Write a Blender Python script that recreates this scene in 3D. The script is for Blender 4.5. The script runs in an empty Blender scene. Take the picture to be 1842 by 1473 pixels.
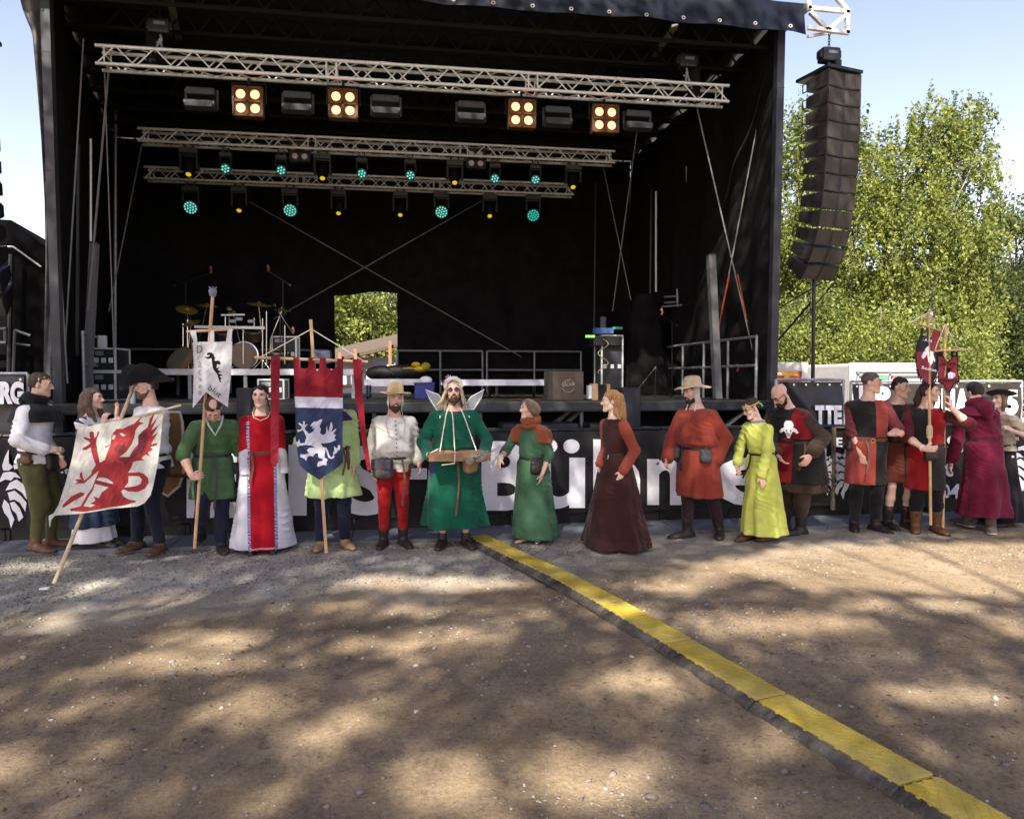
import bpy, bmesh, math, random
import numpy as np
from mathutils import Vector, Matrix

random.seed(7)
RNG = np.random.default_rng(11)
R = math.radians
SC = bpy.context.scene
COL = SC.collection

# ------------------------------------------------------------------ camera
IMG_W, IMG_H, FOC = 1842.0, 1473.0, 1300.0
EYE = np.array([0.0, 0.0, 1.8])
YAW, PITCH = R(8.6), math.atan(56.0 / FOC)
_f = np.array([math.sin(YAW) * math.cos(PITCH), math.cos(YAW) * math.cos(PITCH), -math.sin(PITCH)])
_r = np.array([math.cos(YAW), -math.sin(YAW), 0.0])
_u = np.cross(_r, _f)
cam = bpy.data.cameras.new('camera')
cam.sensor_fit = 'HORIZONTAL'
cam.sensor_width = 36.0
cam.lens = FOC / IMG_W * 36.0
cam.clip_start, cam.clip_end = 0.05, 2000.0
camo = bpy.data.objects.new('camera', cam)
COL.objects.link(camo)
camo.matrix_world = Matrix(((_r[0], _u[0], -_f[0], EYE[0]), (_r[1], _u[1], -_f[1], EYE[1]),
                            (_r[2], _u[2], -_f[2], EYE[2]), (0, 0, 0, 1)))
SC.camera = camo

# ------------------------------------------------------------------ sky, sun, exposure
SUN_DIR = np.array([-0.34, -0.76, 0.80])
SUN_DIR /= np.linalg.norm(SUN_DIR)
SUN_EL = math.asin(SUN_DIR[2])
world = bpy.data.worlds.new('World')
SC.world = world
world.use_nodes = True
wn = world.node_tree
bg = wn.nodes['Background']
sky = wn.nodes.new('ShaderNodeTexSky')
sky.sky_type = 'NISHITA'
sky.sun_disc = False
sky.sun_elevation = SUN_EL
sky.sun_rotation = math.atan2(SUN_DIR[0], SUN_DIR[1])
sky.air_density = 1.0
sky.dust_density = .8
sky.ozone_density = 3.0
wb = wn.nodes.new('ShaderNodeMix'); wb.data_type = 'RGBA'; wb.blend_type = 'MULTIPLY'   # white balance of the daylight
wb.inputs[0].default_value = 1.0; wb.inputs[7].default_value = (1.34, .965, .86, 1)
wn.links.new(sky.outputs[0], wb.inputs[6]); wn.links.new(wb.outputs[2], bg.inputs[0])
bg.inputs[1].default_value = 0.10
sun = bpy.data.lights.new('sun', 'SUN')
sun.energy = 5.0
sun.angle = R(0.6)
sun.color = (1.0, 0.93, 0.82)
suno = bpy.data.objects.new('sun', sun)
COL.objects.link(suno)
suno.rotation_euler = Vector(tuple(SUN_DIR)).to_track_quat('Z', 'Y').to_euler()
SC.view_settings.view_transform = 'Standard'
SC.view_settings.look = 'None'
SC.view_settings.gamma = 1.0
SC.view_settings.exposure = 1.85
SC.cycles.max_bounces = 6
SC.cycles.transparent_max_bounces = 12

# ------------------------------------------------------------------ picking points of the place
def ray(px, py):
    d = _f * FOC + _r * (px - IMG_W / 2) + _u * (IMG_H / 2 - py)
    return d / np.linalg.norm(d)

def at_y(px, py, Y):
    d = ray(px, py)
    return EYE + d * ((Y - EYE[1]) / d[1])

def at_x(px, py, X):
    d = ray(px, py)
    return EYE + d * ((X - EYE[0]) / d[0])

def at_z(px, py, Z=0.0):
    d = ray(px, py)
    return EYE + d * ((Z - EYE[2]) / d[2])

# ------------------------------------------------------------------ object helpers
def tag(o, label=None, cat=None, group=None, kind=None):
    if label: o['label'] = label
    if cat: o['category'] = cat
    if group: o['group'] = group
    if kind: o['kind'] = kind
    return o

def empty(name, loc=(0, 0, 0), rz=0.0, label=None, cat=None, group=None):
    o = bpy.data.objects.new(name, None)
    COL.objects.link(o)
    o.location = tuple(float(c) for c in loc)
    o.rotation_euler = (0, 0, rz)
    return tag(o, label, cat, group)

def link_mesh(name, me, mats, parent=None, smooth=False):
    o = bpy.data.objects.new(name, me)
    COL.objects.link(o)
    if not isinstance(mats, (list, tuple)): mats = [mats]
    if len(me.materials) == 0:
        for m in mats: me.materials.append(m)
    if parent: o.parent = parent
    if smooth: me.shade_smooth()
    return o

def np_mesh(name, V, Q, mats, parent=None, smooth=True, midx=None):
    """vertices (n,3), faces (m,k) as arrays"""
    V = np.asarray(V, np.float32); Q = np.asarray(Q, np.int32)
    me = bpy.data.meshes.new(name)
    n, m, k = len(V), len(Q), Q.shape[1]
    me.vertices.add(n); me.vertices.foreach_set('co', V.ravel())
    me.loops.add(m * k); me.loops.foreach_set('vertex_index', Q.ravel())
    me.polygons.add(m)
    me.polygons.foreach_set('loop_start', np.arange(0, m * k, k, dtype=np.int32))
    if midx is not None: me.polygons.foreach_set('material_index', np.asarray(midx, np.int32))
    me.update(calc_edges=True)
    return link_mesh(name, me, mats, parent, smooth)

def copy_tree(o, parent=None):
    c = o.copy(); COL.objects.link(c)
    if parent: c.parent = parent
    for ch in o.children: copy_tree(ch, c)
    return c

class MB:
    def __init__(s): s.v, s.f = [], []
    def add(s, vs, fs):
        b = len(s.v); s.v += [tuple(map(float, p)) for p in vs]; s.f += [tuple(b + i for i in q) for q in fs]; return s
    def box(s, lo, hi):
        (a, b, c), (d, e, g) = lo, hi
        return s.add([(a, b, c), (d, b, c), (d, e, c), (a, e, c), (a, b, g), (d, b, g), (d, e, g), (a, e, g)],
                     [(0, 3, 2, 1), (4, 5, 6, 7), (0, 1, 5, 4), (1, 2, 6, 5), (2, 3, 7, 6), (3, 0, 4, 7)])
    def cbox(s, c, h): return s.box([c[i] - h[i] for i in range(3)], [c[i] + h[i] for i in range(3)])
    def bevbox(s, lo, hi, b):
        bm = bmesh.new(); bmesh.ops.create_cube(bm, size=1)
        for v in bm.verts: v.co = Vector([lo[i] + (v.co[i] + .5) * (hi[i] - lo[i]) for i in range(3)])
        bmesh.ops.bevel(bm, geom=bm.edges[:], offset=b, segments=2, affect='EDGES', profile=.6)
        bm.verts.index_update()
        s.add([v.co for v in bm.verts], [[v.index for v in f.verts] for f in bm.faces]); bm.free(); return s
    def bar(s, a, b, w, h=None, up=(0, 0, 1)):
        h = h or w
        a, b = np.array(a, float), np.array(b, float); d = b - a; d /= np.linalg.norm(d)
        x = np.cross(d, up)
        if np.linalg.norm(x) < 1e-4: x = np.cross(d, (1, 0, 0))
        x /= np.linalg.norm(x); y = np.cross(x, d)
        P = [p + x * (w / 2) * i + y * (h / 2) * j for p in (a, b) for i, j in ((-1, -1), (1, -1), (1, 1), (-1, 1))]
        return s.add(P, [(3, 2, 1, 0), (4, 5, 6, 7), (0, 1, 5, 4), (1, 2, 6, 5), (2, 3, 7, 6), (3, 0, 4, 7)])
    def tube(s, pts, r, n=8, r2=None, cap=True):
        pts = [np.array(p, float) for p in pts]; m = len(pts)
        rs = r if isinstance(r, (list, tuple, np.ndarray)) else ([r] * m if r2 is None else [r + (r2 - r) * i / (m - 1) for i in range(m)])
        V, F = [], []; px = None
        for i in range(m):
            d = pts[min(i + 1, m - 1)] - pts[max(i - 1, 0)]; d /= (np.linalg.norm(d) + 1e-9)
            if px is None:
                px = np.cross(d, (0, 0, 1.));
                if np.linalg.norm(px) < .05: px = np.cross(d, (1., 0, 0))
            px = px - d * np.dot(px, d); px /= np.linalg.norm(px); py = np.cross(d, px)
            for k in range(n):
                a = 2 * math.pi * k / n; V.append(pts[i] + rs[i] * (px * math.cos(a) + py * math.sin(a)))
        for i in range(m - 1):
            for k in range(n):
                F.append((i * n + k, i * n + (k + 1) % n, (i + 1) * n + (k + 1) % n, (i + 1) * n + k))
        if cap: F += [tuple(range(n - 1, -1, -1)), tuple(range((m - 1) * n, m * n))]
        return s.add(V, F)
    def lathe(s, prof, M=None, n=32, fn=None, cap=True):
        """prof: (radius, height) pairs; M = (origin, ax, ay, az)"""
        o, ax, ay, az = M if M is not None else (np.zeros(3), np.array((1., 0, 0)), np.array((0, 1., 0)), np.array((0, 0, 1.)))
        V, F = [], []
        for i, (r, h) in enumerate(prof):
            for k in range(n):
                a = 2 * math.pi * k / n; rr, hh = (r, h) if fn is None else fn(r, h, a)
                V.append(o + ax * rr * math.cos(a) + ay * rr * math.sin(a) + az * hh)
        m = len(prof)
        for i in range(m - 1):
            for k in range(n): F.append((i * n + k, i * n + (k + 1) % n, (i + 1) * n + (k + 1) % n, (i + 1) * n + k))
        if cap: F += [tuple(range(n - 1, -1, -1)), tuple(range((m - 1) * n, m * n))]
        return s.add(V, F)
    def build(s, name, m, parent=None, smooth=False):
        me = bpy.data.meshes.new(name); me.from_pydata(s.v, [], s.f); me.update()
        o = link_mesh(name, me, m, parent, False)
        if smooth: me.shade_smooth(); me.set_sharp_from_angle(angle=R(40))
        return o

# ------------------------------------------------------------------ materials
MATS = {}
def mat(name, col, rough=.8, var=.12, scale=12., bump=0., bscale=60., metal=0., trans=0., emit=0., spec=.4, col2=None, coat=0., stretch=None, sheen=0.):
    if name in MATS: return MATS[name]
    m = bpy.data.materials.new(name); MATS[name] = m
    m.use_nodes = True; nt = m.node_tree; N, L = nt.nodes, nt.links
    p = N['Principled BSDF']
    tc = N.new('ShaderNodeTexCoord'); src = tc.outputs['Object']
    if stretch:
        mp = N.new('ShaderNodeMapping'); mp.inputs['Scale'].default_value = stretch; L.new(src, mp.inputs[0]); src = mp.outputs[0]
    nz = N.new('ShaderNodeTexNoise'); nz.inputs['Scale'].default_value = scale; nz.inputs['Detail'].default_value = 5; nz.inputs['Roughness'].default_value = .65
    L.new(src, nz.inputs['Vector'])
    rp = N.new('ShaderNodeValToRGB'); L.new(nz.outputs[0], rp.inputs[0])
    c = np.array(col); c2 = np.array(col2) if col2 is not None else None
    a = np.clip(c * (1 - var), 0, 1); b = np.clip(c * (1 + var), 0, 1) if c2 is None else c2
    rp.color_ramp.elements[0].position, rp.color_ramp.elements[1].position = .32, .68
    rp.color_ramp.elements[0].color = (*a, 1); rp.color_ramp.elements[1].color = (*b, 1)
    L.new(rp.outputs[0], p.inputs['Base Color'])
    p.inputs['Roughness'].default_value = rough; p.inputs['Metallic'].default_value = metal
    p.inputs['Specular IOR Level'].default_value = spec
    if coat: p.inputs['Coat Weight'].default_value = coat
    if sheen: p.inputs['Sheen Weight'].default_value = sheen
    if bump:
        n2 = N.new('ShaderNodeTexNoise'); n2.inputs['Scale'].default_value = bscale; n2.inputs['Detail'].default_value = 4
        L.new(src, n2.inputs['Vector'])
        bp = N.new('ShaderNodeBump'); bp.inputs['Strength'].default_value = bump; bp.inputs['Distance'].default_value = .02
        L.new(n2.outputs[0], bp.inputs['Height']); L.new(bp.outputs[0], p.inputs['Normal'])
    if emit:
        p.inputs['Emission Color'].default_value = (*col, 1); p.inputs['Emission Strength'].default_value = emit
    if trans:
        t = N.new('ShaderNodeBsdfTranslucent'); L.new(rp.outputs[0], t.inputs[0])
        mx = N.new('ShaderNodeMixShader'); mx.inputs[0].default_value = trans
        L.new(p.outputs[0], mx.inputs[1]); L.new(t.outputs[0], mx.inputs[2]); L.new(mx.outputs[0], N['Material Output'].inputs[0])
    return m

def cloth(name, col, var=.14, rough=.92, **k): return mat(name, col, rough=rough, var=var, scale=9., bump=.04, bscale=260., spec=.15, sheen=.1, **k)

M_ALU = mat('aluminium', (.72, .76, .74), rough=.42, metal=.3, var=.12, scale=30)
M_ALUD = mat('weathered_steel', (.30, .32, .34), rough=.5, metal=.5, var=.2)
M_BLK = mat('black_paint', (.008, .008, .0095), rough=.55, var=.3)
M_BLKM = mat('black_metal', (.012, .012, .013), rough=.4, metal=.2, var=.3)
M_DRAPE = mat('black_molton', (.0095, .0095, .010), rough=.95, var=.4, scale=3, bump=.4, bscale=9, spec=.1)
M_GREYP = mat('grey_post', (.021, .024, .030), rough=.5, var=.2, scale=5)
M_WOOD = mat('pale_wood', (.50, .33, .17), rough=.65, var=.22, scale=10, stretch=(8, 8, 1), bump=.1)
M_WOODD = mat('brown_wood', (.22, .11, .05), rough=.6, var=.3, scale=8, stretch=(1, 6, 6), bump=.1)
M_ROPE = mat('cream_cord', (.62, .56, .45), rough=.9)
M_WHITE = mat('white_paint', (.78, .78, .78), rough=.5, var=.05)
M_LETTER = mat('white_print', (.88, .88, .92), rough=.6, var=.06, scale=4)
M_GUY = mat('steel_wire', (.25, .24, .23), rough=.45, metal=.4)
M_GLASSK = mat('black_glass', (.01, .01, .01), rough=.1, spec=.6)

def vnoise(P, seed=0):
    """smooth value noise in -1..1"""
    P = np.asarray(P, float); i = np.floor(P).astype(np.int64); f = P - i; f = f * f * (3 - 2 * f)
    def h(x, y, z):
        n = (x * 374761393 + y * 668265263 + z * 2147483647 + seed * 974634577) & 0xffffffff
        n = ((n ^ (n >> 13)) * 1274126177) & 0xffffffff
        return ((n ^ (n >> 16)) & 0xffff) / 32767.5 - 1
    r = 0
    for a in (0, 1):
        for b in (0, 1):
            for c in (0, 1):
                w = (f[..., 0] if a else 1 - f[..., 0]) * (f[..., 1] if b else 1 - f[..., 1]) * (f[..., 2] if c else 1 - f[..., 2])
                r = r + w * h(i[..., 0] + a, i[..., 1] + b, i[..., 2] + c)
    return r

def in_poly(P, poly):
    x, y = P[..., 0], P[..., 1]; res = np.zeros(x.shape, bool); n = len(poly)
    for i in range(n):
        (x0, y0), (x1, y1) = poly[i], poly[(i + 1) % n]
        c = (y0 > y) != (y1 > y)
        if y1 != y0: res ^= c & (x < (x1 - x0) * (y - y0) / (y1 - y0) + x0)
    return res

# ------------------------------------------------------------------ lettering
def text_mesh(s, bold=.0):
    cu = bpy.data.curves.new('text', 'FONT'); cu.body = s; cu.size = 1.0; cu.extrude = .002; cu.offset = bold; cu.resolution_u = 4
    o = bpy.data.objects.new('text', cu); COL.objects.link(o)
    bpy.context.view_layer.update()
    me = bpy.data.meshes.new_from_object(o.evaluated_get(bpy.context.evaluated_depsgraph_get()))
    bpy.data.objects.remove(o); bpy.data.curves.remove(cu)
    V = np.array([v.co[:] for v in me.vertices])
    return me, V

def lettering(s, p00, p10, p01, m, parent=None, bold=.02, name='lettering', off=.004, inv=None):
    """fits the text s into the parallelogram p00 (lower left), p10 (lower right), p01 (upper left), world points"""
    me, V = text_mesh(s, bold)
    lo, hi = V.min(0), V.max(0)
    p00, p10, p01 = map(lambda q: np.array(q, float), (p00, p10, p01))
    n = np.cross(p10 - p00, p01 - p00); n /= np.linalg.norm(n)
    W = p00 + (p10 - p00) * ((V[:, :1] - lo[0]) / (hi[0] - lo[0])) + (p01 - p00) * ((V[:, 1:2] - lo[1]) / (hi[1] - lo[1])) + n * (off + V[:, 2:3])
    me.vertices.foreach_set('co', W.astype(np.float32).ravel()); me.update()
    me.materials.clear()
    o = link_mesh(name, me, m, None)
    if parent: o.parent = parent; o.matrix_parent_inverse = inv if inv is not None else parent.matrix_basis.inverted()
    return o

def letter_px(s, x0, y0, x1, y1, Y, m, parent=None, bold=.02, off=.004, x0b=None):
    return lettering(s, at_y(x0, y1, Y), at_y(x1, y1, Y), at_y(x0, y0, Y), m, parent, bold, off=off)

def prism(name, polys, P, m, parent=None, th=.004, off=.004, Y=None):
    """flat cut-out: list of px polygons on a plane; P maps (px,py)->world; extruded th along -Y"""
    bm = bmesh.new()
    for poly in polys:
        vs = [bm.verts.new(tuple(P(x, y) + np.array((0, -off, 0)))) for x, y in poly]
        try: bm.faces.new(vs)
        except Exception: continue
    bmesh.ops.triangulate(bm, faces=bm.faces[:])
    g = bmesh.ops.extrude_face_region(bm, geom=bm.faces[:])
    for e in g['geom']:
        if isinstance(e, bmesh.types.BMVert): e.co.y -= th
    bmesh.ops.recalc_face_normals(bm, faces=bm.faces[:])
    me = bpy.data.meshes.new(name); bm.to_mesh(me); bm.free()
    o = link_mesh(name, me, m, None)
    if parent: o.parent = parent; o.matrix_parent_inverse = parent.matrix_basis.inverted()
    return o

def adopt(o, parent):
    o.parent = parent; o.matrix_parent_inverse = parent.matrix_basis.inverted(); return o
# ================================================================== SETTING
def ground_z(x, y):
    x, y = np.asarray(x, float), np.asarray(y, float)
    P = np.stack([x, y, 0 * x], -1)
    h = .018 * vnoise(P * .9, 1) + .012 * vnoise(P * 2.7, 2) + .007 * vnoise(P * 7, 3) + .005 * vnoise(P * 17, 4)
    w = np.clip((y - 7.1) / .8, 0, 1)
    return h * (1 - .85 * w) - .012

def axis(lo, hi, step, far, growth=1.28):
    c = list(np.arange(lo, hi + 1e-6, step)); s = step
    while c[-1] < far: s *= growth; c.append(c[-1] + s)
    s = step
    while c[0] > -far: s *= growth; c.insert(0, c[0] - s)
    return np.array(c)

gx, gy = axis(-8.5, 10.5, .045, 700), axis(1.6, 8.6, .04, 700)
GX, GY = np.meshgrid(gx, gy, indexing='ij')
fade = np.clip(1 - np.maximum(np.maximum(-8 - GX, GX - 10), np.maximum(1.8 - GY, GY - 8.4)) / 2, 0, 1)
GZ = ground_z(GX, GY) * fade - .012 * (1 - fade)
nx, ny = len(gx), len(gy)
ii = (np.arange(nx - 1)[:, None] * ny + np.arange(ny - 1)[None]).ravel()
GQ = np.stack([ii, ii + ny, ii + ny + 1, ii + 1], 1)

def dirt_material():
    m = bpy.data.materials.new('sandy_dirt'); m.use_nodes = True
    N, L = m.node_tree.nodes, m.node_tree.links; p = N['Principled BSDF']
    tc = N.new('ShaderNodeTexCoord')
    def noise(sc, det=6, rough=.6):
        n = N.new('ShaderNodeTexNoise'); n.inputs['Scale'].default_value = sc; n.inputs['Detail'].default_value = det; n.inputs['Roughness'].default_value = rough
        L.new(tc.outputs['Object'], n.inputs['Vector']); return n.outputs[0]
    def ramp(src, stops):
        r = N.new('ShaderNodeValToRGB'); L.new(src, r.inputs[0]); e = r.color_ramp.elements
        while len(e) < len(stops): e.new(.5)
        for k, (pos, c) in enumerate(stops): e[k].position = pos; e[k].color = (*c, 1) if len(c) == 3 else c
        return r.outputs[0]
    def mix(fac, a, b, mode='MIX'):
        x = N.new('ShaderNodeMix'); x.data_type = 'RGBA'; x.blend_type = mode
        if isinstance(fac, float): x.inputs[0].default_value = fac
        else: L.new(fac, x.inputs[0])
        for s, q in ((6, a), (7, b)):
            if isinstance(q, tuple): x.inputs[s].default_value = (*q, 1)
            else: L.new(q, x.inputs[s])
        return x.outputs[2]
    base = ramp(noise(1.1), [(.28, (.132, .096, .060)), (.5, (.206, .152, .096)), (.72, (.272, .207, .136))])
    fine = ramp(noise(42, 8, .75), [(.3, (.42, .42, .42)), (.5, (1, 1, 1)), (.72, (1.5, 1.47, 1.4))])
    c = mix(.8, base, fine, 'MULTIPLY')
    dark = ramp(noise(6.5, 8, .7), [(.56, (0, 0, 0)), (.66, (.75, .75, .75))])
    c = mix(dark, c, (.105, .075, .05))
    # grit: small pale stones as cells
    vo = N.new('ShaderNodeTexVoronoi'); vo.inputs['Scale'].default_value = 62; L.new(tc.outputs['Object'], vo.inputs['Vector'])
    cell = ramp(vo.outputs['Distance'], [(.16, (1, 1, 1)), (.26, (0, 0, 0))])
    pick = ramp(vo.outputs['Color'], [(.5, (0, 0, 0)), (.62, (1, 1, 1))])
    zone = ramp(noise(1.6, 4), [(.42, (.04, .04, .04)), (.66, (.8, .8, .8))])
    grit = mix(1.0, mix(1.0, cell, pick, 'MULTIPLY'), zone, 'MULTIPLY')
    c = mix(grit, c, (.23, .20, .165))
    # grey gravel in front of the barrier on the left side
    sx = N.new('ShaderNodeSeparateXYZ'); L.new(tc.outputs['Object'], sx.inputs[0])
    def math_(op, a, b):
        x = N.new('ShaderNodeMath'); x.operation = op
        for s, q in ((0, a), (1, b)):
            if isinstance(q, (float, int)): x.inputs[s].default_value = q
            else: L.new(q, x.inputs[s])
        return x.outputs[0]
    wob = math_('MULTIPLY', math_('SUBTRACT', noise(1.3, 5), .5), 2.6)
    near = math_('ADD', math_('ADD', sx.outputs[1], math_('MULTIPLY', sx.outputs[0], -.22)), wob)
    gm = ramp(math_('MULTIPLY', near, .1), [(.585, (0, 0, 0)), (.70, (.85, .85, .85))])
    gravel = ramp(noise(70, 4, .8), [(.3, (.18, .17, .145)), (.5, (.30, .285, .245)), (.7, (.42, .40, .35))])
    c = mix(gm, c, gravel)
    grass = ramp(math_('ADD', math_('MULTIPLY', math_('ADD', math_('MULTIPLY', sx.outputs[0], -1.0), math_('MULTIPLY', wob, .9)), .1), .0), [(.36, (0, 0, 0)), (.5, (.55, .55, .55))])
    far = ramp(math_('MULTIPLY', sx.outputs[1], .1), [(.5, (0, 0, 0)), (.62, (1, 1, 1))])
    c = mix(mix(1.0, mix(1.0, grass, far, 'MULTIPLY'), ramp(noise(9, 6, .7), [(.42, (0, 0, 0)), (.6, (1, 1, 1))]), 'MULTIPLY'), c, (.085, .105, .04))
    L.new(c, p.inputs['Base Color']); p.inputs['Roughness'].default_value = .95; p.inputs['Specular IOR Level'].default_value = .15
    hgt = mix(.5, ramp(noise(55, 8, .7), [(.2, (0, 0, 0)), (.8, (1, 1, 1))]), grit)
    bp = N.new('ShaderNodeBump'); bp.inputs['Strength'].default_value = .8; bp.inputs['Distance'].default_value = .016
    L.new(hgt, bp.inputs['Height']); L.new(bp.outputs[0], p.inputs['Normal'])
    return m
M_DIRT = dirt_material()
tag(np_mesh('ground', np.stack([GX, GY, GZ], -1).reshape(-1, 3), GQ, M_DIRT, smooth=True), kind='structure')

# ---- loose stones: nobody could count them
def ico():
    bm = bmesh.new(); bmesh.ops.create_icosphere(bm, subdivisions=1, radius=1)
    V = np.array([v.co[:] for v in bm.verts]); F = np.array([[v.index for v in f.verts] for f in bm.faces]); bm.free(); return V, F
ICO_V, ICO_F = ico()
def stones(name, P, S, m):
    n = len(P); V0 = ICO_V[None] * (1 + .28 * RNG.normal(size=(n, 12, 1)))
    sc = np.stack([S * RNG.uniform(.7, 1.5, n), S * RNG.uniform(.7, 1.3, n), S * RNG.uniform(.4, .8, n)], -1)
    V = V0 * sc[:, None]; a = RNG.uniform(0, 6.28, n)
    x = V[..., 0] * np.cos(a)[:, None] - V[..., 1] * np.sin(a)[:, None]; y = V[..., 0] * np.sin(a)[:, None] + V[..., 1] * np.cos(a)[:, None]
    V = np.stack([x, y, V[..., 2]], -1) + P[:, None]
    F = ICO_F[None] + (np.arange(n) * 12)[:, None, None]
    return np_mesh(name, V.reshape(-1, 3), F.reshape(-1, 3), m, smooth=False)
def stone_mat():
    m = mat('pale_stone', (.30, .28, .26), rough=.85, var=.3, scale=40)
    N, L = m.node_tree.nodes, m.node_tree.links
    g = N.new('ShaderNodeNewGeometry'); rp = N.new('ShaderNodeValToRGB'); L.new(g.outputs['Random Per Island'], rp.inputs[0])
    e = rp.color_ramp.elements; e[0].color = (.10, .082, .066, 1); e[1].color = (.36, .34, .32, 1); e.new(.75).color = (.19, .168, .145, 1)
    L.new(rp.outputs[0], N['Principled BSDF'].inputs['Base Color']); return m
M_STONE = stone_mat()
pts, sz = [], []
cl = np.stack([RNG.uniform(-6, 8, 120), 1.9 + 5.7 * RNG.random(120) ** .9], 1)
for k in range(13000):
    if k % 4: c = cl[min(119, int(120 * RNG.random() ** 1.6))] + RNG.normal(size=2) * (.30, .20)
    else:
        t = RNG.random(); yy = 1.9 + 6.0 * t ** .8; c = np.array((RNG.uniform(-.85, .85) * (yy * .92 + 1.0) + yy * .15, yy))
    if c[1] > 8.0: continue
    s = .0035 + .007 * RNG.random() ** 2.5 + (.014 * RNG.random() if RNG.random() < .06 else 0) + (.016 * RNG.random() if RNG.random() < .01 else 0)
    pts.append((c[0], c[1])); sz.append(s)
for k in range(9000):   # gravel strip before the barrier
    y = 8.05 - 1.7 * RNG.random() ** 1.4; x = RNG.uniform(-6, 2.6 - (8 - y)); pts.append((x, y)); sz.append(.004 + .009 * RNG.random() ** 2)
pts, sz = np.array(pts), np.array(sz)
P3 = np.column_stack([pts, ground_z(pts[:, 0], pts[:, 1]) + sz * .15])
tag(stones('gravel', P3, sz, M_STONE), kind='stuff')

# ---- dry leaf crumbs and twigs trodden into the dirt
n_ = 5200; t_ = RNG.random(n_); yy_ = 1.9 + 6.2 * t_ ** .8; xx_ = RNG.uniform(-.85, .85, n_) * (yy_ * .92 + 1) + yy_ * .15
keep_ = vnoise(np.stack([xx_ * 1.1, yy_ * 1.4, 0 * xx_], -1), 17) > -.1; xx_, yy_ = xx_[keep_], yy_[keep_]; n_ = len(xx_)
a_ = RNG.uniform(0, 6.28, n_); l_ = .004 + .012 * RNG.random(n_) ** 2 + .04 * (RNG.random(n_) < .03); w_ = np.where(l_ > .03, .0022, l_ * RNG.uniform(.3, .7, n_)); C_ = np.stack([xx_, yy_, ground_z(xx_, yy_) + .004], -1)
d_ = np.stack([np.cos(a_), np.sin(a_), RNG.normal(size=n_) * .15], -1) * l_[:, None]; e_ = np.stack([-np.sin(a_), np.cos(a_), RNG.normal(size=n_) * .15], -1) * w_[:, None]
tag(np_mesh('leaf_litter', np.stack([C_ - d_, C_ + e_, C_ + d_, C_ - e_], 1).reshape(-1, 3), np.arange(n_ * 4).reshape(-1, 4), mat('dry_litter', (.045, .03, .018), rough=.9, var=.5, scale=4, col2=(.14, .10, .06)), smooth=False), kind='stuff')

# ---- thin trampled grass at the left
def blades(n, fn, h0, h1, w, name, m):
    B = fn(n); a = RNG.uniform(0, 6.28, n); hh = RNG.uniform(h0, h1, n); l = RNG.normal(size=(n, 2)) * .5
    d = np.stack([np.cos(a), np.sin(a), 0 * a], -1) * w
    tip = B + np.stack([l[:, 0] * hh, l[:, 1] * hh, hh], -1)
    V = np.stack([B - d, B + d, tip], 1).reshape(-1, 3)
    return np_mesh(name, V, np.arange(n * 3).reshape(-1, 3), m, smooth=False)
def grass_at(n):
    x = -5.6 + 3.4 * RNG.random(n) ** 1.5; y = RNG.uniform(5.6, 8.0, n)
    keep = vnoise(np.stack([x * 2.4, y * 2.4, 0 * x], -1), 9) > -.05
    x, y = np.where(keep, x, -5.8 + .6 * RNG.random(n)), y
    return np.stack([x, y, ground_z(x, y)], -1)
tag(blades(7000, grass_at, .01, .035, .0022, 'grass', mat('dry_grass', (.10, .13, .035), var=.4, scale=3)), kind='stuff')

# ---- yellow cable ramp across the ground
RAMP_B = [(838, 958), (920, 1002), (970, 1025), (1045, 1065), (1115, 1102), (1180, 1145), (1245, 1185), (1330, 1240), (1420, 1295), (1510, 1352), (1585, 1395), (1670, 1442), (1720, 1472), (1810, 1522)]
RAMP_Y = [(880, 968), (920, 987), (995, 1017), (1070, 1050), (1145, 1095), (1220, 1135), (1320, 1195), (1420, 1250), (1520, 1300), (1620, 1360), (1720, 1410), (1810, 1470), (1920, 1535)]
RAMP_K = [(838, 968), (920, 1017), (970, 1045), (1045, 1085), (1115, 1127), (1180, 1165), (1270, 1220), (1370, 1287), (1470, 1350), (1545, 1400), (1630, 1445), (1760, 1522)]
RH = .045
def resample(pts, z, n):
    w = np.array([at_z(x, y, z)[:2] for x, y in pts]); s = np.r_[0, np.cumsum(np.linalg.norm(np.diff(w, axis=0), axis=1))]
    t = np.linspace(0, s[-1], n); return np.stack([np.interp(t, s, w[:, 0]), np.interp(t, s, w[:, 1])], 1)
mid = (resample(RAMP_B, RH, 120) + resample(RAMP_Y, RH, 120)) / 2
seg = np.linalg.norm(np.diff(mid, axis=0), axis=1); arc = np.r_[0, np.cumsum(seg)]
def ramp_pt(s):
    return np.array((np.interp(s, arc, mid[:, 0]), np.interp(s, arc, mid[:, 1])))
M_LID = mat('yellow_plastic', (.52, .375, .020), rough=.62, var=.22, scale=3.5, col2=(.39, .30, .075), bump=.25, bscale=45)
M_RUB = mat('black_rubber', (.022, .022, .023), rough=.75, var=.5, scale=5, col2=(.12, .105, .085), bump=.5, bscale=60)
LSEG = .9; s0 = 0.0; kseg = 0
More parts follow.
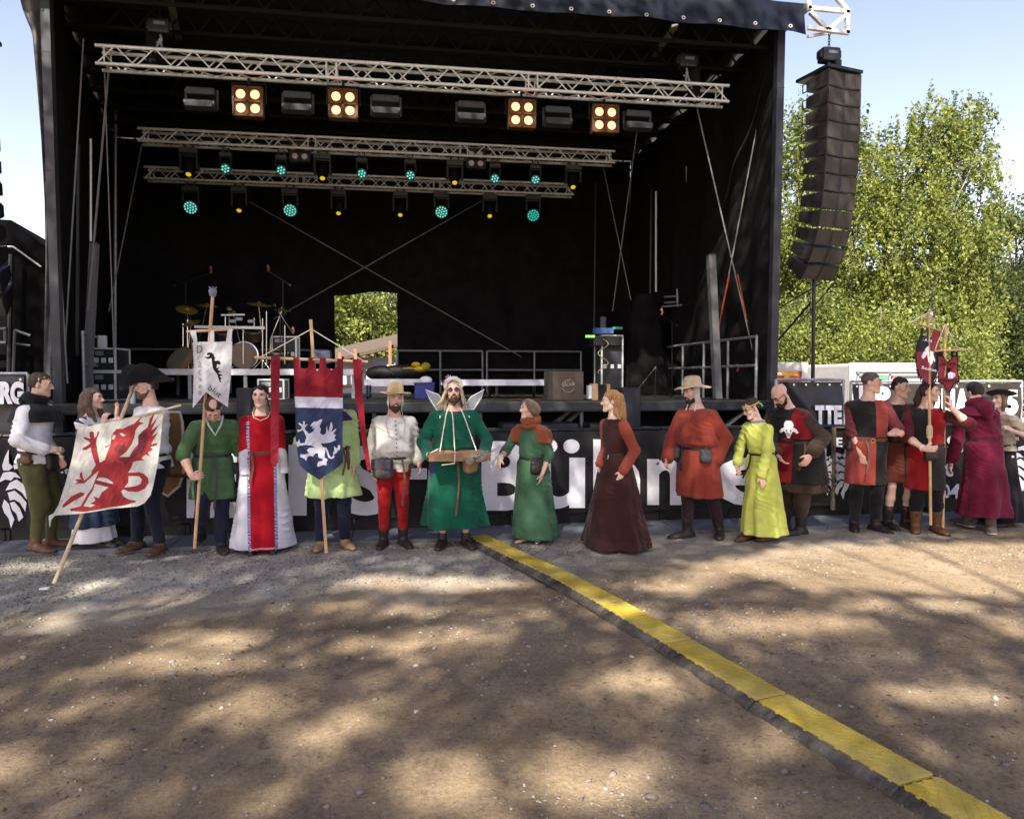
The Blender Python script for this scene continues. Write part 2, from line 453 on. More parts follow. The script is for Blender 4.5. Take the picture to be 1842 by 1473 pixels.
while s0 < arc[-1] - .2:
    s1 = min(s0 + LSEG - .012, arc[-1]); a, b = ramp_pt(s0), ramp_pt(s1)
    rt = empty('cable_ramp', (*((a + b) / 2), 0), math.atan2(b[1] - a[1], b[0] - a[0]),
               'black cable ramp segment with yellow lid, linked in the line across the dirt', 'cable ramp', 'cable ramp segments')
    Lh = np.linalg.norm(b - a) / 2; W = .104; nn = 10
    xs = np.linspace(-Lh, Lh, nn + 1)
    # base: ramps on both sides with a toothed edge
    mb = MB(); prof = [(-W - .058, -.012), (-W - .053, .010), (-W - .005, RH - .004), (-W, RH - .012), (W, RH - .012), (W + .005, RH - .006), (W + .05, .004), (W + .055, -.012)]
    V, F = [], []
    for x in xs:
        for (yy, zz) in prof: V.append((x, yy + .004 * math.sin(x * 31 + kseg), zz))
    k = len(prof)
    for i in range(nn):
        for j in range(k - 1): F.append((i * k + j, (i + 1) * k + j, (i + 1) * k + j + 1, i * k + j + 1))
    F += [tuple(range(k - 1, -1, -1)), tuple(range(nn * k, nn * k + k))]
    mb.add(V, F)
    for i in range(14):   # anti-slip ribs on the slope
        x = -Lh + (i + .5) * Lh * 2 / 14
        mb.bar((x, -W - .048, .015), (x + .012, -W - .012, RH - .008), .010, .010)
    mb.build('base', M_RUB, rt)
    ml = MB().bevbox((-Lh + .004, -W, RH - .016), (Lh - .004, W, RH + .004), .006)
    for i in range(9):
        x = -Lh + (i + .5) * Lh * 2 / 9; ml.bevbox((x - .010, -W - .010, RH - .013), (x + .010, -W + .004, RH + .002), .004)
    for i in range(15):
        for j in range(7):
            x, yv = -Lh + (i + .5) * Lh * 2 / 15, -W + (j + .5) * W * 2 / 7; o_ = .012 * (-1) ** (i + j)
            ml.bar((x - .014, yv - o_, RH + .0045), (x + .014, yv + o_, RH + .0045), .006, .003)
    ml.build('lid', M_LID, rt)
    s0 += LSEG; kseg += 1

# ================================================================== TREES
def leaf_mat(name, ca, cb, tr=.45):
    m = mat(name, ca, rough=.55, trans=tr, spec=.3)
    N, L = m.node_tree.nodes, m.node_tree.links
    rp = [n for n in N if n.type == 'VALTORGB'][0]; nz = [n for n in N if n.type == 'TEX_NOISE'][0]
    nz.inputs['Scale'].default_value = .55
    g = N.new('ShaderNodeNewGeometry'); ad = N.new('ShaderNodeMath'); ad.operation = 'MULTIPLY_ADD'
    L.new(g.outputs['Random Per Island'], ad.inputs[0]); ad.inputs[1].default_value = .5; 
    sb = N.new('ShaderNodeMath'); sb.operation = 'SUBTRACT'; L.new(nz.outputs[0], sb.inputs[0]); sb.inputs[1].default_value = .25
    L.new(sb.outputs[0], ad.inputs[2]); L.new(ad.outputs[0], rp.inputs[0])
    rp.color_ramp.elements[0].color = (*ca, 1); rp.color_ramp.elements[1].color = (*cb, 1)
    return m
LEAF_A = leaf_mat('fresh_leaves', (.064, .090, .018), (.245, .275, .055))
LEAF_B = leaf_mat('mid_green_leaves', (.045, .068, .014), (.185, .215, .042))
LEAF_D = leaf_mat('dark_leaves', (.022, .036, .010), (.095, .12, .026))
M_BARK = mat('grey_bark', (.12, .10, .08), rough=.9, var=.4, scale=6, bump=.5, bscale=20)
M_BIRCH = mat('white_bark', (.22, .21, .19), rough=.8, var=.45, scale=5, stretch=(1, 1, 3))

def leaf_quads(C, size, droop=0.):
    n = len(C); a = RNG.normal(size=(n, 3)); a[:, 2] -= droop; a /= np.linalg.norm(a, axis=1)[:, None]
    b = np.cross(a, RNG.normal(size=(n, 3))); b /= np.linalg.norm(b, axis=1)[:, None]
    s = size * .74 * RNG.uniform(.5, 1.35, n)[:, None]
    V = np.stack([C - a * s, C + b * s * .55, C + a * s, C - b * s * .55], 1).reshape(-1, 3)
    return V, np.arange(n * 4).reshape(-1, 4)

def tree(base, height, blobs, nclump, nleaf, size, lm, bark, label, group, droop=.4, sig=.40, name='tree', r0=.18):
    """blobs: (dx, dy, z, rx, ry, rz) ellipsoids of crown relative to the base"""
    base = np.array(base, float); rt = empty(name, base, 0, label, 'tree', group)
    w = np.array([b[3] * b[4] * b[5] for b in blobs]) ** .7; w /= w.sum(); cs = []
    for k in RNG.choice(len(blobs), nclump, p=w):
        dx, dy, z, rx, ry, rz = blobs[k]; d = RNG.normal(size=3); d /= np.linalg.norm(d); d *= RNG.random() ** .3
        cs.append((dx + d[0] * rx, dy + d[1] * ry, z + d[2] * rz))
    cs = np.array(cs); L = []
    for c in cs:
        if droop > .6:   # weeping twigs
            for _s in range(int(RNG.integers(5, 11))):
                k = max(3, int(2.6 * nleaf / nclump / 7 * RNG.uniform(.4, 1.5))); ln = RNG.uniform(.5, 1.9); t = RNG.random(k) ** .8; o0 = RNG.normal(size=3) * (.42, .42, .3); dr = RNG.normal(size=2) * .25
                L.append(c + o0 + np.stack([dr[0] * t + RNG.normal(size=k) * .07, dr[1] * t + RNG.normal(size=k) * .07, -ln * t], -1))
            continue
        k = max(4, int(2.6 * nleaf / nclump * RNG.uniform(.35, 1.6))); q = RNG.normal(size=(k, 3)) * sig * np.array((1, 1, .8)) * RNG.uniform(.6, 1.3)
        if droop: q[:, 2] -= np.abs(RNG.normal(size=k)) * droop * 1.6; q[:, :2] *= np.clip(1 + q[:, 2:3] * .25, .35, 1)
        L.append(c + q)
    V, Q = leaf_quads(np.concatenate(L), size, droop)
    np_mesh('crown', V, Q, lm, rt, smooth=False)
    mb = MB(); top = np.array((.15 * RNG.normal(), .15 * RNG.normal(), height * .86))
    spine = [np.array((0, 0, -.2)) + (top - 0) * t + np.array((.12 * math.sin(5 * t), .1 * math.cos(4 * t), 0)) for t in np.linspace(0, 1, 9)]
    mb.tube(spine, r0, 8, .03)
    for c in cs[:: max(1, nclump // 16)]:
        t = np.clip((c[2] - 1.5) / height * .8, .12, .8); p = np.array((0, 0, -.2)) + top * t
        m_ = (p + c) / 2 + np.array((0, 0, .35)); mb.tube([p, m_, c], r0 * .28, 6, .008)
    mb.build('trunk', bark, rt, True)
    return rt

def tb(px, Y): g = at_y(px, 690, Y); return (g[0], g[1], 0)
GT = 'trees behind the stage'
tree(tb(1425, 33), 16, [(0, 0, 10.2, 3.0, 2.2, 4.8), (-1, 0, 5, 2.6, 2, 3.5), (.8, 0, 13, 2.2, 1.6, 2.3)], 190, 15000, .13, LEAF_B, M_BARK, 'mid green tree rising between the stage post and the hanging speaker column', GT)
tree(tb(1530, 30), 13.5, [(-.4, 0, 8.4, 2.7, 2, 4.0), (.5, 0, 10.9, 2.0, 1.5, 2.6), (0, 0, 4, 2.8, 2, 3.2)], 180, 14000, .115, LEAF_A, M_BIRCH, 'fresh green birch with loose crown standing just right of the hanging speaker column', GT, droop=.7)
tree(tb(1668, 28), 14.4, [(0, 0, 9.8, 2.6, 2, 3.6), (.5, 0, 12.3, 1.7, 1.3, 1.9), (-1.2, 0, 8.4, 1.9, 1.6, 3.2), (1.9, 0, 8.9, 1.4, 1.3, 3.2), (0, 0, 4.6, 3.4, 2.2, 3.4)], 270, 24000, .105, LEAF_A, M_BIRCH, 'tallest birch with drooping pale green twigs above the red banners', GT, droop=.9)
tree(tb(1590, 25), 5.5, [(0, 0, 3, 2.6, 1.8, 2.4), (1.9, 0, 2.4, 2.4, 1.7, 1.9), (-2.2, 0, 2.2, 2.0, 1.5, 2.0)], 130, 14000, .095, LEAF_A, M_BARK, 'low light green thicket tree over the white truck box', GT, droop=.5)
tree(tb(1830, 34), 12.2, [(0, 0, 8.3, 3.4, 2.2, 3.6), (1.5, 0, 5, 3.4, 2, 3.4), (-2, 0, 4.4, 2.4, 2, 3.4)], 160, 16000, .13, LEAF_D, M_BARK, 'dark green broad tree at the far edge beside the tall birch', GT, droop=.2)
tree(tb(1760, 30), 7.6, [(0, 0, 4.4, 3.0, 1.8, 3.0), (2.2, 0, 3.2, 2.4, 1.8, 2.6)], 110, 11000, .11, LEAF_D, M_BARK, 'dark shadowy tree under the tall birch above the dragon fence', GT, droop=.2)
tree(tb(1452, 27), 6.2, [(0, 0, 3.2, 1.6, 1.4, 2.6), (-1.2, 0, 2.6, 1.4, 1.3, 2.4)], 90, 8000, .1, LEAF_B, M_BARK, 'small bushy tree above the orange van panel', GT, droop=.5)
for px, Y, h, lm, lb in ((560, 40, 8.5, LEAF_B, 'round leafy tree filling the left half of the gap in the black backdrop'), (668, 36, 7.6, LEAF_A, 'bright leafy tree in the right half of the gap in the black backdrop'),
                         (780, 44, 9.5, LEAF_B, 'tall leafy tree hidden mostly by the black backdrop beside its gap')):
    tree(tb(px, Y), h, [(0, 0, h * .58, 3.2, 2.4, h * .40), (-1.8, 0, h * .42, 2.2, 2, h * .3), (1.9, 0, h * .45, 2.2, 2, h * .3)], 150, 13000, .13, lm, M_BARK, lb, GT, droop=.2)
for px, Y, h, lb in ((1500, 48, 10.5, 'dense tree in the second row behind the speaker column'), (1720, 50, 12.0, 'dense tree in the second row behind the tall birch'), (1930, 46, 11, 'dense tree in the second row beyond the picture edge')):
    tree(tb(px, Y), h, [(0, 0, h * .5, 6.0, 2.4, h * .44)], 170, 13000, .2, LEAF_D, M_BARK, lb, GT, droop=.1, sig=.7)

LEAF_S = leaf_mat('lightened_canopy_leaves', (.12, .15, .05), (.28, .30, .10), .55)  # canopy leaves lightened and made more translucent to brighten the shade below
# ---- tall trees behind the viewer: their gaps let the sun through to the dirt
LIT = [(65, 1020, 60, 8), (195, 1045, 60, 6), (140, 1062, 34, 7), (305, 1082, 44, 11), (100, 1117, 75, 13), (375, 1147, 95, 15), (310, 1107, 32, 6), (330, 1192, 150, 20), (155, 1215, 50, 11),
       (770, 1046, 175, 14), (600, 1090, 55, 8), (755, 1096, 70, 9), (680, 1158, 90, 15), (830, 1142, 90, 14), (440, 1270, 100, 17), (180, 1265, 45, 7), (680, 1272, 75, 18), (590, 1318, 85, 24), (820, 1415, 130, 50), (15, 1370, 45, 24),
       (1220, 1050, 80, 15), (1400, 1120, 190, 20), (1650, 1087, 160, 10), (1170, 1222, 85, 26), (1060, 1405, 140, 55), (1395, 1340, 70, 26), (1670, 1245, 130, 16), (1800, 1264, 50, 11), (1830, 1130, 60, 14), (1120, 1100, 60, 10), (950, 1100, 40, 8), (480, 1410, 40, 12)]
BIG = [(1345, 1004), (1390, 992), (1500, 983), (1842, 982), (2300, 984), (2300, 1075), (1842, 1066), (1600, 1056), (1480, 1060), (1390, 1046), (1360, 1030), (1300, 1036), (1220, 1022)]
def to_px(P):
    d = P - EYE; z = d @ _f; return np.stack([IMG_W / 2 + FOC * (d @ _r) / z, IMG_H / 2 - FOC * (d @ _u) / z], -1), z
def lit_ground(P):
    q, z = to_px(P); l = np.zeros(len(P), bool)
    for cx, cy, rx, ry in LIT: e_ = cy - 680.; l |= ((q[:, 0] - cx) / (rx + .008 * e_)) ** 2 + ((q[:, 1] - cy) / (ry + .03 * e_ * e_ / 2340)) ** 2 < 1
    l |= in_poly(q, BIG) | in_poly(q + (0, 8), BIG) | in_poly(q - (0, 8), BIG)
    out = (q[:, 0] < -60) | (q[:, 0] > 1900) | (q[:, 1] > 1520) | (z < .5)
    free = vnoise(P * np.array((.55, 1.3, 0)), 5) > .25
    return np.where(out, free, l)
n = 100000
A = np.stack([RNG.uniform(-9, 11, n), RNG.uniform(.4, 8.4, n), np.zeros(n)], -1)
A = A[~lit_ground(A) & (RNG.random(n) < .93)]
n = 84000   # people, barrier and stage mouth stand in the shade
B = np.stack([RNG.uniform(-8, 11.5, n), np.full(n, 8.5), 8.7 * RNG.random(n)], -1)
B = B[(B[:, 0] < 6.2) | (B[:, 2] < 2.1)]
T = np.concatenate([A, B]); T = T + RNG.normal(size=T.shape) * .06
hgt = RNG.uniform(9.5, 16, len(T)); hgt = np.maximum(hgt, T[:, 2] + 4)
C = T + SUN_DIR[None] * ((hgt - T[:, 2]) / SUN_DIR[2])[:, None]
C = C[(C[:, 1] < 4.5)]
seeds = np.array([(-12, -4), (-9, -9), (-6, -3.5), (-3, -9), (1.5, -6), (4, -10), (6, -4), (9, -8)], float)
own = np.argmin(np.linalg.norm(C[:, None, :2] - seeds[None], axis=2), axis=1)
for k, sd in enumerate(seeds):
    rt = empty('shade_tree', (*sd, 0), 0, 'tall tree behind the viewer whose leaves shade the dirt and the people', 'tree', 'shade trees behind the viewer')
    Ck = C[own == k] - np.array((*sd, 0))
    if len(Ck) < 5: continue
    V, Q = leaf_quads(Ck, .112); np_mesh('crown', V, Q, LEAF_S, rt, smooth=False)
    mb = MB().tube([(0, 0, -.2), (.1, .1, 4), (0, .2, 8), (.2, 0, 12)], .3, 9, .08)
    for c in Ck[:: max(1, len(Ck) // 5)]: mb.tube([(0, .1, 6), (c * .5 + np.array((0, 0, 4))), c], .03, 5, .01)
    mb.build('trunk', M_BARK, rt, True)
# ================================================================== STAGE
DZ, SF, SB = 1.45, 10.2, 17.6
def PX(x, y, Y): return at_y(x, y, Y)
def cloth_grid(name, fn, nu, nv, m, parent=None, midx=None):
    U, Vv = np.meshgrid(np.linspace(0, 1, nu + 1), np.linspace(0, 1, nv + 1), indexing='ij')
    P = fn(U, Vv); i = (np.arange(nu)[:, None] * (nv + 1) + np.arange(nv)[None]).ravel()
    Q = np.stack([i, i + nv + 1, i + nv + 2, i + 1], 1)
    mi = None
    if midx is not None:
        uc, vc = U[:-1, :-1] + .5 / nu, Vv[:-1, :-1] + .5 / nv
        mi = midx(uc, vc).ravel()
        keep = mi >= 0; Q = Q[keep]; mi = mi[keep]
    o = np_mesh(name, P.reshape(-1, 3), Q, m, None, True, mi)
    if parent: adopt(o, parent)
    return o

stage = empty('stage', (.5, SF, 0), 0, 'large black open-air stage with a dark vinyl roof edge and black drapes', 'stage')
zlo = PX(1220, 42, 10.0)[2]; zhi = zlo + .43
xl, xr = -4.95, PX(1447, 60, 10.0)[0]
XRW = PX(1399, 500, 10.3)[0] - .02
M_VINYL = mat('navy_vinyl', (.0055, .0075, .0145), rough=.5, var=.5, scale=2.2, spec=.14, bump=.5, bscale=3.5)
M_VINYLB = mat('black_vinyl', (.012, .012, .014), rough=.4, var=.4, scale=3, spec=.5, bump=.4, bscale=5)
M_DECK = mat('worn_deck_board', (.055, .05, .042), rough=.7, var=.4, scale=5)
adopt(MB().box((-6.9, SF + .02, DZ - .1), (XRW + .1, SB, DZ)).build('deck', M_DECK), stage)
adopt(MB().box((-6.9, SF, DZ - .13), (XRW + .1, SF + .018, DZ + .004)).box((-6.9, SF - .02, DZ - .11), (XRW + .1, SF - .002, DZ - .09)).build('deck_edge', mat('dark_deck_profile', (.035, .04, .042), rough=.5, metal=.2)), stage)
adopt(MB().box((-4.6, SF + .03, DZ + .004), (XRW - .1, SF + .12, DZ + .009)).build('edge_tape', mat('worn_yellow_tape', (.30, .27, .10), rough=.8, var=.5, scale=6, col2=(.10, .10, .07))), stage)

def roof_edge(u, v):
    X = xl + (xr - xl) * u; z = zhi + (zlo - zhi) * v
    P = np.stack([X * 1.3, z * 2, 0 * X], -1); w = .035 * vnoise(P * 1.1, 21) + .02 * vnoise(P * 2.6, 22)
    end = np.clip((u - .94) / .06, 0, 1)
    return np.stack([X, 10.0 + w - .05 * v + .02 * end, z - .012 * np.sin(u * 63) * v - .05 * end * v], -1)
fas = cloth_grid('roof_fascia', roof_edge, 220, 14, M_VINYL, stage)
mb = MB()
ne = 20
for i in range(ne):
    t = (i + .5) / ne; c = np.array((xl + (xr - xl) * t, 9.91, zlo + .035))
    mb.tube([c + np.array((.023 * math.cos(a_), 0, .019 * math.sin(a_))) for a_ in np.linspace(0, 6.2832, 15)], .0065, 6)
adopt(mb.build('eyelets', mat('pale_eyelet', (.55, .53, .47), rough=.5)), fas); fas.children[0]['kind'] = 'stuff'
XL = lambda Y: -4.72 - (Y - 10) * .30
rp = [(XL(10.06), 10.06), (XRW + .35, 10.06), (XRW + .35, SB + .4), (XL(SB + .4), SB + .4)]
adopt(MB().add([(x, y, zhi - .05) for x, y in rp] + [(x, y, zhi + .02) for x, y in rp], [(3, 2, 1, 0), (4, 5, 6, 7), (0, 1, 5, 4), (1, 2, 6, 5), (2, 3, 7, 6), (3, 0, 4, 7)]).build('roof', M_VINYLB), stage)
adopt(MB().box((-4.6, 10.1, zhi + .03), (xr, 12.5, zhi + .07)).build('roof_sheet', mat('ribbed_roof_sheet', (.45, .42, .36), rough=.6)), stage)
mb = MB()   # dark roof girders seen from below
for k in range(9):
    Y = 10.5 + k * .82; mb.box((XL(Y) + .1, Y, zhi - .16), (XRW + .1, Y + .05, zhi - .052)); mb.box((XL(Y) + .1, Y, zhi - .46), (XRW + .1, Y + .04, zhi - .41))
    for q in range(int((XRW - XL(Y)) / .42)): x0 = XL(Y) + .1 + q * .42; mb.bar((x0, Y + .02, zhi - .42), (x0 + .21, Y + .02, zhi - .15), .025); mb.bar((x0 + .21, Y + .02, zhi - .15), (x0 + .42, Y + .02, zhi - .42), .025)
adopt(mb.build('roof_girders', mat('dark_girder', (.005, .0045, .004), rough=.6, var=.4)), stage); stage.children[-1]['kind'] = 'stuff'
mb = MB()
for x0, x1 in ((-6.4, -4.9),):
    pass
adopt(MB().bar(PX(1172, 108, 12.2), PX(1214, 47, 10.3), .09, .05).build('roof_brace', mat('olive_brace', (.16, .15, .11), rough=.6)), stage)
adopt(MB().bar(PX(322, 70, 12.2), PX(305, -5, 10.6), .09, .05).build('roof_brace', MATS['olive_brace']), stage)
# front posts
def post(pa, pb, w, Y, name='front_post', m=M_GREYP):
    a, b = PX(*pa, Y), PX(*pb, Y); b[2] = 0.0
    mb = MB(); h = w / 2; mb.add([a + (i * h, j * h, 0) for i, j in ((-1, -1), (1, -1), (1, 1), (-1, 1))] + [b + (i * h, j * h, 0) for i, j in ((-1, -1), (1, -1), (1, 1), (-1, 1))], [(0, 1, 2, 3), (7, 6, 5, 4), (0, 4, 5, 1), (1, 5, 6, 2), (2, 6, 7, 3), (3, 7, 4, 0)])
    for t in (.12, .34, .56, .78):
        c = a + (b - a) * t; mb.cbox(c, (w / 2 + .004, w / 2 + .004, .006))
    return adopt(mb.build(name, m), stage)
post((1403, 58), (1387, 700), .115, 10.3); post((83, -20), (108, 700), .11, 10.3)
adopt(MB().box((-5.2, 10.15, zlo - .02), (-4.7, 10.35, zhi)).build('roof_corner', M_VINYLB), stage)

def drape(name, fn, nu=90, nv=40, m=M_DRAPE): return cloth_grid(name, fn, nu, nv, m, stage)
def folds(s, v, seed, a=.07): return a * np.sin(s * 5.2 + 1.3 * np.sin(s * 1.7 + seed)) * (.5 + .5 * v) + .04 * vnoise(np.stack([s * 2.2, v * 3, 0 * s], -1), seed)
h0, h1 = PX(604, 640, SB)[0], PX(715, 640, SB)[0]; hz = PX(660, 530, SB)[2]
def back(x0, x1, z0, z1, seed):
    def fn(u, v):
        X = x0 + (x1 - x0) * u; z = z1 + (z0 - z1) * v
        return np.stack([X, SB - .1 + folds(X, v, seed), z - .05 * np.sin(X * 3) * (z0 > 2) * v], -1)
    return fn
XBL, XBR = PX(203, 400, SB)[0], XRW
drape('back_drape', back(XBL, h0, DZ, zhi - .1, 31)); drape('back_drape', back(h1, XBR, DZ, zhi - .1, 33)); drape('back_drape', back(h0 - .12, h1 + .12, hz, zhi - .1, 35), 20); stage.children[-1].location.y += .09
def sidew(u, v):
    Y = 10.35 + (SB - 10.35) * u; z = zhi - .1 + (DZ - .2 - zhi + .1) * v
    return np.stack([XRW + folds(Y, v, 37, .05), Y, z], -1)
drape('side_drape', sidew)
pl = PX(97, 400, 10.45)
def leftw(u, v):
    X = pl[0] + (XBL - pl[0]) * u; Y = 10.45 + (SB - 10.45) * u; z = zhi - .1 + (DZ - .3 - zhi + .1) * v
    return np.stack([X - folds(Y, v, 39, .05), Y, z], -1)
drape('side_drape', leftw)
# vinyl flap down the outside of the left post
eL = [(28, -30), (42, 22), (58, 60), (66, 150), (74, 250), (80, 360), (82, 470), (80, 580), (78, 690)]
eR = [(74, -30), (77, 60), (82, 200), (88, 330), (93, 440), (100, 580), (106, 690)]
def flap(u, v):
    t = v; yy = -30 + 720 * t
    xa = np.interp(yy, [p[1] for p in eL], [p[0] for p in eL]); xb = np.interp(yy, [p[1] for p in eR], [p[0] for p in eR])
    x = xa + (xb - xa) * u; sh = x.shape
    P = np.array([PX(a, b, 10.28) for a, b in zip(x.ravel(), yy.ravel())]).reshape(*sh, 3)
    P[..., 1] += .04 * np.sin(u * 9 + 14 * v) * np.sin(u * math.pi) + .1 * u
    return P
cloth_grid('side_flap', flap, 14, 60, mat('weathered_grey_vinyl', (.10, .10, .095), rough=.45, var=.5, scale=6, bump=.5, bscale=8), stage)

# ---- under the stage
def skirt(u, v):
    X = -7 + (XRW + 7.2) * u
    return np.stack([X, 10.95 + folds(X, v, 41), (DZ - .12) * (1 - v)], -1)
drape('stage_skirt', skirt, 120, 10)
under = MB()
for z, r in ((1.06, .024), (.55, .024)): under.tube([(-6.5, 10.32, z), (XRW, 10.32, z)], r, 8)
for X in np.arange(-6.4, XRW, 1.5): under.tube([(X, 10.34, 0), (X, 10.34, DZ - .13)], .03, 8)
adopt(under.build('scaffold_rails', mat('blue_grey_steel', (.16, .20, .22), rough=.5, metal=.3)), stage)
for (a, b) in (((992, 765), (1030, 735)), ((1010, 768), (1040, 742)), ((1300, 770), (1345, 735)), ((560, 770), (600, 735)), ((1420, 770), (1455, 738))):
    adopt(MB().bar(PX(*a, 10.6), PX(*b, 10.9), .05).build('under_brace', M_ALUD), stage)

# ---- railings on the deck
def railing(pts, label, h=1.0, step=1.25):
    pts = [np.array(p, float) for p in pts]; rt = empty('stage_railing', pts[0], 0, label, 'railing', 'railings round the stage deck')
    for z in (h, h * .55):
        adopt(MB().tube([p + (0, 0, z) for p in pts], .024, 8).build('rail', M_ALUD), rt)
    a, b = pts[0], pts[-1]; n = max(1, round(np.linalg.norm(b - a) / step))
    for k in range(n + 1):
        p = a + (b - a) * k / n; adopt(MB().tube([p, p + (0, 0, h)], .024, 8).build('upright', M_ALUD), rt)
YB = SB - .35
def dk(x, Y): p = PX(x, 680, Y); return (p[0], Y, DZ)
railing([dk(205, YB), dk(345, YB)], 'grey tube railing at the back of the deck left of the drums')
railing([dk(415, YB), dk(560, YB)], 'grey tube railing behind the drum kit')
railing([dk(715, YB), dk(868, YB)], 'grey tube railing just right of the gap in the backdrop')
railing([dk(876, YB), dk(1045, YB)], 'grey tube railing behind the brown crest crate')
p = at_x(1375, 600, XRW - .15)
railing([(XRW - .15, 16.6, DZ), (XRW - .15, 10.6, DZ)], 'grey tube railing along the right side drape', step=1.0)
railing([(-4.45, 11.0, DZ), (-5.0, 13.2, DZ)], 'pale tube railing at the left wing beside the flight cases', step=.7)

# ---- trusses
def truss(a, b, w, label, bw=.24):
    a, b = np.array(a, float), np.array(b, float); rt = empty('lighting_truss', a, 0, label, 'truss', 'trusses across the stage')
    d = b - a; Ln = np.linalg.norm(d); d /= Ln; sy = np.array((0, 1., 0)); sz = np.array((0, 0, 1.))
    cn = [(-1, -1), (1, -1), (1, 1), (-1, 1)]
    for (i, j) in cn:
        o_ = sy * i * bw / 2 + sz * j * w / 2
        adopt(MB().tube([a + o_, b + o_], .025, 10).build('chord', M_ALU, None, True), rt)
    mb = MB(); n = int(round(Ln / (w * 1.05)))
    for q in range(4):
        (i0, j0), (i1, j1) = cn[q], cn[(q + 1) % 4]
        A, B = sy * i0 * bw / 2 + sz * j0 * w / 2, sy * i1 * bw / 2 + sz * j1 * w / 2
        for k in range(n):
            p0, p1 = a + d * Ln * (k + .04) / n, a + d * Ln * (k + .96) / n
            mb.tube([p0 + (A if k % 2 else B), p1 + (B if k % 2 else A)], .0105, 6)
        for t in (.012, .335, .35, .655, .67, .988): mb.tube([a + d * Ln * t + A, a + d * Ln * t + B], .012, 6)
    adopt(mb.build('lacing', M_ALU, None, True), rt)
    return rt
def tr_px(x0, y0, x1, y1, Y):
    p0, p1 = PX(x0, y0, Y), PX(x1, y1, Y); z = (p0[2] + p1[2]) / 2; p0[2] = p1[2] = z; return p0, p1
Y1, Y2, Y3 = 10.95, 14.2, 15.8
T1 = tr_px(178, 104, 1305, 175, Y1); T2 = tr_px(252, 251, 1103, 281, Y2); T3 = tr_px(263, 316, 1030, 341, Y3)
truss(*T1, .24, 'brightest front truss hanging just inside the roof edge'); truss(*T2, .22, 'middle truss carrying the row of small green lamps'); truss(*T3, .22, 'rear truss carrying the large round green lamps')

# ---- chain hoists
def hoist(p, top, label, s=1.0, bag=True, foot=None):
    p = np.array(p, float); rt = empty('chain_hoist', p, 0, label, 'hoist', 'chain hoists')
    M = mat('hoist_shell', (.014, .016, .02), rough=.45, var=.2)
    adopt(MB().bevbox(p - np.array((.14, .09, .10)) * s, p + np.array((.14, .09, .10)) * s, .03 * s).bevbox(p + np.array((-.17, -.06, -.05)) * s, p + np.array((.17, .06, .07)) * s, .02 * s).build('motor', M), rt)
    adopt(MB().bevbox(p + np.array((-.06, -.096, .0)) * s, p + np.array((.09, -.089, .045)) * s, .003).build('plate', mat('maker_plate', (.16, .18, .2))), rt)
    mb = MB(); z = p[2] + .1 * s; k = 0
    while z < top:
        mb.tube([np.array((p[0] + .016 * math.cos(a) * (k % 2), p[1] + .016 * math.cos(a) * (1 - k % 2), z + .03 * math.sin(a))) for a in np.linspace(0, 6.28, 9)], .006, 5); z += .042; k += 1
    adopt(mb.build('chain', M_BLKM), rt)
    h = MB().tube([p + np.array((.0, 0, -.1)) * s, p + np.array((.02, 0, -.17)) * s, p + np.array((-.02, 0, -.23)) * s, p + np.array((-.05, 0, -.2)) * s], .016 * s, 8)
    f = np.array(foot, float) if foot is not None else p + np.array((0, 0, -.4))
    for q in (-.05, .06): h.tube([p + np.array((0, 0, -.15)), f + np.array((q, 0, 0))], .016, 7)
    adopt(h.build('hook', M_ALUD, None, True), rt)
    if bag:
        V, F = [], []
        c = p + np.array((-.12 if bag == 1 else .16, .1, -.22))
        adopt(MB().lathe([(.05, -.28), (.10, -.22), (.11, 0), (.105, .25), (.08, .27)], (c, np.array((1., 0, 0)), np.array((0, 1., 0)), np.array((0, 0, 1.))), 14).build('chain_bag', M_DRAPE, None, True), rt)
hoist(PX(288, 50, Y1), zhi - .1, 'dark chain hoist over the left end of the front truss, with a cloth bag', foot=PX(285, 96, Y1))
hoist(PX(1235, 112, Y1), zhi - .1, 'dark chain hoist over the right end of the front truss, with a cloth bag', bag=2, foot=PX(1238, 160, Y1))

# ---- lamps
M_WARM = mat('warm_lamp_glow', (1.0, .30, .12), emit=1.25, var=0); M_GREEN = mat('cool_led_glow', (.085, .27, .235), emit=1.0, var=0)
M_TEALR = mat('teal_lens', (.003, .13, .105), rough=.3, emit=.10, var=.1); M_YELL = mat('yellow_lamp_glow', (.95, .68, .03), emit=.16, var=0)
M_DEADL = mat('unlit_lamp', (.55, .48, .45), rough=.25); M_REFL = mat('flood_glass', (.02, .022, .024), rough=.6, spec=.3)
def fwd(p):   # direction from a lamp down towards the audience
    return None
CX = np.array((1., 0, 0)); CZ = np.array((0, 0, 1.)); CY = np.array((0, -1., 0))
def disc(mb, c, r, d, n=18, tilt=0.):
    az = np.array((0, -math.cos(tilt), -math.sin(tilt))); ay = np.array((0, -math.sin(tilt), math.cos(tilt)))
    return mb.lathe([(r * .2, d), (r * .8, d * .8), (r, 0)], (np.array(c, float), CX, ay, az), n)
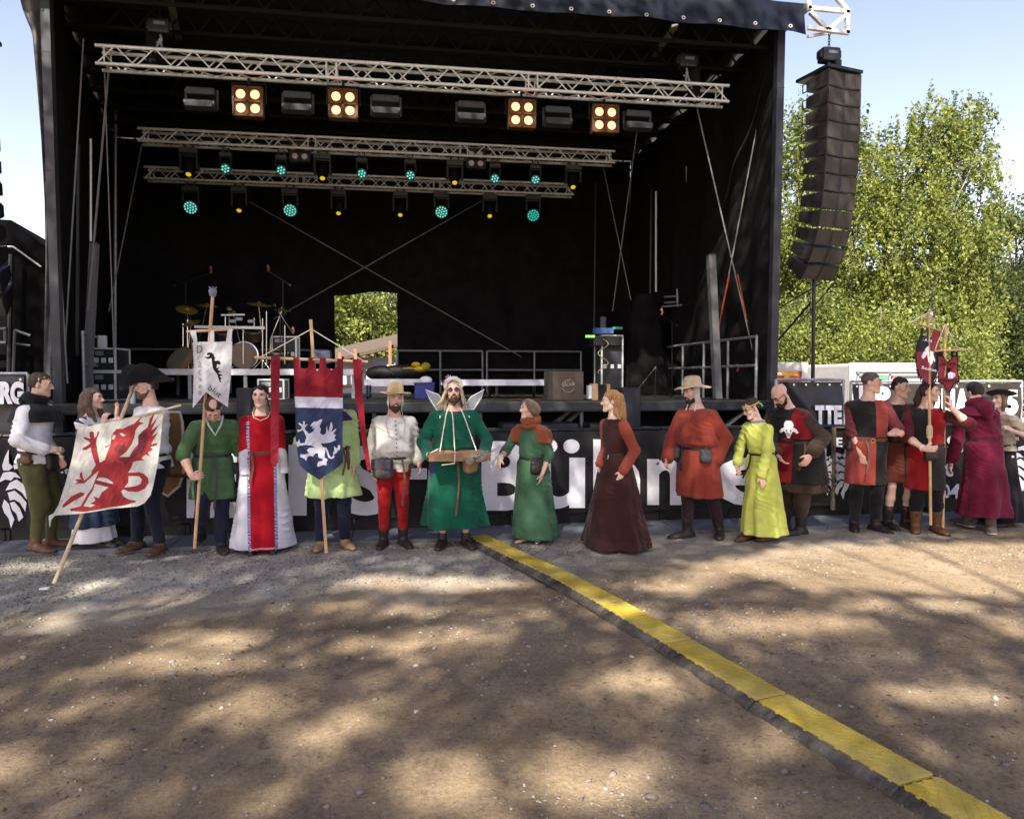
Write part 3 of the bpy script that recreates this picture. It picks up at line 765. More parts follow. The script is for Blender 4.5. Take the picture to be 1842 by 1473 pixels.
def blinder(px, py, Y, s, lit, label, group):
    c = PX(px, py, Y); rt = empty('blinder_lamp', c, 0, label, 'stage lamp', group); h = s / 2
    m = mat('amber_lit_case', (.075, .032, .002), rough=.55) if lit else M_BLKM  # amber glow of the lit bulbs is put into the case colour
    fr = MB().bevbox(c + (-h, .0, -h), c + (h, .16, h), .012)
    for q in (-1, 0, 1):
        fr.bar(c + np.array((q * h * .97, -.012, -h)), c + np.array((q * h * .97, -.012, h)), .024); fr.bar(c + np.array((-h, -.013, q * h * .97)), c + np.array((h, -.013, q * h * .97)), .022)
    adopt(fr.build('case', m), rt)
    adopt(MB().tube([c + (-h - .03, .08, 0), c + (-h - .03, .08, h + .07), c + (h + .03, .08, h + .07), c + (h + .03, .08, 0)], .012, 6).tube([c + (0, .08, h + .07), c + (0, .08, h + .16)], .02, 6).build('bracket', M_BLKM), rt)
    for i in (-1, 1):
        for j in (-1, 1): adopt(disc(MB(), c + (i * h * .48, -.008, j * h * .48), s * .155, .02).build('bulb', M_WARM if lit else M_DEADL, None, True), rt)
for k, (x, y) in enumerate(((446, 183), (617, 187), (939, 205), (1089, 214))):
    blinder(x, y, Y1, .41, True, ('four-bulb amber blinder glowing nearest the left end of the front truss', 'four-bulb amber blinder glowing second from the left on the front truss',
            'four-bulb amber blinder glowing third from the left on the front truss', 'four-bulb amber blinder glowing nearest the right end of the front truss')[k], 'lit amber blinders on the front truss')
blinder(539, 273, Y2, .37, False, 'unlit black blinder with four pale bulbs on the left half of the middle truss', 'unlit blinders on the middle truss')
blinder(856, 286, Y2, .37, False, 'unlit black blinder with four pale bulbs on the right half of the middle truss', 'unlit blinders on the middle truss')
def flood(px, py, Y, label):
    c = PX(px, py, Y); rt = empty('flood_lamp', c, 0, label, 'stage lamp', 'grey flood lamps on the front truss')
    m = mat('grey_flood_case', (.03, .032, .034), rough=.5, var=.2)
    adopt(MB().bevbox(c + (-.2, .02, .05), c + (.2, .26, .155), .03).bar(c + np.array((-.215, .12, .15)), c + np.array((-.215, .12, -.13)), .02, .03).bar(c + np.array((.215, .12, .15)), c + np.array((.215, .12, -.13)), .02, .03).build('bracket', m), rt)
    b = MB(); V, F = [], []
    for x in (-.205, .205):
        for k in range(9):
            a = math.pi * k / 8; V.append(c + (x, .08 - .13 * math.sin(a), -.09 + .075 * math.cos(a)))
    F = [(k, k + 1, k + 10, k + 9) for k in range(8)] + [tuple(range(9)), tuple(range(17, 8, -1)), (0, 9, 17, 8)]
    b.add(V, F); adopt(b.build('head', m, None, True), rt)
    adopt(MB().bevbox(c + (-.18, -.065, -.15), c + (.18, -.045, -.07), .008).build('glass', M_REFL), rt)
for k, (x, y) in enumerate(((359, 175), (534, 182), (694, 188), (848, 199), (1005, 208), (1150, 215))):
    flood(x, y, Y1, ('grey flood lamp beside the leftmost amber blinder', 'grey flood lamp between the two left amber blinders', 'grey flood lamp just right of the second amber blinder',
          'grey flood lamp just left of the third amber blinder', 'grey flood lamp between the two right amber blinders', 'grey flood lamp at the right end of the front truss')[k])
def led_disc(rt, c, r, n, tilt, bright=True):
    az = np.array((0, -math.cos(tilt), -math.sin(tilt))); ay = np.array((0, -math.sin(tilt), math.cos(tilt)))
    adopt(disc(MB(), c, r, .015, 24, tilt).build('lens', M_TEALR, None, True), rt)
    mb = MB(); rings = ((0, 1), (.42, 6), (.8, 12)) if n > 10 else ((0, 1), (.62, 6))
    for rr, k in rings:
        for q in range(k):
            a = 6.283 * q / k + .3; p = c + CX * (r * rr * math.cos(a)) + ay * (r * rr * math.sin(a)) + az * .018
            mb.lathe([(.001, .004), (r * (.125 if n > 10 else .19), .001)], (p, CX, ay, az), 10)
    o = adopt(mb.build('diodes', M_GREEN if bright else mat('teal_led_glow', (.02, .20, .175), emit=1.0, var=0)), rt); o['kind'] = 'stuff'
def head_lamp(px, py, ly, Y, s, kind, label, group, bright=True):
    """px, py: where the base meets the truss; ly: height of the lens in the picture"""
    b = PX(px, py, Y); l = PX(px, ly, Y); rt = empty('moving_head', b, 0, label, 'stage lamp', group)
    H = b[2] - l[2]; w = s
    adopt(MB().bevbox(b + (-w * .52, -w * .3, -w * .30), b + (w * .52, w * .42, w * .02), .012).bevbox(b + (-w * .3, -.02, .0), b + (-w * .2, .06, .10), .006).bevbox(b + (w * .2, -.02, .0), b + (w * .3, .06, .10), .006).build('base', mat('grey_lamp_base', (.05, .05, .053), rough=.5)), rt)
    adopt(MB().bevbox(b + (-w * .56, -.05, -H * .82), b + (-w * .40, .09, -w * .26), .015).bevbox(b + (w * .40, -.05, -H * .82), b + (w * .56, .09, -w * .26), .015).bevbox(b + (-w * .5, -.05, -w * .42), b + (w * .5, .09, -w * .27), .015).build('yoke', M_BLKM), rt)
    tilt = R(58 if kind == 'spot' else 35); az = np.array((0, -math.cos(tilt), -math.sin(tilt))); ay = np.array((0, -math.sin(tilt), math.cos(tilt)))
    if kind == 'spot':
        top = l - az * H * .62
        adopt(MB().lathe([(w * .18, 0), (w * .36, .03), (w * .38, H * .35), (w * .24, H * .62), (w * .2, H * .62)], (top, CX, ay, az), 18).build('head', M_BLKM, None, True), rt)
        adopt(disc(MB(), l, w * .165, .02, 16, tilt).build('lens', M_YELL, None, True), rt)
    else:
        top = l - az * w * .5; r = w * .44
        adopt(MB().lathe([(r * .5, 0), (r * .9, .05), (r * 1.08, w * .32), (r * 1.1, w * .5), (r * 1.0, w * .51)], (top, CX, ay, az), 22).build('head', M_BLKM, None, True), rt)
        led_disc(rt, l + az * .012, r, 19 if s > .27 else 7, tilt, bright)
for k, (x, y, ly) in enumerate(((339, 268, 314), (580, 279, 321), (818, 291, 329), (1031, 299, 337))):
    head_lamp(x, y, ly, Y2, .30, 'spot', ('black spot head with yellow lens at the left end of the middle truss', 'black yellow-lensed spot beside the left unlit blinder', 'black yellow-lensed spot beside the right unlit blinder', 'black spot head with yellow lens at the right end of the middle truss')[k], 'yellow-lensed spots on the middle truss')
for k, (x, y, ly) in enumerate(((406, 276, 303), (506, 281, 306), (651, 286, 312), (738, 289, 315), (890, 296, 321), (963, 299, 323))):
    head_lamp(x, y, ly, Y2, .205, 'led', 'small green-lit lamp on the middle truss, ' + ('nearest its left end', 'left of the left unlit blinder', 'just left of the middle of the stage', 'just right of the middle of the stage', 'just right of the right unlit blinder', 'nearest its right end')[k], 'small green lamps on the middle truss')
for k, (x, y, ly) in enumerate(((430, 338, 379), (609, 344, 384), (720, 347, 387), (881, 352, 389))):
    head_lamp(x, y, ly, Y3, .30, 'spot', 'black yellow-lensed spot on the rear truss, ' + ('between the two left green lamps', 'just right of the second green lamp', 'just left of the third green lamp', 'between the two right green lamps')[k], 'yellow-lensed spots on the rear truss')
for k, (x, y, ly) in enumerate(((343, 337, 373), (522, 342, 378), (794, 349, 381), (959, 353, 387))):
    head_lamp(x, y, ly, Y3, .31, 'led', 'large round green lamp under rear truss, ' + ('leftmost of four', 'second from left', 'third from left', 'rightmost of four')[k], 'large green lamps on the rear truss', k < 3)

# ---- hanging loudspeaker columns
def cabinet(w, d, h, name, parent):
    mb = MB(); hb = h * .66; c = .03
    V = [(-w / 2, -d / 2, -h / 2), (0, -d / 2 + c, -h / 2), (w / 2, -d / 2, -h / 2), (w / 2, d / 2, -hb / 2), (-w / 2, d / 2, -hb / 2)]
    V += [(x, y, -z) for x, y, z in V]
    mb.add(V, [(0, 4, 3, 2, 1), (5, 6, 7, 8, 9), (0, 1, 6, 5), (1, 2, 7, 6), (2, 3, 8, 7), (3, 4, 9, 8), (4, 0, 5, 9)])
    o = mb.build(name, mat('speaker_black', (.018, .016, .0145), rough=.6, var=.25), parent)
    g = MB()
    for sx in (-1, 1):
        a = np.array((sx * .03, -d / 2 + c - .006, 0)); b = np.array((sx * (w / 2 - .015), -d / 2 - .005, 0))
        g.add([a + (0, 0, -h / 2 + .012), b + (0, 0, -h / 2 + .012), b + (0, 0, h / 2 - .012), a + (0, 0, h / 2 - .012)], [(0, 1, 2, 3) if sx > 0 else (3, 2, 1, 0)])
    g.build('grille', mat('speaker_grille', (.045, .038, .031), rough=.75, var=.2, scale=40, bump=.3, bscale=200), o)
    for sx in (-1, 1):
        for z in (-.035, .035):
            hd = MB().lathe([(.045, 0), (.04, -.012), (.001, -.014)], (np.array((sx * (w / 2 + .002), -.02, z)), np.array((0, 1., 0)), np.array((0, 0, .55)), np.array((sx * 1., 0, 0))), 12)
            hd.build('handle', M_BLK, o)
    for sx in (-1, 1):
        x = sx * (w / 2 - .02); rg = MB().tube([(x, d / 2, -h * .26), (x, d / 2 + .09, -h * .26), (x, d / 2 + .09, h * .26), (x, d / 2, h * .26)], .010, 5)
        rg.build('rigging_frame', M_BLKM, o); MB().bar((x, -d / 2 + .02, -h / 2 - .01), (x, -d / 2 + .02, h / 2 + .01), .03, .02).build('link_plate', M_BLKM, o)
    return o
def line_array(top, yaw, n, label, step=.244, w=.64, d=.42):
    rt = empty('line_array', top, yaw, label, 'loudspeaker', 'hanging loudspeaker columns')
    MB().bevbox((-.335, -.23, -.05), (.335, .42, .0), .012).bevbox((-.05, -.1, 0), (.05, .3, .16), .01).build('fly_frame', M_BLKM, rt)
    proto = cabinet(w, d, step - .012, 'cabinet', rt); z, y, ang = -.06 - step / 2, 0., 0.
    angs = [.2, .4, .6, .8, 1.0, 1.5, 2, 3, 4.5, 6, 7, 8][:n]
    for k in range(n):
        o = proto if k == 0 else copy_tree(proto, rt)
        ang += R(angs[k]); o.location = (0, y, z); o.rotation_euler = (ang, 0, 0)
        z -= step * math.cos(ang); y += step * math.sin(ang) * 1.0
    return rt
tp = PX(1500, 131, 10.1)
line_array(tp, R(13), 12, 'tall column of black loudspeakers hanging in front of the birches')
tp2 = PX(-74, 45, 10.1)
line_array(tp2, R(10), 12, 'black loudspeaker column cut by the left picture edge', step=.29)
hoist(PX(1491, 101, 10.1), PX(1491, 62, 10.1)[2], 'dark chain hoist above the hanging speaker column', 1.0, bag=0, foot=PX(1496, 128, 10.1))
def outrigger(x0, x1, flip, label):
    rt = empty('outrigger_truss', PX(x0, 35, 10.05), 0, label, 'truss')
    m = mat('galvanised_steel', (.50, .48, .44), rough=.5, metal=.3, var=.2)
    for nm, pts in (('chord', ((x0, 15), (x1, 22))), ('chord', ((x0, 50), (x1, 60))), ('end_bar', ((x1 - 3 * flip, 20), (x1 - 3 * flip, 62))), ('diagonal', ((x0 + 4 * flip, 22), (x0 + 36 * flip, 54))), ('diagonal', ((x0 + 36 * flip, 54), (x1 - 6 * flip, 28))),
                    ('diagonal', ((x1 - 4 * flip, 18), (x0 + 20 * flip, -40))), ('diagonal', ((x0 - 6 * flip, -40), (x0 + 3 * flip, 18)))):
        for dy in ((0, .42) if nm != 'diagonal' else (0,)):
            adopt(MB().bar(PX(*pts[0], 10.05 + dy), PX(*pts[1], 10.05 + dy), .055, .055, (0, 1, 0)).build(nm, m), rt)
    adopt(MB().bar(PX(x0, 66, 10.05), PX(x0 + 50 * flip, 58, 10.3), .04).build('strut', m), rt)
outrigger(1453, 1527, 1, 'bright lattice outrigger sticking out of the roof corner against the sky')

# ---- wires, straps and pipes
def line_thing(name, pts, r, m, label, cat, group=None, n=6):
    o = MB().tube(pts, r, n).build(name, m, None, True); return tag(o, label, cat, group)
W = lambda a, ya, b, yb: [PX(*a, ya), PX(*b, yb)]
GW = 'steel wires bracing the stage'
for a, ya, b, yb, r, lb in (((447, 362), 17.1, (938, 642), 17.1, .014, 'steel wire falling from upper left to lower right across the black backdrop'),
                            ((866, 362), 17.2, (492, 574), 17.2, .014, 'steel wire rising from the drums to upper right across the black backdrop'),
                            ((1254, 196), 11.4, (1368, 690), 11.0, .012, 'thin wire from the front truss end down to the right railing'),
                            ((1392, 70), 10.9, (1291, 600), 11.5, .012, 'thin wire from the right roof corner down to the grey beam'),
                            ((1146, 235), 13.5, (1102, 560), 14.4, .012, 'thin wire from the rightmost flood lamp to the mixer rack'),
                            ((1085, 300), 15.0, (1135, 540), 14.6, .010, 'thin wire from the middle truss end to the black draped gear'),
                            ((86, 120), 10.55, (121, 690), 10.7, .014, 'pale rope beside the left front post'),
                            ((150, 70), 11.2, (113, 690), 10.9, .013, 'pale rope crossing behind the left front post'),
                            ((196, 120), 11.4, (158, 560), 11.2, .016, 'grey strap slanting left below the front truss end'),
                            ((188, 130), 11.5, (205, 640), 11.9, .010, 'thin rope hanging from the left end of the front truss'),
                            ((255, 262), 14.2, (196, 560), 13.0, .012, 'wire from the left end of the middle truss to the flight cases')):
    line_thing('guy_wire', W(a, ya, b, yb), r, M_GUY, lb, 'wire', GW)
M_ORANGE = mat('orange_strap', (.55, .075, .015), rough=.7)
line_thing('ratchet_strap', W((1327, 494), 11.2, (1344, 580), 11.15), .011, M_ORANGE, 'orange strap section on the wire running down to the right railing', 'strap', 'orange straps')
line_thing('ratchet_strap', W((1312, 494), 11.2, (1292, 592), 11.45), .011, M_ORANGE, 'orange strap section on the wire ending at the grey beam', 'strap', 'orange straps')
def mast(a, b, Y, w, label, m=M_GREYP):
    A, B = PX(*a, Y), PX(*b, Y); B[2] = DZ; rt = empty('lift_mast', B, 0, label, 'mast')
    adopt(MB().bar(A, B, w, w, (0, 1, 0)).build('tube', m), rt)
    adopt(MB().cbox(B + (0, 0, .01), (w * .8, w * .8, .01)).cbox(A, (w * .53, w * .53, .012)).build('end_plate', M_BLKM), rt)
mast((1279, 458), (1291, 720), 11.2, .115, 'tall plain grey square beam standing on the deck by the right railing', mat('mid_grey_beam', (.13, .13, .135), rough=.6))
mast((170, 437), (155, 700), 11.3, .10, 'tall plain grey square beam beside the stacked flight cases', MATS['mid_grey_beam'])
for a, b, Y, r, m, lb in (((1180, 345), (1180, 525), 14.9, .022, M_WHITE, 'bright vertical tube low in the right half of the backdrop'), ((1172, 340), (1170, 528), 15.0, .03, M_BLKM, 'dark vertical tube beside the bright tube'),
                          ((1212, 250), (1218, 520), 14.6, .02, M_ALUD, 'long grey vertical tube at the right side drape'), ((1236, 300), (1240, 520), 14.0, .03, M_ALUD, 'grey lift tube with clamps by the right drape'), ((1252, 300), (1255, 690), 14.0, .02, M_BLKM, 'slim dark tube by the right drape'),
                          ((1072, 330), (1068, 700), 16.6, .025, M_BLKM, 'slim black tube standing at the back corner'), ((208, 120), (207, 650), 15.6, .03, M_ALUD, 'grey edge tube of the left end of the backdrop'),
                          ((140, 260), (137, 640), 11.9, .035, M_BLKM, 'dark vertical tube in the left wing'), ((163, 250), (163, 440), 12.2, .02, M_ALU, 'bright short tube in the left wing')):
    line_thing('stage_tube', W(a, Y, b, Y), r, m, lb, 'tube')
o = MB()
for z in (0, .12): o.tube([PX(1195, 534, 14.2) + (0, 0, -z), PX(1240, 532 , 14.2) + (0, 0, -z)], .022, 8)
o.tube([PX(1190, 552, 14.2), PX(1240, 548, 14.0)], .016, 8); o.tube([PX(1218, 520, 14.2), PX(1219, 552, 14.2)], .02, 8)
tag(o.build('clamp_bar', M_ALUD, None, True), 'short horizontal grey clamp bars by the right side drape', 'bar')

# ---- platforms
def riser(x0, x1, ytop, Y, depth, label, wheels=False):
    a, b = PX(x0, ytop, Y), PX(x1, ytop, Y); zt = (a[2] + b[2]) / 2; rt = empty('stage_platform', ((a[0] + b[0]) / 2, Y, DZ), 0, label, 'platform', 'low platforms on the deck')
    adopt(MB().box((a[0], Y, zt - .025), (b[0], Y + depth, zt)).build('board', M_DECK), rt)
    M_RAIL = mat('bright_rail', (.56, .57, .60), rough=.45, metal=.2); adopt(MB().box((a[0], Y - .03, zt - .10), (b[0], Y - .001, zt + .003)).build('edge_rail', M_RAIL), rt); adopt(MB().box((a[0], Y + depth, zt - .10), (b[0], Y + depth + .03, zt)).build('edge_rail', M_RAIL), rt)
    n = max(2, int(round((b[0] - a[0]) / 1.0)) + 1)
    for k in range(n):
        for yy in (Y + .04, Y + depth - .08):
            x = a[0] + .05 + (b[0] - a[0] - .1) * k / (n - 1)
            if wheels:
                adopt(MB().bar((x, yy, zt - .1), (x, yy, DZ + .1), .04).lathe([(.05, -.02), (.055, 0), (.05, .02)], (np.array((x, yy, DZ + .055)), np.array((0, 1., 0)), CZ, CX), 14).build('castor', M_BLKM), rt)
            else: adopt(MB().bar((x, yy, zt - .1), (x, yy, DZ), .055).build('leg', M_ALUD), rt)
    return zt
ZR = riser(232, 640, 664, 13.0, 2.6, 'long raised platform with bright edge under the drum kit')
riser(655, 762, 682, 12.3, 1.2, 'rolling platform carrying black gig bags and a yellow cloth', True); riser(800, 986, 683, 12.3, 1.2, 'rolling platform left of the brown crest crate', True)

# ---- drum kit
DK = 14.2
kit = empty('drum_kit', (*PX(430, 655, DK)[:2], ZR), 0, 'drum kit with gold cymbals and chrome stands on the long raised platform', 'drum kit')
M_CHR = mat('chrome', (.6, .6, .6), rough=.2, metal=.9, var=.05); M_GOLD = mat('cymbal_brass', (.42, .30, .05), rough=.35, metal=.6, var=.2, scale=20); M_SKIN = mat('drum_skin', (.16, .17, .135), rough=.6); M_SHELL = mat('drum_shell', (.05, .03, .02), rough=.35, coat=.3)
def drum(px, py, Y, r, h, ax, nm):
    c = PX(px, py, Y); az = np.array(ax, float); az /= np.linalg.norm(az); x_ = np.cross(az, (0.1, .3, .9)); x_ /= np.linalg.norm(x_); y_ = np.cross(az, x_)
    o = adopt(MB().lathe([(r, -h / 2), (r * 1.03, -h / 2 + .02), (r, -h / 2 + .03), (r, h / 2 - .03), (r * 1.03, h / 2 - .02), (r, h / 2)], (c, x_, y_, az), 28).build(nm, M_SHELL, None, True), kit)
    adopt(MB().lathe([(r * 1.04, h / 2 - .03), (r * 1.05, h / 2 + .005), (r * .98, h / 2 + .008)], (c, x_, y_, az), 28, None, False).build('rim', M_CHR, None, True), o)
    adopt(MB().lathe([(r * .97, h / 2 - .004), (.01, h / 2)], (c, x_, y_, az), 28).build('skin', M_SKIN, None, True), o)
KD = M_SKIN; M_SKIN = mat('dark_drum_skin', (.03, .025, .02), rough=.4); drum(443, 640, DK + .1, .25, .4, (0, -1, 0), 'kick_drum'); M_SKIN = KD; drum(402, 604, DK, .15, .2, (0, -.5, 1), 'tom'); drum(456, 602, DK, .16, .2, (0, -.5, 1), 'tom'); drum(385, 628, DK + .2, .2, .3, (.1, -.3, 1), 'tom'); drum(500, 640, DK + .2, .19, .16, (0, -.2, 1), 'snare_drum')
def cymbal(px, py, Y, r, tilt, foot, m=M_GOLD):
    c = PX(px, py, Y); az = np.array((math.sin(tilt) * .6, -abs(math.sin(tilt)), math.cos(tilt))); az /= np.linalg.norm(az); x_ = np.cross(az, (0, 1., 0)); x_ /= np.linalg.norm(x_); y_ = np.cross(az, x_)
    adopt(MB().lathe([(.012, .035), (.04, .025), (.05, .01), (r * .6, 0), (r, -.015), (r, -.018), (.05, .004)], (c, x_, y_, az), 30).build('cymbal', m, None, True), kit)
    f = PX(foot, 655, Y); f[2] = ZR; md = (c + f) / 2; md[0] = f[0]
    adopt(MB().tube([c + az * .05, c - az * .03, md, f], .011, 7).tube([f + (0, 0, .2), f + (.16, -.12, 0)], .008, 5).tube([f + (0, 0, .2), f + (-.16, -.12, 0)], .008, 5).tube([f + (0, 0, .2), f + (0, .18, 0)], .008, 5).build('cymbal_stand', M_CHR, None, True), kit)
for a in ((466, 547, DK, .215, .2, 472), (372, 549, DK + .5, .21, .15, 360), (336, 556, DK, .19, .45, 345), (507, 557, DK + .3, .17, .15, 487), (420, 563, DK, .07, .1, 432), (412, 556, DK, .05, .1, 414), (343, 580, DK - .1, .16, -.4, 339)): cymbal(*a)
adopt(MB().bar(PX(350, 588, DK - .2), PX(476, 590, DK - .2), .05).bar(PX(398, 567, DK - .1), PX(440, 566, DK - .1), .03).build('rack_bar', M_ALU), kit)
mb = MB()
for x, y0, y1 in ((329, 582, 655), (337, 575, 655), (472, 573, 655), (479, 560, 655), (405, 570, 590), (457, 572, 590), (437, 590, 655), (512, 585, 655)): mb.tube(W((x, y0), DK - .1, (x, y1), DK - .1), .012, 6)
adopt(mb.build('rack_legs', M_CHR, None, True), kit); kit.children[-1]['kind'] = 'stuff'
for x, y in ((418, 578), (452, 578), (430, 574)): adopt(MB().bevbox(PX(x, y, DK - .1) - (.06, .04, .03), PX(x, y, DK - .1) + (.06, .04, .03), .02).build('percussion_block', mat('pale_block', (.5, .55, .62), rough=.4)), kit)
# frame drum, mic stands
fd = empty('frame_drum', PX(322, 655, 13.3), 0, 'round frame drum leaning at the left end of the raised platform', 'drum')
c = PX(322, 646, 13.25); az = np.array((-.45, -.55, .45)); az /= np.linalg.norm(az); x_ = np.cross(az, CZ); x_ /= np.linalg.norm(x_); y_ = np.cross(az, x_)
adopt(MB().lathe([(.24, -.07), (.25, -.07), (.25, .03), (.24, .035)], (c, x_, y_, az), 30, None, False).build('hoop', M_WOODD, None, True), fd); adopt(MB().lathe([(.235, .02), (.01, .025)], (c, x_, y_, az), 30).build('skin', M_SKIN, None, True), fd)
def mic_stand(px, foot, ytop, tip, Y, label, z0=DZ):
    f = PX(px, foot, Y); f[2] = z0; t = PX(px, ytop, Y); e = PX(*tip, Y - .1); rt = empty('microphone_stand', f, 0, label, 'microphone stand', 'boom microphone stands')
    adopt(MB().tube([f, t], .011, 7).build('pole', M_BLKM, None, True), rt); q = t - (e - t) * .45
    adopt(MB().tube([q, e], .009, 7).lathe([(.02, -.05), (.025, 0), (.02, .05)], (q, CX, CZ, -CY), 8).build('boom', M_BLKM, None, True), rt)
    adopt(MB().tube([e, e + (.02, -.02, .06)], .018, 8).lathe([(.005, .05), (.028, .075), (.024, .11), (.004, .125)], (e, CX, -CY, CZ), 10).build('microphone', mat('rusty_mic', (.35, .10, .07), rough=.5), None, True), rt)
    mb = MB()
    for a in (0, 2.1, 4.2): mb.tube([f + (0, 0, .16), f + (.28 * math.cos(a), .28 * math.sin(a), 0)], .009, 6)
    adopt(mb.build('tripod', M_BLKM, None, True), rt)
mic_stand(334, 655, 507, (379, 491), 14.5, 'boom microphone stand reaching over the left of the drum kit', ZR); mic_stand(509, 655, 505, (482, 488), 14.5, 'boom microphone stand reaching over the right of the drum kit', ZR)
mic_stand(504, 660, 565, (527, 600), 13.6, 'short microphone stand in front of the flight case by the drums', ZR); mic_stand(1209, 700, 580, (1190, 566), 13.4, 'thin microphone stand before the right drape')
mic_stand(1330, 700, 670, (1326, 668), 11.6, 'low stand with tiny lights by the right railing')

# ---- flight cases and gear
def flight_case(x0, y0, x1, y1, Y, d, label, zb=None):
    a, b = PX(x0, y1, Y), PX(x1, y0, Y)
    if zb is not None: a[2] = zb
    rt = empty('flight_case', ((a[0] + b[0]) / 2, Y, a[2]), 0, label, 'flight case', 'flight cases on stage')
    lo, hi = np.array((a[0], Y, a[2])), np.array((b[0], Y + d, b[2]))
    adopt(MB().box(lo, hi).build('panel', mat('case_panel', (.02, .022, .026), rough=.5)), rt)
    mb = MB(); e = .014
    for x in (lo[0], hi[0]):
        for y in (lo[1], hi[1]): mb.cbox((x, y, (lo[2] + hi[2]) / 2), (e, e, (hi[2] - lo[2]) / 2 + e))
        for z in (lo[2], hi[2]): mb.cbox((x, (lo[1] + hi[1]) / 2, z), (e * .95, d / 2, e * .95))
    for y in (lo[1], hi[1]):
        for z in (lo[2], hi[2]): mb.cbox(((lo[0] + hi[0]) / 2, y, z), ((hi[0] - lo[0]) / 2, e * .9, e * .9))
    adopt(mb.build('edging', M_ALU), rt); mx, mz = (lo[0] + hi[0]) / 2, (lo[2] + hi[2]) / 2
    adopt(MB().bevbox((mx - .035, Y - .02, mz - .05), (mx + .035, Y - .002, mz + .03), .008).bevbox((lo[0] + .03, Y - .018, mz - .05), (lo[0] + .10, Y - .002, mz + .03), .008).bevbox((hi[0] - .10, Y - .018, mz - .05), (hi[0] - .03, Y - .002, mz + .03), .008).build('latch', M_ALU), rt)
    adopt(MB().bevbox((lo[0] + .05, Y - .012, hi[2] - .11), (mx, Y - .002, hi[2] - .04), .004).build('label_plate', M_ALUD), rt)
flight_case(166, 670, 207, 716, 12.3, .6, 'lower flight case of the stack in the left wing', DZ); flight_case(166, 627, 207, 667, 12.3, .6, 'upper flight case of the stack in the left wing, a white box on it')
flight_case(490, 606, 532, 655, 14.6, .45, 'upright flight case on the raised platform right of the drums', ZR); flight_case(465, 683, 510, 716, 12.6, .5, 'black case with pale edging under the raised platform', DZ)
a = PX(182, 627, 12.4); tag(MB().bevbox(a + (-.055, 0, .015), a + (.055, .11, .21), .012).build('white_box', M_WHITE), 'small white box on top of the stacked flight cases', 'box')
a = PX(239, 728, 10.35); a[2] = DZ; bt = empty('water_bottle', a, 0, 'clear plastic water bottle on the stage edge behind the black hat', 'bottle')
MB().lathe([(.03, .01), (.036, .012), (.036, .15), (.03, .18), (.014, .205), (.013, .215)], None, 16).build('bottle_body', mat('clear_plastic', (.35, .42, .46), rough=.15, spec=.6), bt, True); MB().lathe([(.016, .215), (.016, .24), (.01, .242)], None, 14).build('cap', M_WHITE, bt, True)
def lumps(name, parts, m, label, cat):   # soft bag shapes
    mb = MB()
    for (px, py, Y, rx, ry, rz) in parts:
        V = ICO_S * np.array((rx, ry, rz)); V = V + .15 * min(rx, rz) * vnoise(V * 9 + px, 3)[:, None]; mb.add(V + PX(px, py, Y), ICO_T)
    return tag(mb.build(name, m, None, True), label, cat)
_bm = bmesh.new(); bmesh.ops.create_icosphere(_bm, subdivisions=3, radius=1); ICO_S = np.array([v.co[:] for v in _bm.verts]); ICO_T = [[v.index for v in f.verts] for f in _bm.faces]; _bm.free()
lumps('gig_bag', [(690, 671, 12.8, .32, .15, .13), (725, 668, 12.8, .35, .16, .13)], M_BLK, 'black soft gig bags lying on the rolling platform', 'bag')
lumps('yellow_cloth', [(757, 664, 12.7, .13, .10, .055), (748, 657, 12.75, .09, .08, .05), (766, 659, 12.65, .08, .08, .07), (735, 663, 12.7, .14, .07, .03)], mat('yellow_fabric', (.30, .21, .006), rough=.8), 'bright yellow cloth bundle on the black gig bags', 'cloth')
a, b = PX(746, 716, 12.2), PX(781, 688, 12.2); a[2] = DZ
cr = empty('blue_crate', ((a[0] + b[0]) / 2, 12.2, DZ), 0, 'blue plastic crate with white cloth standing behind the straw hat', 'crate')
adopt(MB().bevbox((a[0], 12.2, DZ), (b[0], 12.5, b[2]), .015).bevbox((a[0] - .015, 12.185, b[2] - .03), (b[0] + .015, 12.515, b[2] + .001), .008).build('tub', mat('blue_plastic', (.022, .032, .20), rough=.45)), cr)
lumps('white_cloth', [(766, 684, 12.3, .11, .09, .07)], M_WHITE, 'crumpled white cloth on the blue crate', 'cloth')
# crest crate
a, b = PX(986, 722, 11.2), PX(1050, 668, 11.2); a[2] = DZ
ct = empty('crest_crate', ((a[0] + b[0]) / 2, 11.2, DZ), 0, 'brown crate with a pale round crest on the stage edge', 'crate')
adopt(MB().bevbox((a[0], 11.2, DZ), (b[0], 11.55, b[2]), .012).build('crate_box', mat('brown_crate_board', (.10, .075, .055), rough=.7, var=.2, scale=4)), ct)
adopt(MB().box((a[0] + .004, 11.19, DZ + .02), (a[0] + .07, 11.199, b[2] - .01)).build('side_strip', mat('dark_crate_strip', (.04, .045, .04), rough=.7)), ct)
lx, rx_ = a[0] + .07, b[0]; cc = np.array(((lx + rx_) / 2, 11.19, (DZ + b[2]) / 2)); M_CREST = mat('pale_crest_paint', (.42, .38, .24), rough=.8)
mb = MB()
for r_, a0, a1 in ((.10, .2, 2.9), (.10, 3.4, 5.9), (.075, 1.2, 2.6)): mb.tube([cc + (r_ * math.cos(t), -.002, r_ * math.sin(t)) for t in np.linspace(a0, a1, 16)], .005, 5)
adopt(mb.build('ring', M_CREST), ct)
lettering('RAUNK', cc + (-.10, 0, -.015), cc + (.11, 0, -.0), cc + (-.10, 0, .045), M_CREST, ct, .01)
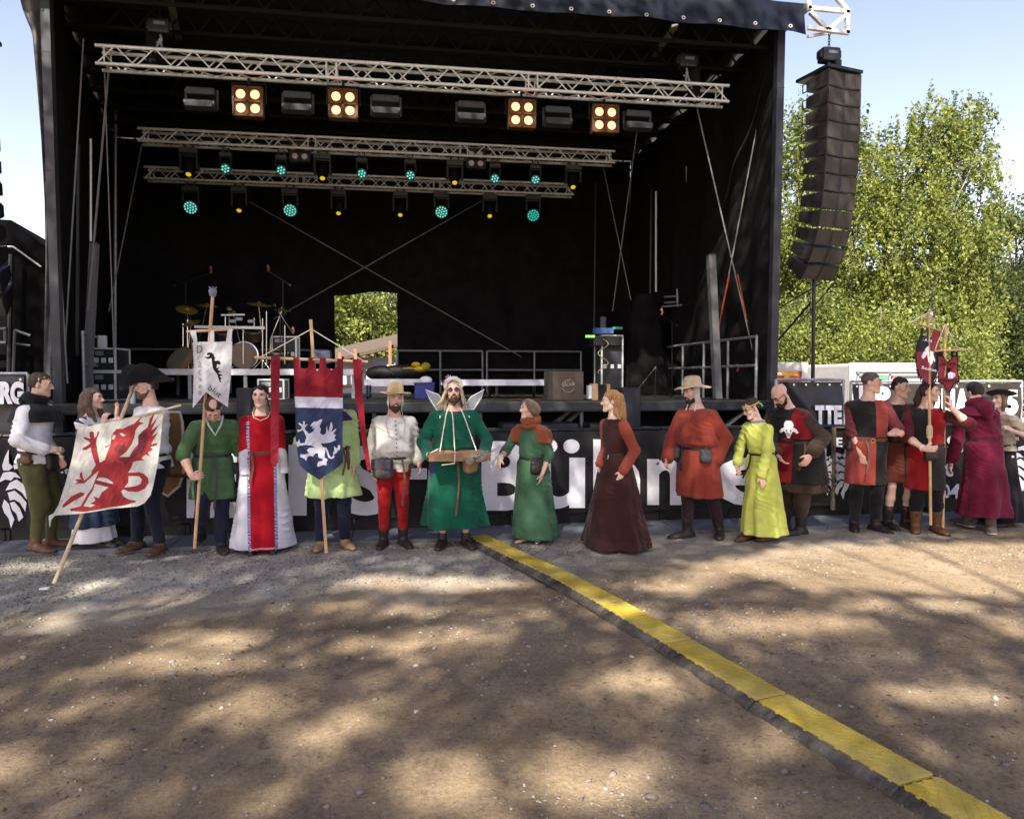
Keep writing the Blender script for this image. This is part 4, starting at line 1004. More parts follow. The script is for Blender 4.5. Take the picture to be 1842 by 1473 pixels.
# accordion
a, b = PX(1060, 722, 11.1), PX(1098, 690, 11.1); a[2] = DZ; ac = empty('accordion', ((a[0] + b[0]) / 2, 11.1, DZ), 0, 'wooden accordion standing beside the brown crest crate', 'accordion')
w = b[0] - a[0]; h = b[2] - DZ
adopt(MB().bevbox((a[0] + w * .15, 11.1, DZ), (a[0] + w * .42, 11.3, DZ + h), .01).build('keyboard_case', M_WOOD), ac); adopt(MB().bevbox((a[0] + w * .84, 11.1, DZ), (b[0], 11.3, DZ + h * .97), .01).build('bass_case', M_WOOD), ac)
mb = MB()
for k in range(6): x = a[0] + w * (.43 + .4 * k / 6); mb.box((x, 11.12 + .012 * (k % 2), DZ + .01), (x + w * .06, 11.28, DZ + h * .96))
adopt(mb.build('bellows', M_BLK), ac); adopt(MB().box((a[0], 11.12, DZ + .03), (a[0] + w * .14, 11.28, DZ + h * .9)).build('keys', M_WHITE), ac)
# mixer rack
flight_case(1082, 604, 1120, 716, 13.8, .5, 'tall narrow rack case at the right of the stage with cables', DZ)
rk = empty('mixing_desk', PX(1092, 604, 13.8), 0, 'small lit mixing desk on top of the tall rack case', 'mixing desk')
adopt(MB().bevbox(PX(1068, 622, 13.7), PX(1118, 604, 13.7) + (0, .4, 0), .015).build('desk', M_BLKM), rk)
adopt(MB().bevbox(PX(1072, 600, 13.75), PX(1104, 590, 13.75) + (0, .25, 0), .01).build('blue_screen', mat('blue_screen_glow', (.06, .12, .3), emit=.05)), rk); adopt(MB().bevbox(PX(1054, 607, 13.7), PX(1070, 603, 13.7) + (0, .05, 0), .004).build('green_light', mat('green_indicator_glow', (.25, 1., .08), emit=.4)), rk)
adopt(MB().bevbox(PX(1104, 592, 13.7), PX(1120, 588, 13.7) + (0, .15, 0), .004).build('green_cloth', mat('mint_cloth', (.1, .5, .35))), rk); adopt(MB().lathe([(.06, 0), (.06, .2), (.05, .22)], (PX(1085, 590, 13.9), CX, -CY, CZ), 16).build('mug', mat('slate_mug', (.10, .11, .14))), rk)
sp = [PX(1085 + 9 * math.sin(t * 1.9), 610 + 62 * t / 6, 13.65) for t in np.linspace(0, 6, 40)]
line_thing('coiled_cable', sp, .009, mat('tan_cable', (.35, .28, .18)), 'tan cable coiling down the tall rack case', 'cable')
def draped(u, v):
    a_ = u * 2 * math.pi; c = PX(1160, 700, 14.4); z = PX(1160, 530, 14.4)[2] - .0; zz = z + (DZ - z) * v; r = .22 + .42 * v + .05 * np.sin(a_ * 7 + 3 * v) * v
    return np.stack([c[0] + r * 1.0 * np.cos(a_), 14.4 + r * .6 * np.sin(a_), zz], -1)
o = cloth_grid('draped_equipment', draped, 70, 24, M_DRAPE); tag(o, 'tall heap of gear under a black cloth at the right of the stage', 'cloth')
tag(MB().tube(W((1148, 700), 13.0, (1180, 660), 13.0), .012, 6).tube(W((1180, 660), 13.0, (1178, 715), 13.0), .012, 6).tube(W((1180, 660), 13.0, (1208, 718), 13.0), .012, 6).build('folded_tripod', M_BLKM, None, True), 'black folded tripod on the deck behind the front speaker', 'tripod')
tag(MB().bevbox(PX(560, 655, 14) + (0, 0, 0), PX(595, 628, 14) + (0, .3, 0), .08).build('grey_cushion', mat('lilac_grey_cloth', (.13, .135, .20), rough=.9), None, True), 'pale lilac covered drum stool behind the banner cross bar', 'stool')

# ---- speakers in the pit
def box_speaker(x0, y0, x1, y1, Y, d, nm, label, group):
    a, b = PX(x0, y1, Y), PX(x1, y0, Y); rt = empty(nm, ((a[0] + b[0]) / 2, Y, 0), 0, label, 'loudspeaker', group); z0 = 0
    adopt(MB().bevbox((a[0], Y, z0), (b[0], Y + d, b[2]), .012).build('cabinet', M_BLK), rt)
    adopt(MB().box((a[0] + .02, Y - .012, z0 + .03), (b[0] - .02, Y - .001, b[2] - .025)).build('grille', mat('dark_grille', (.022, .024, .03), rough=.7)), rt)
box_speaker(1116, 697, 1153, 780, 9.7, .4, 'front_fill_speaker', 'plain black front speaker standing behind the brown-dressed woman', 'front speakers in the pit'); box_speaker(426, 698, 454, 790, 9.7, .4, 'front_fill_speaker', 'plain black front speaker standing left of the red-dressed woman', 'front speakers in the pit')
for x0, x1, lb in ((905, 955, 'behind the rust caped woman'), (962, 1041, 'left of the brown-dressed woman'), (1061, 1150, 'behind the brown-dressed woman')): box_speaker(x0, 762, x1, 800, 9.9, .6, 'subwoofer', 'low black subwoofer under the stage front ' + lb, 'subwoofers under the stage')
# ================================================================== BARRIER, FENCES, VEHICLES
M_MESHB = mat('black_banner_mesh', (.010, .010, .012), rough=.8, var=.45, scale=2.5, col2=(.024, .022, .022)); M_MESHR = mat('brown_black_banner_mesh', (.016, .0135, .0115), rough=.8, var=.5, scale=1.8, col2=(.040, .031, .024))
M_PLATE = mat('grey_tread_plate', (.125, .137, .148), rough=.6, metal=.2, var=.2, scale=5)
YBR = 8.6
XB0, XB1 = -6.2, 8.8
nb = 8; wb = (XB1 - XB0) / nb
for k in range(nb):
    x0, x1 = XB0 + k * wb + .006, XB0 + (k + 1) * wb - .006
    rt = empty('crowd_barrier', ((x0 + x1) / 2, YBR, 0), 0, 'grey steel crowd barrier section with a foot plate, hidden behind the printed mesh', 'barrier', 'crowd barrier sections along the stage')
    adopt(MB().box((x0, 7.98, -.02), (x1, 8.98, .022)).box((x0, 7.972, -.02), (x1, 7.979, .03)).build('foot_plate', M_PLATE), rt)
    f = MB()
    for x in (x0 + .02, (x0 + x1) / 2, x1 - .02): f.bar((x, YBR + .03, .02), (x, YBR + .03, 1.17), .04)
    f.tube([(x0, YBR + .03, 1.17), (x1, YBR + .03, 1.17)], .025, 8); f.bar((x0, YBR + .03, .16), (x1, YBR + .03, .16), .04)
    adopt(f.build('frame', M_BLKM), rt)
    adopt(MB().bar((x0 + .1, YBR + .05, 1.0), (x0 + .1, 8.94, .03), .035).bar((x1 - .1, YBR + .05, 1.0), (x1 - .1, 8.94, .03), .035).build('brace', M_ALUD), rt)
    adopt(MB().box((x0, YBR + .026, .02), (x1, YBR + .034, 1.16)).build('panel', M_BLKM), rt)
def banner(x0, x1, z0, z1, Y, m, name, label, seed):
    def fn(u, v):
        X = x0 + (x1 - x0) * u; z = z1 + (z0 - z1) * v; P = np.stack([X * .9, z * 1.5, 0 * X], -1)
        return np.stack([X, Y + .006 * vnoise(P * 2, seed), z + .004 * vnoise(P * 3, seed + 1)], -1)
    o = cloth_grid(name, fn, max(20, int((x1 - x0) * 12)), 14, m)
    return tag(o, label, 'banner')
xe = PX(1497, 850, YBR - .02)[0]
bn1 = banner(XB0, xe - .02, .16, 1.155, YBR - .02, M_MESHB, 'mesh_banner', 'long dark mesh banner with huge white letters along the crowd barrier', 51)
bn2 = banner(xe + .02, XB1, .10, 1.155, YBR - .02, M_MESHR, 'mesh_banner', 'brownish mesh banner with dragon heads and address lettering at the right end', 53)
LY = YBR - .034
for s, x0, y0, x1, y1, b in (('E', 336, 802, 428, 931, .04), ('P', 519, 800, 606, 927, .05), ('S', 614, 800, 704, 927, .03), ('-', 733, 842, 768, 862, .03), ('B', 866, 793, 956, 918, .035), ('ü', 962, 789, 1052, 915, .022),
                             ('h', 1067, 790, 1151, 913, .03), ('n', 1164, 824, 1226, 908, .03), ('e', 1283, 822, 1406, 910, .022)):
    letter_px(s, x0, y0, x1, y1, LY, M_LETTER, bn1, b)
def qb(*p):   # smooth closed outline through points
    P = np.array(p, float); n = len(P); out = []
    for i in range(n):
        a, b, c, d = P[(i - 1) % n], P[i], P[(i + 1) % n], P[(i + 2) % n]
        for t in (0, .33, .66): out.append(.5 * ((2 * b) + (c - a) * t + (2 * a - 5 * b + 4 * c - d) * t * t + (3 * b - a - 3 * c + d) * t ** 3))
    return [tuple(q) for q in out]
def crest(polys, Y, m, parent, name='crest'): return prism(name, polys, lambda x, y: PX(x, y, Y), m, parent, .002, .002)
# horned dragon head emblem: horn, brow, ring, flame-like mane
def dragon_head(X, Yp, s, flip):
    T = lambda pts: [(X + flip * s * x, Yp + s * y) for x, y in pts]
    sh = [[(0, 0), (5, -16), (12, -30), (14, -20), (12, -6), (20, 2), (12, 8), (2, 8)],
          [(20, -2), (34, -6), (46, 2), (52, 14), (46, 26), (36, 30), (44, 18), (40, 8), (30, 4), (22, 6)],
          [(2, 12), (14, 10), (24, 12), (34, 22), (22, 20), (16, 26), (6, 24), (-6, 30), (-2, 20)],
          [(14, 30), (26, 24), (40, 34), (48, 50), (44, 60), (36, 48), (24, 40), (16, 42), (6, 44)],
          [(10, 48), (22, 44), (34, 54), (44, 66), (42, 82), (32, 66), (22, 60), (14, 62)],
          [(14, 66), (22, 64), (32, 76), (38, 92), (30, 100), (26, 86), (18, 78)],
          [(4, 60), (12, 68), (16, 82), (22, 96), (16, 112), (12, 94), (4, 84), (0, 72)]]
    return [T(p) for p in sh]
crest(dragon_head(4, 838, 1.0, 1), LY, M_LETTER, bn1); crest([[(108, 850), (120, 843), (134, 846), (143, 858), (140, 874), (128, 886), (108, 888), (122, 878), (131, 866), (128, 856), (118, 852)]], LY, M_LETTER, bn1)
crest(dragon_head(1815, 806, .78, 1), LY, M_LETTER, bn2); crest(dragon_head(1528, 818, .72, -1), LY, M_LETTER, bn2); crest(dragon_head(1478, 822, .62, 1), LY, M_LETTER, bn1)
for s, x0, y0, x1, y1, b in (('P', 1678, 784, 1700, 812, .05), ('S', 1703, 782, 1732, 818, .05), ('it', 1692, 829, 1714, 857, .04), ('0', 1697, 871, 1708, 896, .03), ('4', 1708, 870, 1727, 897, .04), ('Elund', 1819, 864, 1842, 876, .0), ('2015', 1822, 786, 1832, 792, .0), ('E', 1504, 787, 1515, 804, .03)):
    letter_px(s, x0, y0, x1, y1, LY, M_LETTER, bn2, b)
tag(MB().box((xe - .018, YBR - .06, .1), (xe + .02, YBR - .02, 1.17)).box((xe + .02, YBR - .05, 1.158), (xe + .5, YBR - .02, 1.18)).build('wooden_post', mat('old_board', (.16, .13, .09), rough=.85, var=.3)), 'worn brown board post between the two mesh banners', 'post')

# ---- fence with printed banners behind the barrier
def fence(x0, x1, ytop, Y, label, mb_, slope=0):
    a, b = PX(x0, ytop, Y), PX(x1, ytop - slope, Y); rt = empty('site_fence', ((a[0] + b[0]) / 2, Y, 0), 0, label, 'fence', 'site fence panels')
    zt = (a[2] + b[2]) / 2
    f = MB()
    for x in (a[0], b[0]): f.tube([(x, Y, 0), (x, Y, zt)], .021, 8)
    for z in (.1, zt): f.tube([(a[0], Y, z), (b[0], Y, z)], .021, 8)
    adopt(f.build('frame', M_ALUD), rt)
    def fn(u, v):
        X = a[0] + .02 + (b[0] - a[0] - .04) * u; z = zt - .03 + (.15 - zt) * v; P = np.stack([X * 1.2, z * 1.6, 0 * X], -1)
        cr = np.abs((X - a[0]) - (zt - z) * .9 - .1); return np.stack([X, Y - .025 - .03 * vnoise(P * 2.2, 61) - .02 * np.exp(-(cr / .06) ** 2), z + .0 * X], -1)
    o = cloth_grid('banner', fn, 60, 24, mb_, rt)
    e = MB()
    for k in range(6): e.lathe([(.012, 0), (.016, .006), (.006, .008)], (np.array((a[0] + .06 + (b[0] - a[0] - .12) * k / 5, Y - .045, zt - .07)), CX, CZ, CY), 10)
    q = adopt(e.build('eyelets', M_WHITE), rt); q['kind'] = 'stuff'
    return rt
YF = 9.45; M_PVC = mat('black_banner_vinyl', (.010, .010, .011), rough=.38, var=.3, scale=2, spec=.5); M_PVCB = mat('brown_black_vinyl', (.022, .018, .014), rough=.4, var=.35, scale=2, spec=.5)
f1 = fence(-260, 50, 672, YF, 'fence panel with black banner and white letters at the left picture edge', M_PVC)
letter_px('RG', 0, 686, 43, 727, YF - .075, M_LETTER, f1, .06); letter_px('HUE', 0, 780, 26, 800, YF - .075, M_LETTER, f1, .05)
f2 = fence(1396, 1517, 683, YF, 'fence panel with plain black banner behind the bald bearded man', M_PVC)
letter_px('TTE', 1466, 729, 1514, 763, YF - .075, M_LETTER, f2, .06); letter_px('RE', 1488, 769, 1514, 795, YF - .075, M_LETTER, f2, .05)
f3 = fence(1531, 1838, 686, YF, 'fence panel with wide banner of white block letters behind the tabard group', M_PVCB)
for s, x0, y0, x1, y1, b in (('I', 1545, 693, 1552, 722, .06), ('P', 1574, 695, 1601, 735, .06), ('D', 1664, 699, 1690, 746, .05), ('U', 1693, 699, 1717, 746, .05), ('A', 1716, 699, 1744, 746, .05), ('R', 1745, 699, 1770, 746, .05), ('2', 1786, 701, 1803, 747, .06), ('5', 1805, 701, 1831, 747, .06),
                             ('EL. AM', 1700, 764, 1728, 771, .0), ('2025', 1818, 765, 1834, 772, .0)):
    letter_px(s, x0, y0, x1, y1, YF - .075, M_LETTER, f3, b)
a, b = PX(1700, 756, YF - .07), PX(1831, 752, YF - .07); adopt(MB().box((a[0], a[1] - .004, a[2]), (b[0], a[1], b[2])).build('white_rule', M_LETTER), f3)

# ---- vehicles behind the fence
def truck_box(x0, y0, x1, Y, label, body, cat='truck'):
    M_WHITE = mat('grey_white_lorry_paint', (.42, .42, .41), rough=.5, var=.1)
    a, b = PX(x0, y0, Y), PX(x1, y0, Y); zt = a[2]; d = 4.5; w = b[0] - a[0]
    rt = empty('box_truck' if cat == 'truck' else 'panel_van', ((a[0] + b[0]) / 2, Y, 0), 0, label, cat)
    adopt(MB().bevbox((a[0], Y, .75), (b[0], Y + d, zt), .06).build('box_body', body), rt)
    fr = MB(); t = .11
    fr.box((a[0] - .02, Y - .05, zt - t * 1.6), (b[0] + .02, Y - .002, zt + .02)); fr.box((a[0] - .02, Y - .05, .7), (a[0] + t, Y - .002, zt - t * 1.6)); fr.box((b[0] - t, Y - .05, .7), (b[0] + .02, Y - .002, zt - t * 1.6))
    adopt(fr.build('door_frame', M_WHITE), rt)
    for x in (a[0] + .25, b[0] - .25):
        for yy in (Y + .6, Y + 3.6): adopt(MB().lathe([(.2, -.11), (.40, -.1), (.42, 0), (.40, .1), (.2, .11)], (np.array((x, yy, .41)), np.array((0, 1., 0)), CZ, CX), 20).build('wheel', M_RUB, None, True), rt)
    adopt(MB().box((a[0] + .1, Y + d + .05, .5), (b[0] - .1, Y + d + 1.6, 2.0)).build('cab', M_WHITE), rt)
    return rt, a, b, zt
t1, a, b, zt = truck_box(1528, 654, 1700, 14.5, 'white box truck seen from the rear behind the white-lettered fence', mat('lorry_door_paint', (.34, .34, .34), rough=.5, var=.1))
mb = MB()
for x in (1543, 1600, 1665): p = PX(x, 670, 14.45); mb.box((p[0] - .02, 14.43, .8), (p[0] + .02, 14.455, zt - .2))
mb.box((a[0] + .15, 14.43, zt - .26), (b[0] - .12, 14.458, zt - .22)); adopt(mb.build('lock_bars', M_ALUD), t1)
adopt(MB().bevbox(PX(1580, 682, 14.44) - (0, .0, 0), PX(1598, 672, 14.44) + (0, .01, 0), .003).build('green_sticker', mat('green_sticker', (.08, .30, .14), rough=.5)), t1)
p = PX(1611, 681, 14.44); adopt(MB().lathe([(.075, 0), (.07, .006), (.01, .008)], (p, CX, CZ, CY), 20).build('red_sticker', mat('red_sticker', (.55, .08, .05), rough=.5)), t1)
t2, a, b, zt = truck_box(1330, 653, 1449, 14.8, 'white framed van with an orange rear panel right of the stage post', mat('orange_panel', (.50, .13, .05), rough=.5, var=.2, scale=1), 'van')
p0, p1 = PX(1380, 676, 14.74), PX(1441, 664, 14.74); adopt(MB().box((p0[0], 14.76, p0[2]), (p1[0] - .05, 14.79, p1[2])).build('yellow_band', mat('orange_yellow_band', (.62, .30, .04), rough=.5)), t2)
letter_px('12999', 1380, 670, 1406, 676, 14.72, M_WHITE, t2, .02); crest([[(1408, 684), (1413, 673), (1416, 679), (1412, 684)], [(1414, 684), (1417, 674), (1420, 678), (1418, 684)]], 14.72, mat('gold_mark', (.6, .42, .1)), t2)
# support pole and stays below the hanging speakers
tag(MB().tube(W((1464, 500), 10.6, (1462, 690), 10.6), .03, 8).build('speaker_mast_pole', M_BLKM, None, True), 'dark pole under the hanging speaker column', 'pole')
for a, ya, b, yb, r, lb in (((1458, 545), 11, (1400, 612), 11.2, .02, 'thick black stay slanting down to the stage post'), ((1480, 508), 10.6, (1392, 560), 11.2, .012, 'thin dark stay under the speaker column'), ((1500, 510), 10.4, (1440, 580), 10.8, .01, 'thin dark stay right of the speaker pole')):
    line_thing('guy_wire', W(a, ya, b, yb), r, M_BLKM, lb, 'wire')
# ---- seen through the gap in the backdrop
tn = empty('market_tent', PX(660, 680, 23), 0, 'pale tent with a brown timbered roof seen through the gap in the backdrop', 'tent')
A, B = PX(590, 648, 23), PX(760, 608, 23)
adopt(MB().add([A, B, B + (0, 3, .5), A + (0, 3, .5), A - (0, 0, .10), B - (0, 0, .10), B + (0, 3, .4), A + (0, 3, .4)], [(0, 1, 2, 3), (7, 6, 5, 4), (0, 4, 5, 1), (1, 5, 6, 2), (2, 6, 7, 3), (3, 7, 4, 0)]).build('roof', mat('weathered_tan_roof', (.07, .052, .035), rough=.8)), tn)
mb = MB()
for k in range(12): t = (k + .5) / 12; q = A + (B - A) * t; mb.bar(q + (0, .02, -.13), q + (0, 2.9, .3), .09)
adopt(mb.build('rafters', M_WOODD), tn); tn.children[-1]['kind'] = 'stuff'
C0, C1 = PX(600, 730, 23.4), PX(770, 640, 23.4); adopt(MB().box((C0[0], 23.4, 0), (C1[0], 23.5, A[2] + .1)).build('canvas_wall', mat('white_canvas', (.5, .5, .52), rough=.8)), tn)
for x in (612, 640, 702): q = PX(x, 700, 22.9); adopt(MB().bar((q[0], 22.9, 0), (q[0], 22.9, A[2] + .2 + (x - 600) * .004), .10).build('post', M_WOODD), tn)
# ---- black side tent on the left
st = empty('side_tent', PX(20, 700, 12.6), 0, 'black fabric side tent with a sagging roof left of the stage', 'tent')
pr = [(-240, 380), (20, 396), (24, 402), (48, 418), (76, 441), (110, 452), (110, 720), (-240, 720)]
mbx = MB(); F0 = [PX(x, y, 12.6) for x, y in pr]
for q in F0[-2:]: q[2] = 0
mbx.add(F0 + [q + np.array((-.6, 4, 0)) for q in F0], [tuple(range(7, -1, -1)), tuple(range(8, 16))] + [(i, (i + 1) % 8, (i + 1) % 8 + 8, i + 8) for i in range(8)])
adopt(mbx.build('fabric', mat('black_tent_fabric', (.0028, .0028, .003), rough=.95, spec=.05)), st)
adopt(MB().tube([PX(-60, 444, 12.5), PX(24, 444, 12.5), PX(74, 480, 12.5)], .016, 8).build('eave_tube', M_ALUD, None, True), st); adopt(MB().tube(W((20, 458), 12.4, (16, 690), 12.4), .035, 8).build('leg_tube', M_GREYP, None, True), st)
mb = MB()
for y in (592, 617): mb.tube([PX(-60, y, 12.2), PX(12, y, 12.2)], .035, 8)
mb.tube(W((10, 590), 12.2, (10, 620), 12.2), .03, 8); mb.tube([PX(27, 594, 12.1), PX(55, 604, 12.1)], .025, 8); mb.tube([PX(27, 618, 12.1), PX(55, 622, 12.1)], .02, 8); mb.tube(W((28, 594), 12.1, (24, 690), 12.1), .03, 8)
tag(mb.build('side_railing', M_GREYP, None, True), 'pale tube railing in front of the black side tent', 'railing')
# ================================================================== PEOPLE: rounded volumes melted into one skin each
def nrm(v): v = np.asarray(v, float); return v / (np.linalg.norm(v) + 1e-9)
class Vol:
    def __init__(s, h=.009): s.h, s.p, s.c = h, [], []
    def add(s, fn, lo, hi, k, op='u'): s.p.append((fn, np.array(lo, float), np.array(hi, float), k, op)); return s
    def cone(s, a, b, ra, rb=None, k=.02, flat=None, op='u'):
        a, b = np.array(a, float), np.array(b, float); rb = ra if rb is None else rb; ab = b - a; L2 = ab @ ab + 1e-9
        def fn(X, Y, Z):
            x, y, z = X - a[0], Y - a[1], Z - a[2]; t = np.clip((x * ab[0] + y * ab[1] + z * ab[2]) / L2, 0, 1)
            x = x - t * ab[0]; y = y - t * ab[1]; z = z - t * ab[2]; g = 1.
            if flat is not None:
                n, f = flat; dn = (x * n[0] + y * n[1] + z * n[2]) * (1 / f - 1); x = x + n[0] * dn; y = y + n[1] * dn; z = z + n[2] * dn; g = min(1, (1 + f) / 2)
            return (np.sqrt(x * x + y * y + z * z) - (ra + (rb - ra) * t)) * g
        m = max(ra, rb) * (1 if flat is None else max(1, flat[1])); return s.add(fn, np.minimum(a, b) - m, np.maximum(a, b) + m, k, op)
    def chain(s, pts, rs, k=.02, flat=None):
        if not isinstance(rs, (list, tuple)): rs = [rs] * len(pts)
        for i in range(len(pts) - 1): s.cone(pts[i], pts[i + 1], rs[i], rs[i + 1], k, flat)
        return s
    def ell(s, c, r, A=None, k=.02, op='u'):
        c = np.array(c, float); r = np.array(r, float); A = np.eye(3) if A is None else np.array(A, float)
        def fn(X, Y, Z):
            x, y, z = X - c[0], Y - c[1], Z - c[2]; q = [(x * a[0] + y * a[1] + z * a[2]) / rr for a, rr in zip(A, r)]
            k0 = np.sqrt(q[0] ** 2 + q[1] ** 2 + q[2] ** 2); k1 = np.sqrt((q[0] / r[0]) ** 2 + (q[1] / r[1]) ** 2 + (q[2] / r[2]) ** 2) + 1e-6
            return k0 * (k0 - 1) / k1
        m = r.max(); return s.add(fn, c - m, c + m, k, op)
    def rbox(s, c, half, A=None, rad=.01, k=.01, op='u'):
        c = np.array(c, float); hf = np.array(half, float) - rad; A = np.eye(3) if A is None else np.array(A, float)
        def fn(X, Y, Z):
            x, y, z = X - c[0], Y - c[1], Z - c[2]; q = [np.abs(x * a[0] + y * a[1] + z * a[2]) - hh for a, hh in zip(A, hf)]
            return np.sqrt(sum(np.maximum(v, 0) ** 2 for v in q)) + np.minimum(np.maximum(np.maximum(q[0], q[1]), q[2]), 0) - rad
        m = np.linalg.norm(half); return s.add(fn, c - m, c + m, k, op)
    def loft(s, secs, S, F, k=.02, fold=None, sharp=.02, zlo=None, zhi=None, op='u'):
        """secs: rows (z, cx, cy, rx, ry), horizontal cuts"""
        T = np.array(sorted([tuple(q) for q in secs]), float); z0, z1 = T[0, 0] if zlo is None else zlo, T[-1, 0] if zhi is None else zhi
        zz = np.linspace(T[0, 0] - .06, T[-1, 0] + .06, 400); dz = zz[1] - zz[0]; w = max(1, int(sharp / dz)); ker = np.hanning(2 * w + 3); ker /= ker.sum()
        tab = []
        for j in range(1, 5):
            v = np.interp(zz, T[:, 0], T[:, j]); tab.append(np.convolve(np.pad(v, w + 1, mode='edge'), ker, 'valid'))
        def fn(X, Y, Z):
            zf = Z.ravel(); cx, cy, rx, ry = [np.interp(zf, zz, t)[None, None, :] for t in tab]
            dx, dy = X - cx, Y - cy; a = (dx * S[0] + dy * S[1]) / rx; b = (dx * F[0] + dy * F[1]) / ry; q = np.sqrt(a * a + b * b)
            if fold is not None: q = q / (1 + fold(np.arctan2(b, a), np.broadcast_to(Z, q.shape)))
            d = (q - 1) * np.minimum(rx, ry) * .9
            return np.maximum(d, np.maximum(Z - z1, z0 - Z))
        m = T[:, 3:5].max() * 1.25; lo = np.array((T[:, 1].min() - m, T[:, 2].min() - m, z0)); hi = np.array((T[:, 1].max() + m, T[:, 2].max() + m, z1))
        return s.add(fn, lo, hi, k, op)
    def clip(s, n, c): s.c.append((nrm(n), c)); return s
    def mesh(s):
        h = s.h; us = [p for p in s.p if p[4] == 'u']; lo = np.min([p[1] for p in us], 0) - 3 * h; hi = np.max([p[2] for p in us], 0) + 3 * h
        N = np.ceil((hi - lo) / h).astype(int) + 1; ax = [lo[i] + h * np.arange(N[i]) for i in range(3)]; D = np.full(N, .5, np.float32)
        for fn, a, b, k, op in s.p:
            m = k + 2.5 * h; i0 = np.clip(np.floor((a - m - lo) / h).astype(int), 0, N - 1); i1 = np.clip(np.ceil((b + m - lo) / h).astype(int) + 1, 1, N)
            if (i1 <= i0).any(): continue
            sl = tuple(slice(p, q) for p, q in zip(i0, i1)); d = fn(ax[0][sl[0]][:, None, None], ax[1][sl[1]][None, :, None], ax[2][sl[2]][None, None, :]).astype(np.float32); e = D[sl]
            if op == 'u': t = np.clip(.5 + .5 * (d - e) / k, 0, 1); D[sl] = d * (1 - t) + e * t - k * t * (1 - t)
            else: d = -d; t = np.clip(.5 - .5 * (d - e) / k, 0, 1); D[sl] = d * (1 - t) + e * t + k * t * (1 - t)
        for n, c in s.c:
            D = np.maximum(D, (ax[0][:, None, None] * n[0] + ax[1][None, :, None] * n[1] + ax[2][None, None, :] * n[2] - c).astype(np.float32))
        D[[0, -1]] = .1; D[:, [0, -1]] = .1; D[:, :, [0, -1]] = .1
        neg = D < 0; n0, n1, n2 = [x - 1 for x in D.shape]
        cs = [(a, b, c) for a in (0, 1) for b in (0, 1) for c in (0, 1)]; cnt = np.zeros((n0, n1, n2), np.int8)
        for a, b, c in cs: cnt += neg[a:a + n0, b:b + n1, c:c + n2]
        act = (cnt > 0) & (cnt < 8); idx = np.full(act.shape, -1, np.int32); I = np.argwhere(act); idx[act] = np.arange(len(I))
        acc = np.zeros((len(I), 3)); num = np.zeros(len(I))
        for a in cs:
            for q in range(3):
                if a[q]: continue
                b = list(a); b[q] = 1; d0 = D[I[:, 0] + a[0], I[:, 1] + a[1], I[:, 2] + a[2]]; d1 = D[I[:, 0] + b[0], I[:, 1] + b[1], I[:, 2] + b[2]]
                c = (d0 < 0) != (d1 < 0); t = np.where(c, d0 / np.where(c, d0 - d1, 1), 0); pt = np.array(a, float)[None] + 0 * acc; pt[:, q] += t; acc += pt * c[:, None]; num += c
        V = lo + h * (I + acc / num[:, None]); Q = []
        for q, (u, v) in enumerate(((1, 2), (2, 0), (0, 1))):
            sl0 = [slice(None)] * 3; sl1 = [slice(None)] * 3; sl0[q] = slice(0, -1); sl1[q] = slice(1, None); A, B = neg[tuple(sl0)], neg[tuple(sl1)]; E = np.argwhere(A != B)
            E = E[(E[:, u] > 0) & (E[:, v] > 0) & (E[:, u] < N[u] - 1) & (E[:, v] < N[v] - 1)]
            def cell(du, dv): e = E.copy(); e[:, u] -= du; e[:, v] -= dv; return idx[e[:, 0], e[:, 1], e[:, 2]]
            F = np.stack([cell(1, 1), cell(0, 1), cell(0, 0), cell(1, 0)], 1); fl = ~A[E[:, 0], E[:, 1], E[:, 2]]; F[fl] = F[fl][:, ::-1]; Q.append(F)
        return V, np.concatenate(Q)

def relax(V, Q, n, w=.5):
    a = np.concatenate([Q[:, 0], Q[:, 1], Q[:, 2], Q[:, 3]]); b = np.concatenate([Q[:, 1], Q[:, 2], Q[:, 3], Q[:, 0]]); N = len(V)
    deg = np.bincount(np.r_[a, b], minlength=N).astype(float)
    for _ in range(n):
        M = np.stack([(np.bincount(a, V[b, i], N) + np.bincount(b, V[a, i], N)) for i in range(3)], 1) / np.maximum(deg, 1)[:, None]; V = V + w * (M - V)
    return V
def normals(V, Q):
    n = np.cross(V[Q[:, 2]] - V[Q[:, 0]], V[Q[:, 3]] - V[Q[:, 1]]); o = np.zeros_like(V)
    for j in range(4):
        for i in range(3): o[:, i] += np.bincount(Q[:, j], n[:, i], len(V))
    return o / (np.linalg.norm(o, axis=1)[:, None] + 1e-9)

def skin_mat(name, col, red=1.0):
    m = mat(name, col, rough=.5, var=.06, scale=30, spec=.35); nt = m.node_tree; N, L = nt.nodes, nt.links; p = N['Principled BSDF']
    at = N.new('ShaderNodeAttribute'); at.attribute_name = 'tint'; mx = N.new('ShaderNodeMix'); mx.data_type = 'RGBA'; mx.blend_type = 'MULTIPLY'; mx.inputs[0].default_value = 1
    L.new([n for n in N if n.type == 'VALTORGB'][0].outputs[0], mx.inputs[6]); L.new(at.outputs['Color'], mx.inputs[7]); L.new(mx.outputs[2], p.inputs['Base Color'])
    p.inputs['Subsurface Weight'].default_value = .12; p.inputs['Subsurface Radius'].default_value = (.012, .005, .003); p.inputs['Subsurface Scale'].default_value = 1.
    return m
SKINS = {'fair': skin_mat('fair_skin', (.62, .41, .31)), 'pale': skin_mat('pale_skin', (.66, .47, .37)), 'tan': skin_mat('tanned_skin', (.52, .32, .22)), 'ruddy': skin_mat('ruddy_skin', (.62, .38, .29))}
M_EYE = mat('eye_white', (.6, .58, .55), rough=.3, var=.03); M_IRIS = mat('dark_iris', (.03, .022, .018), rough=.2)
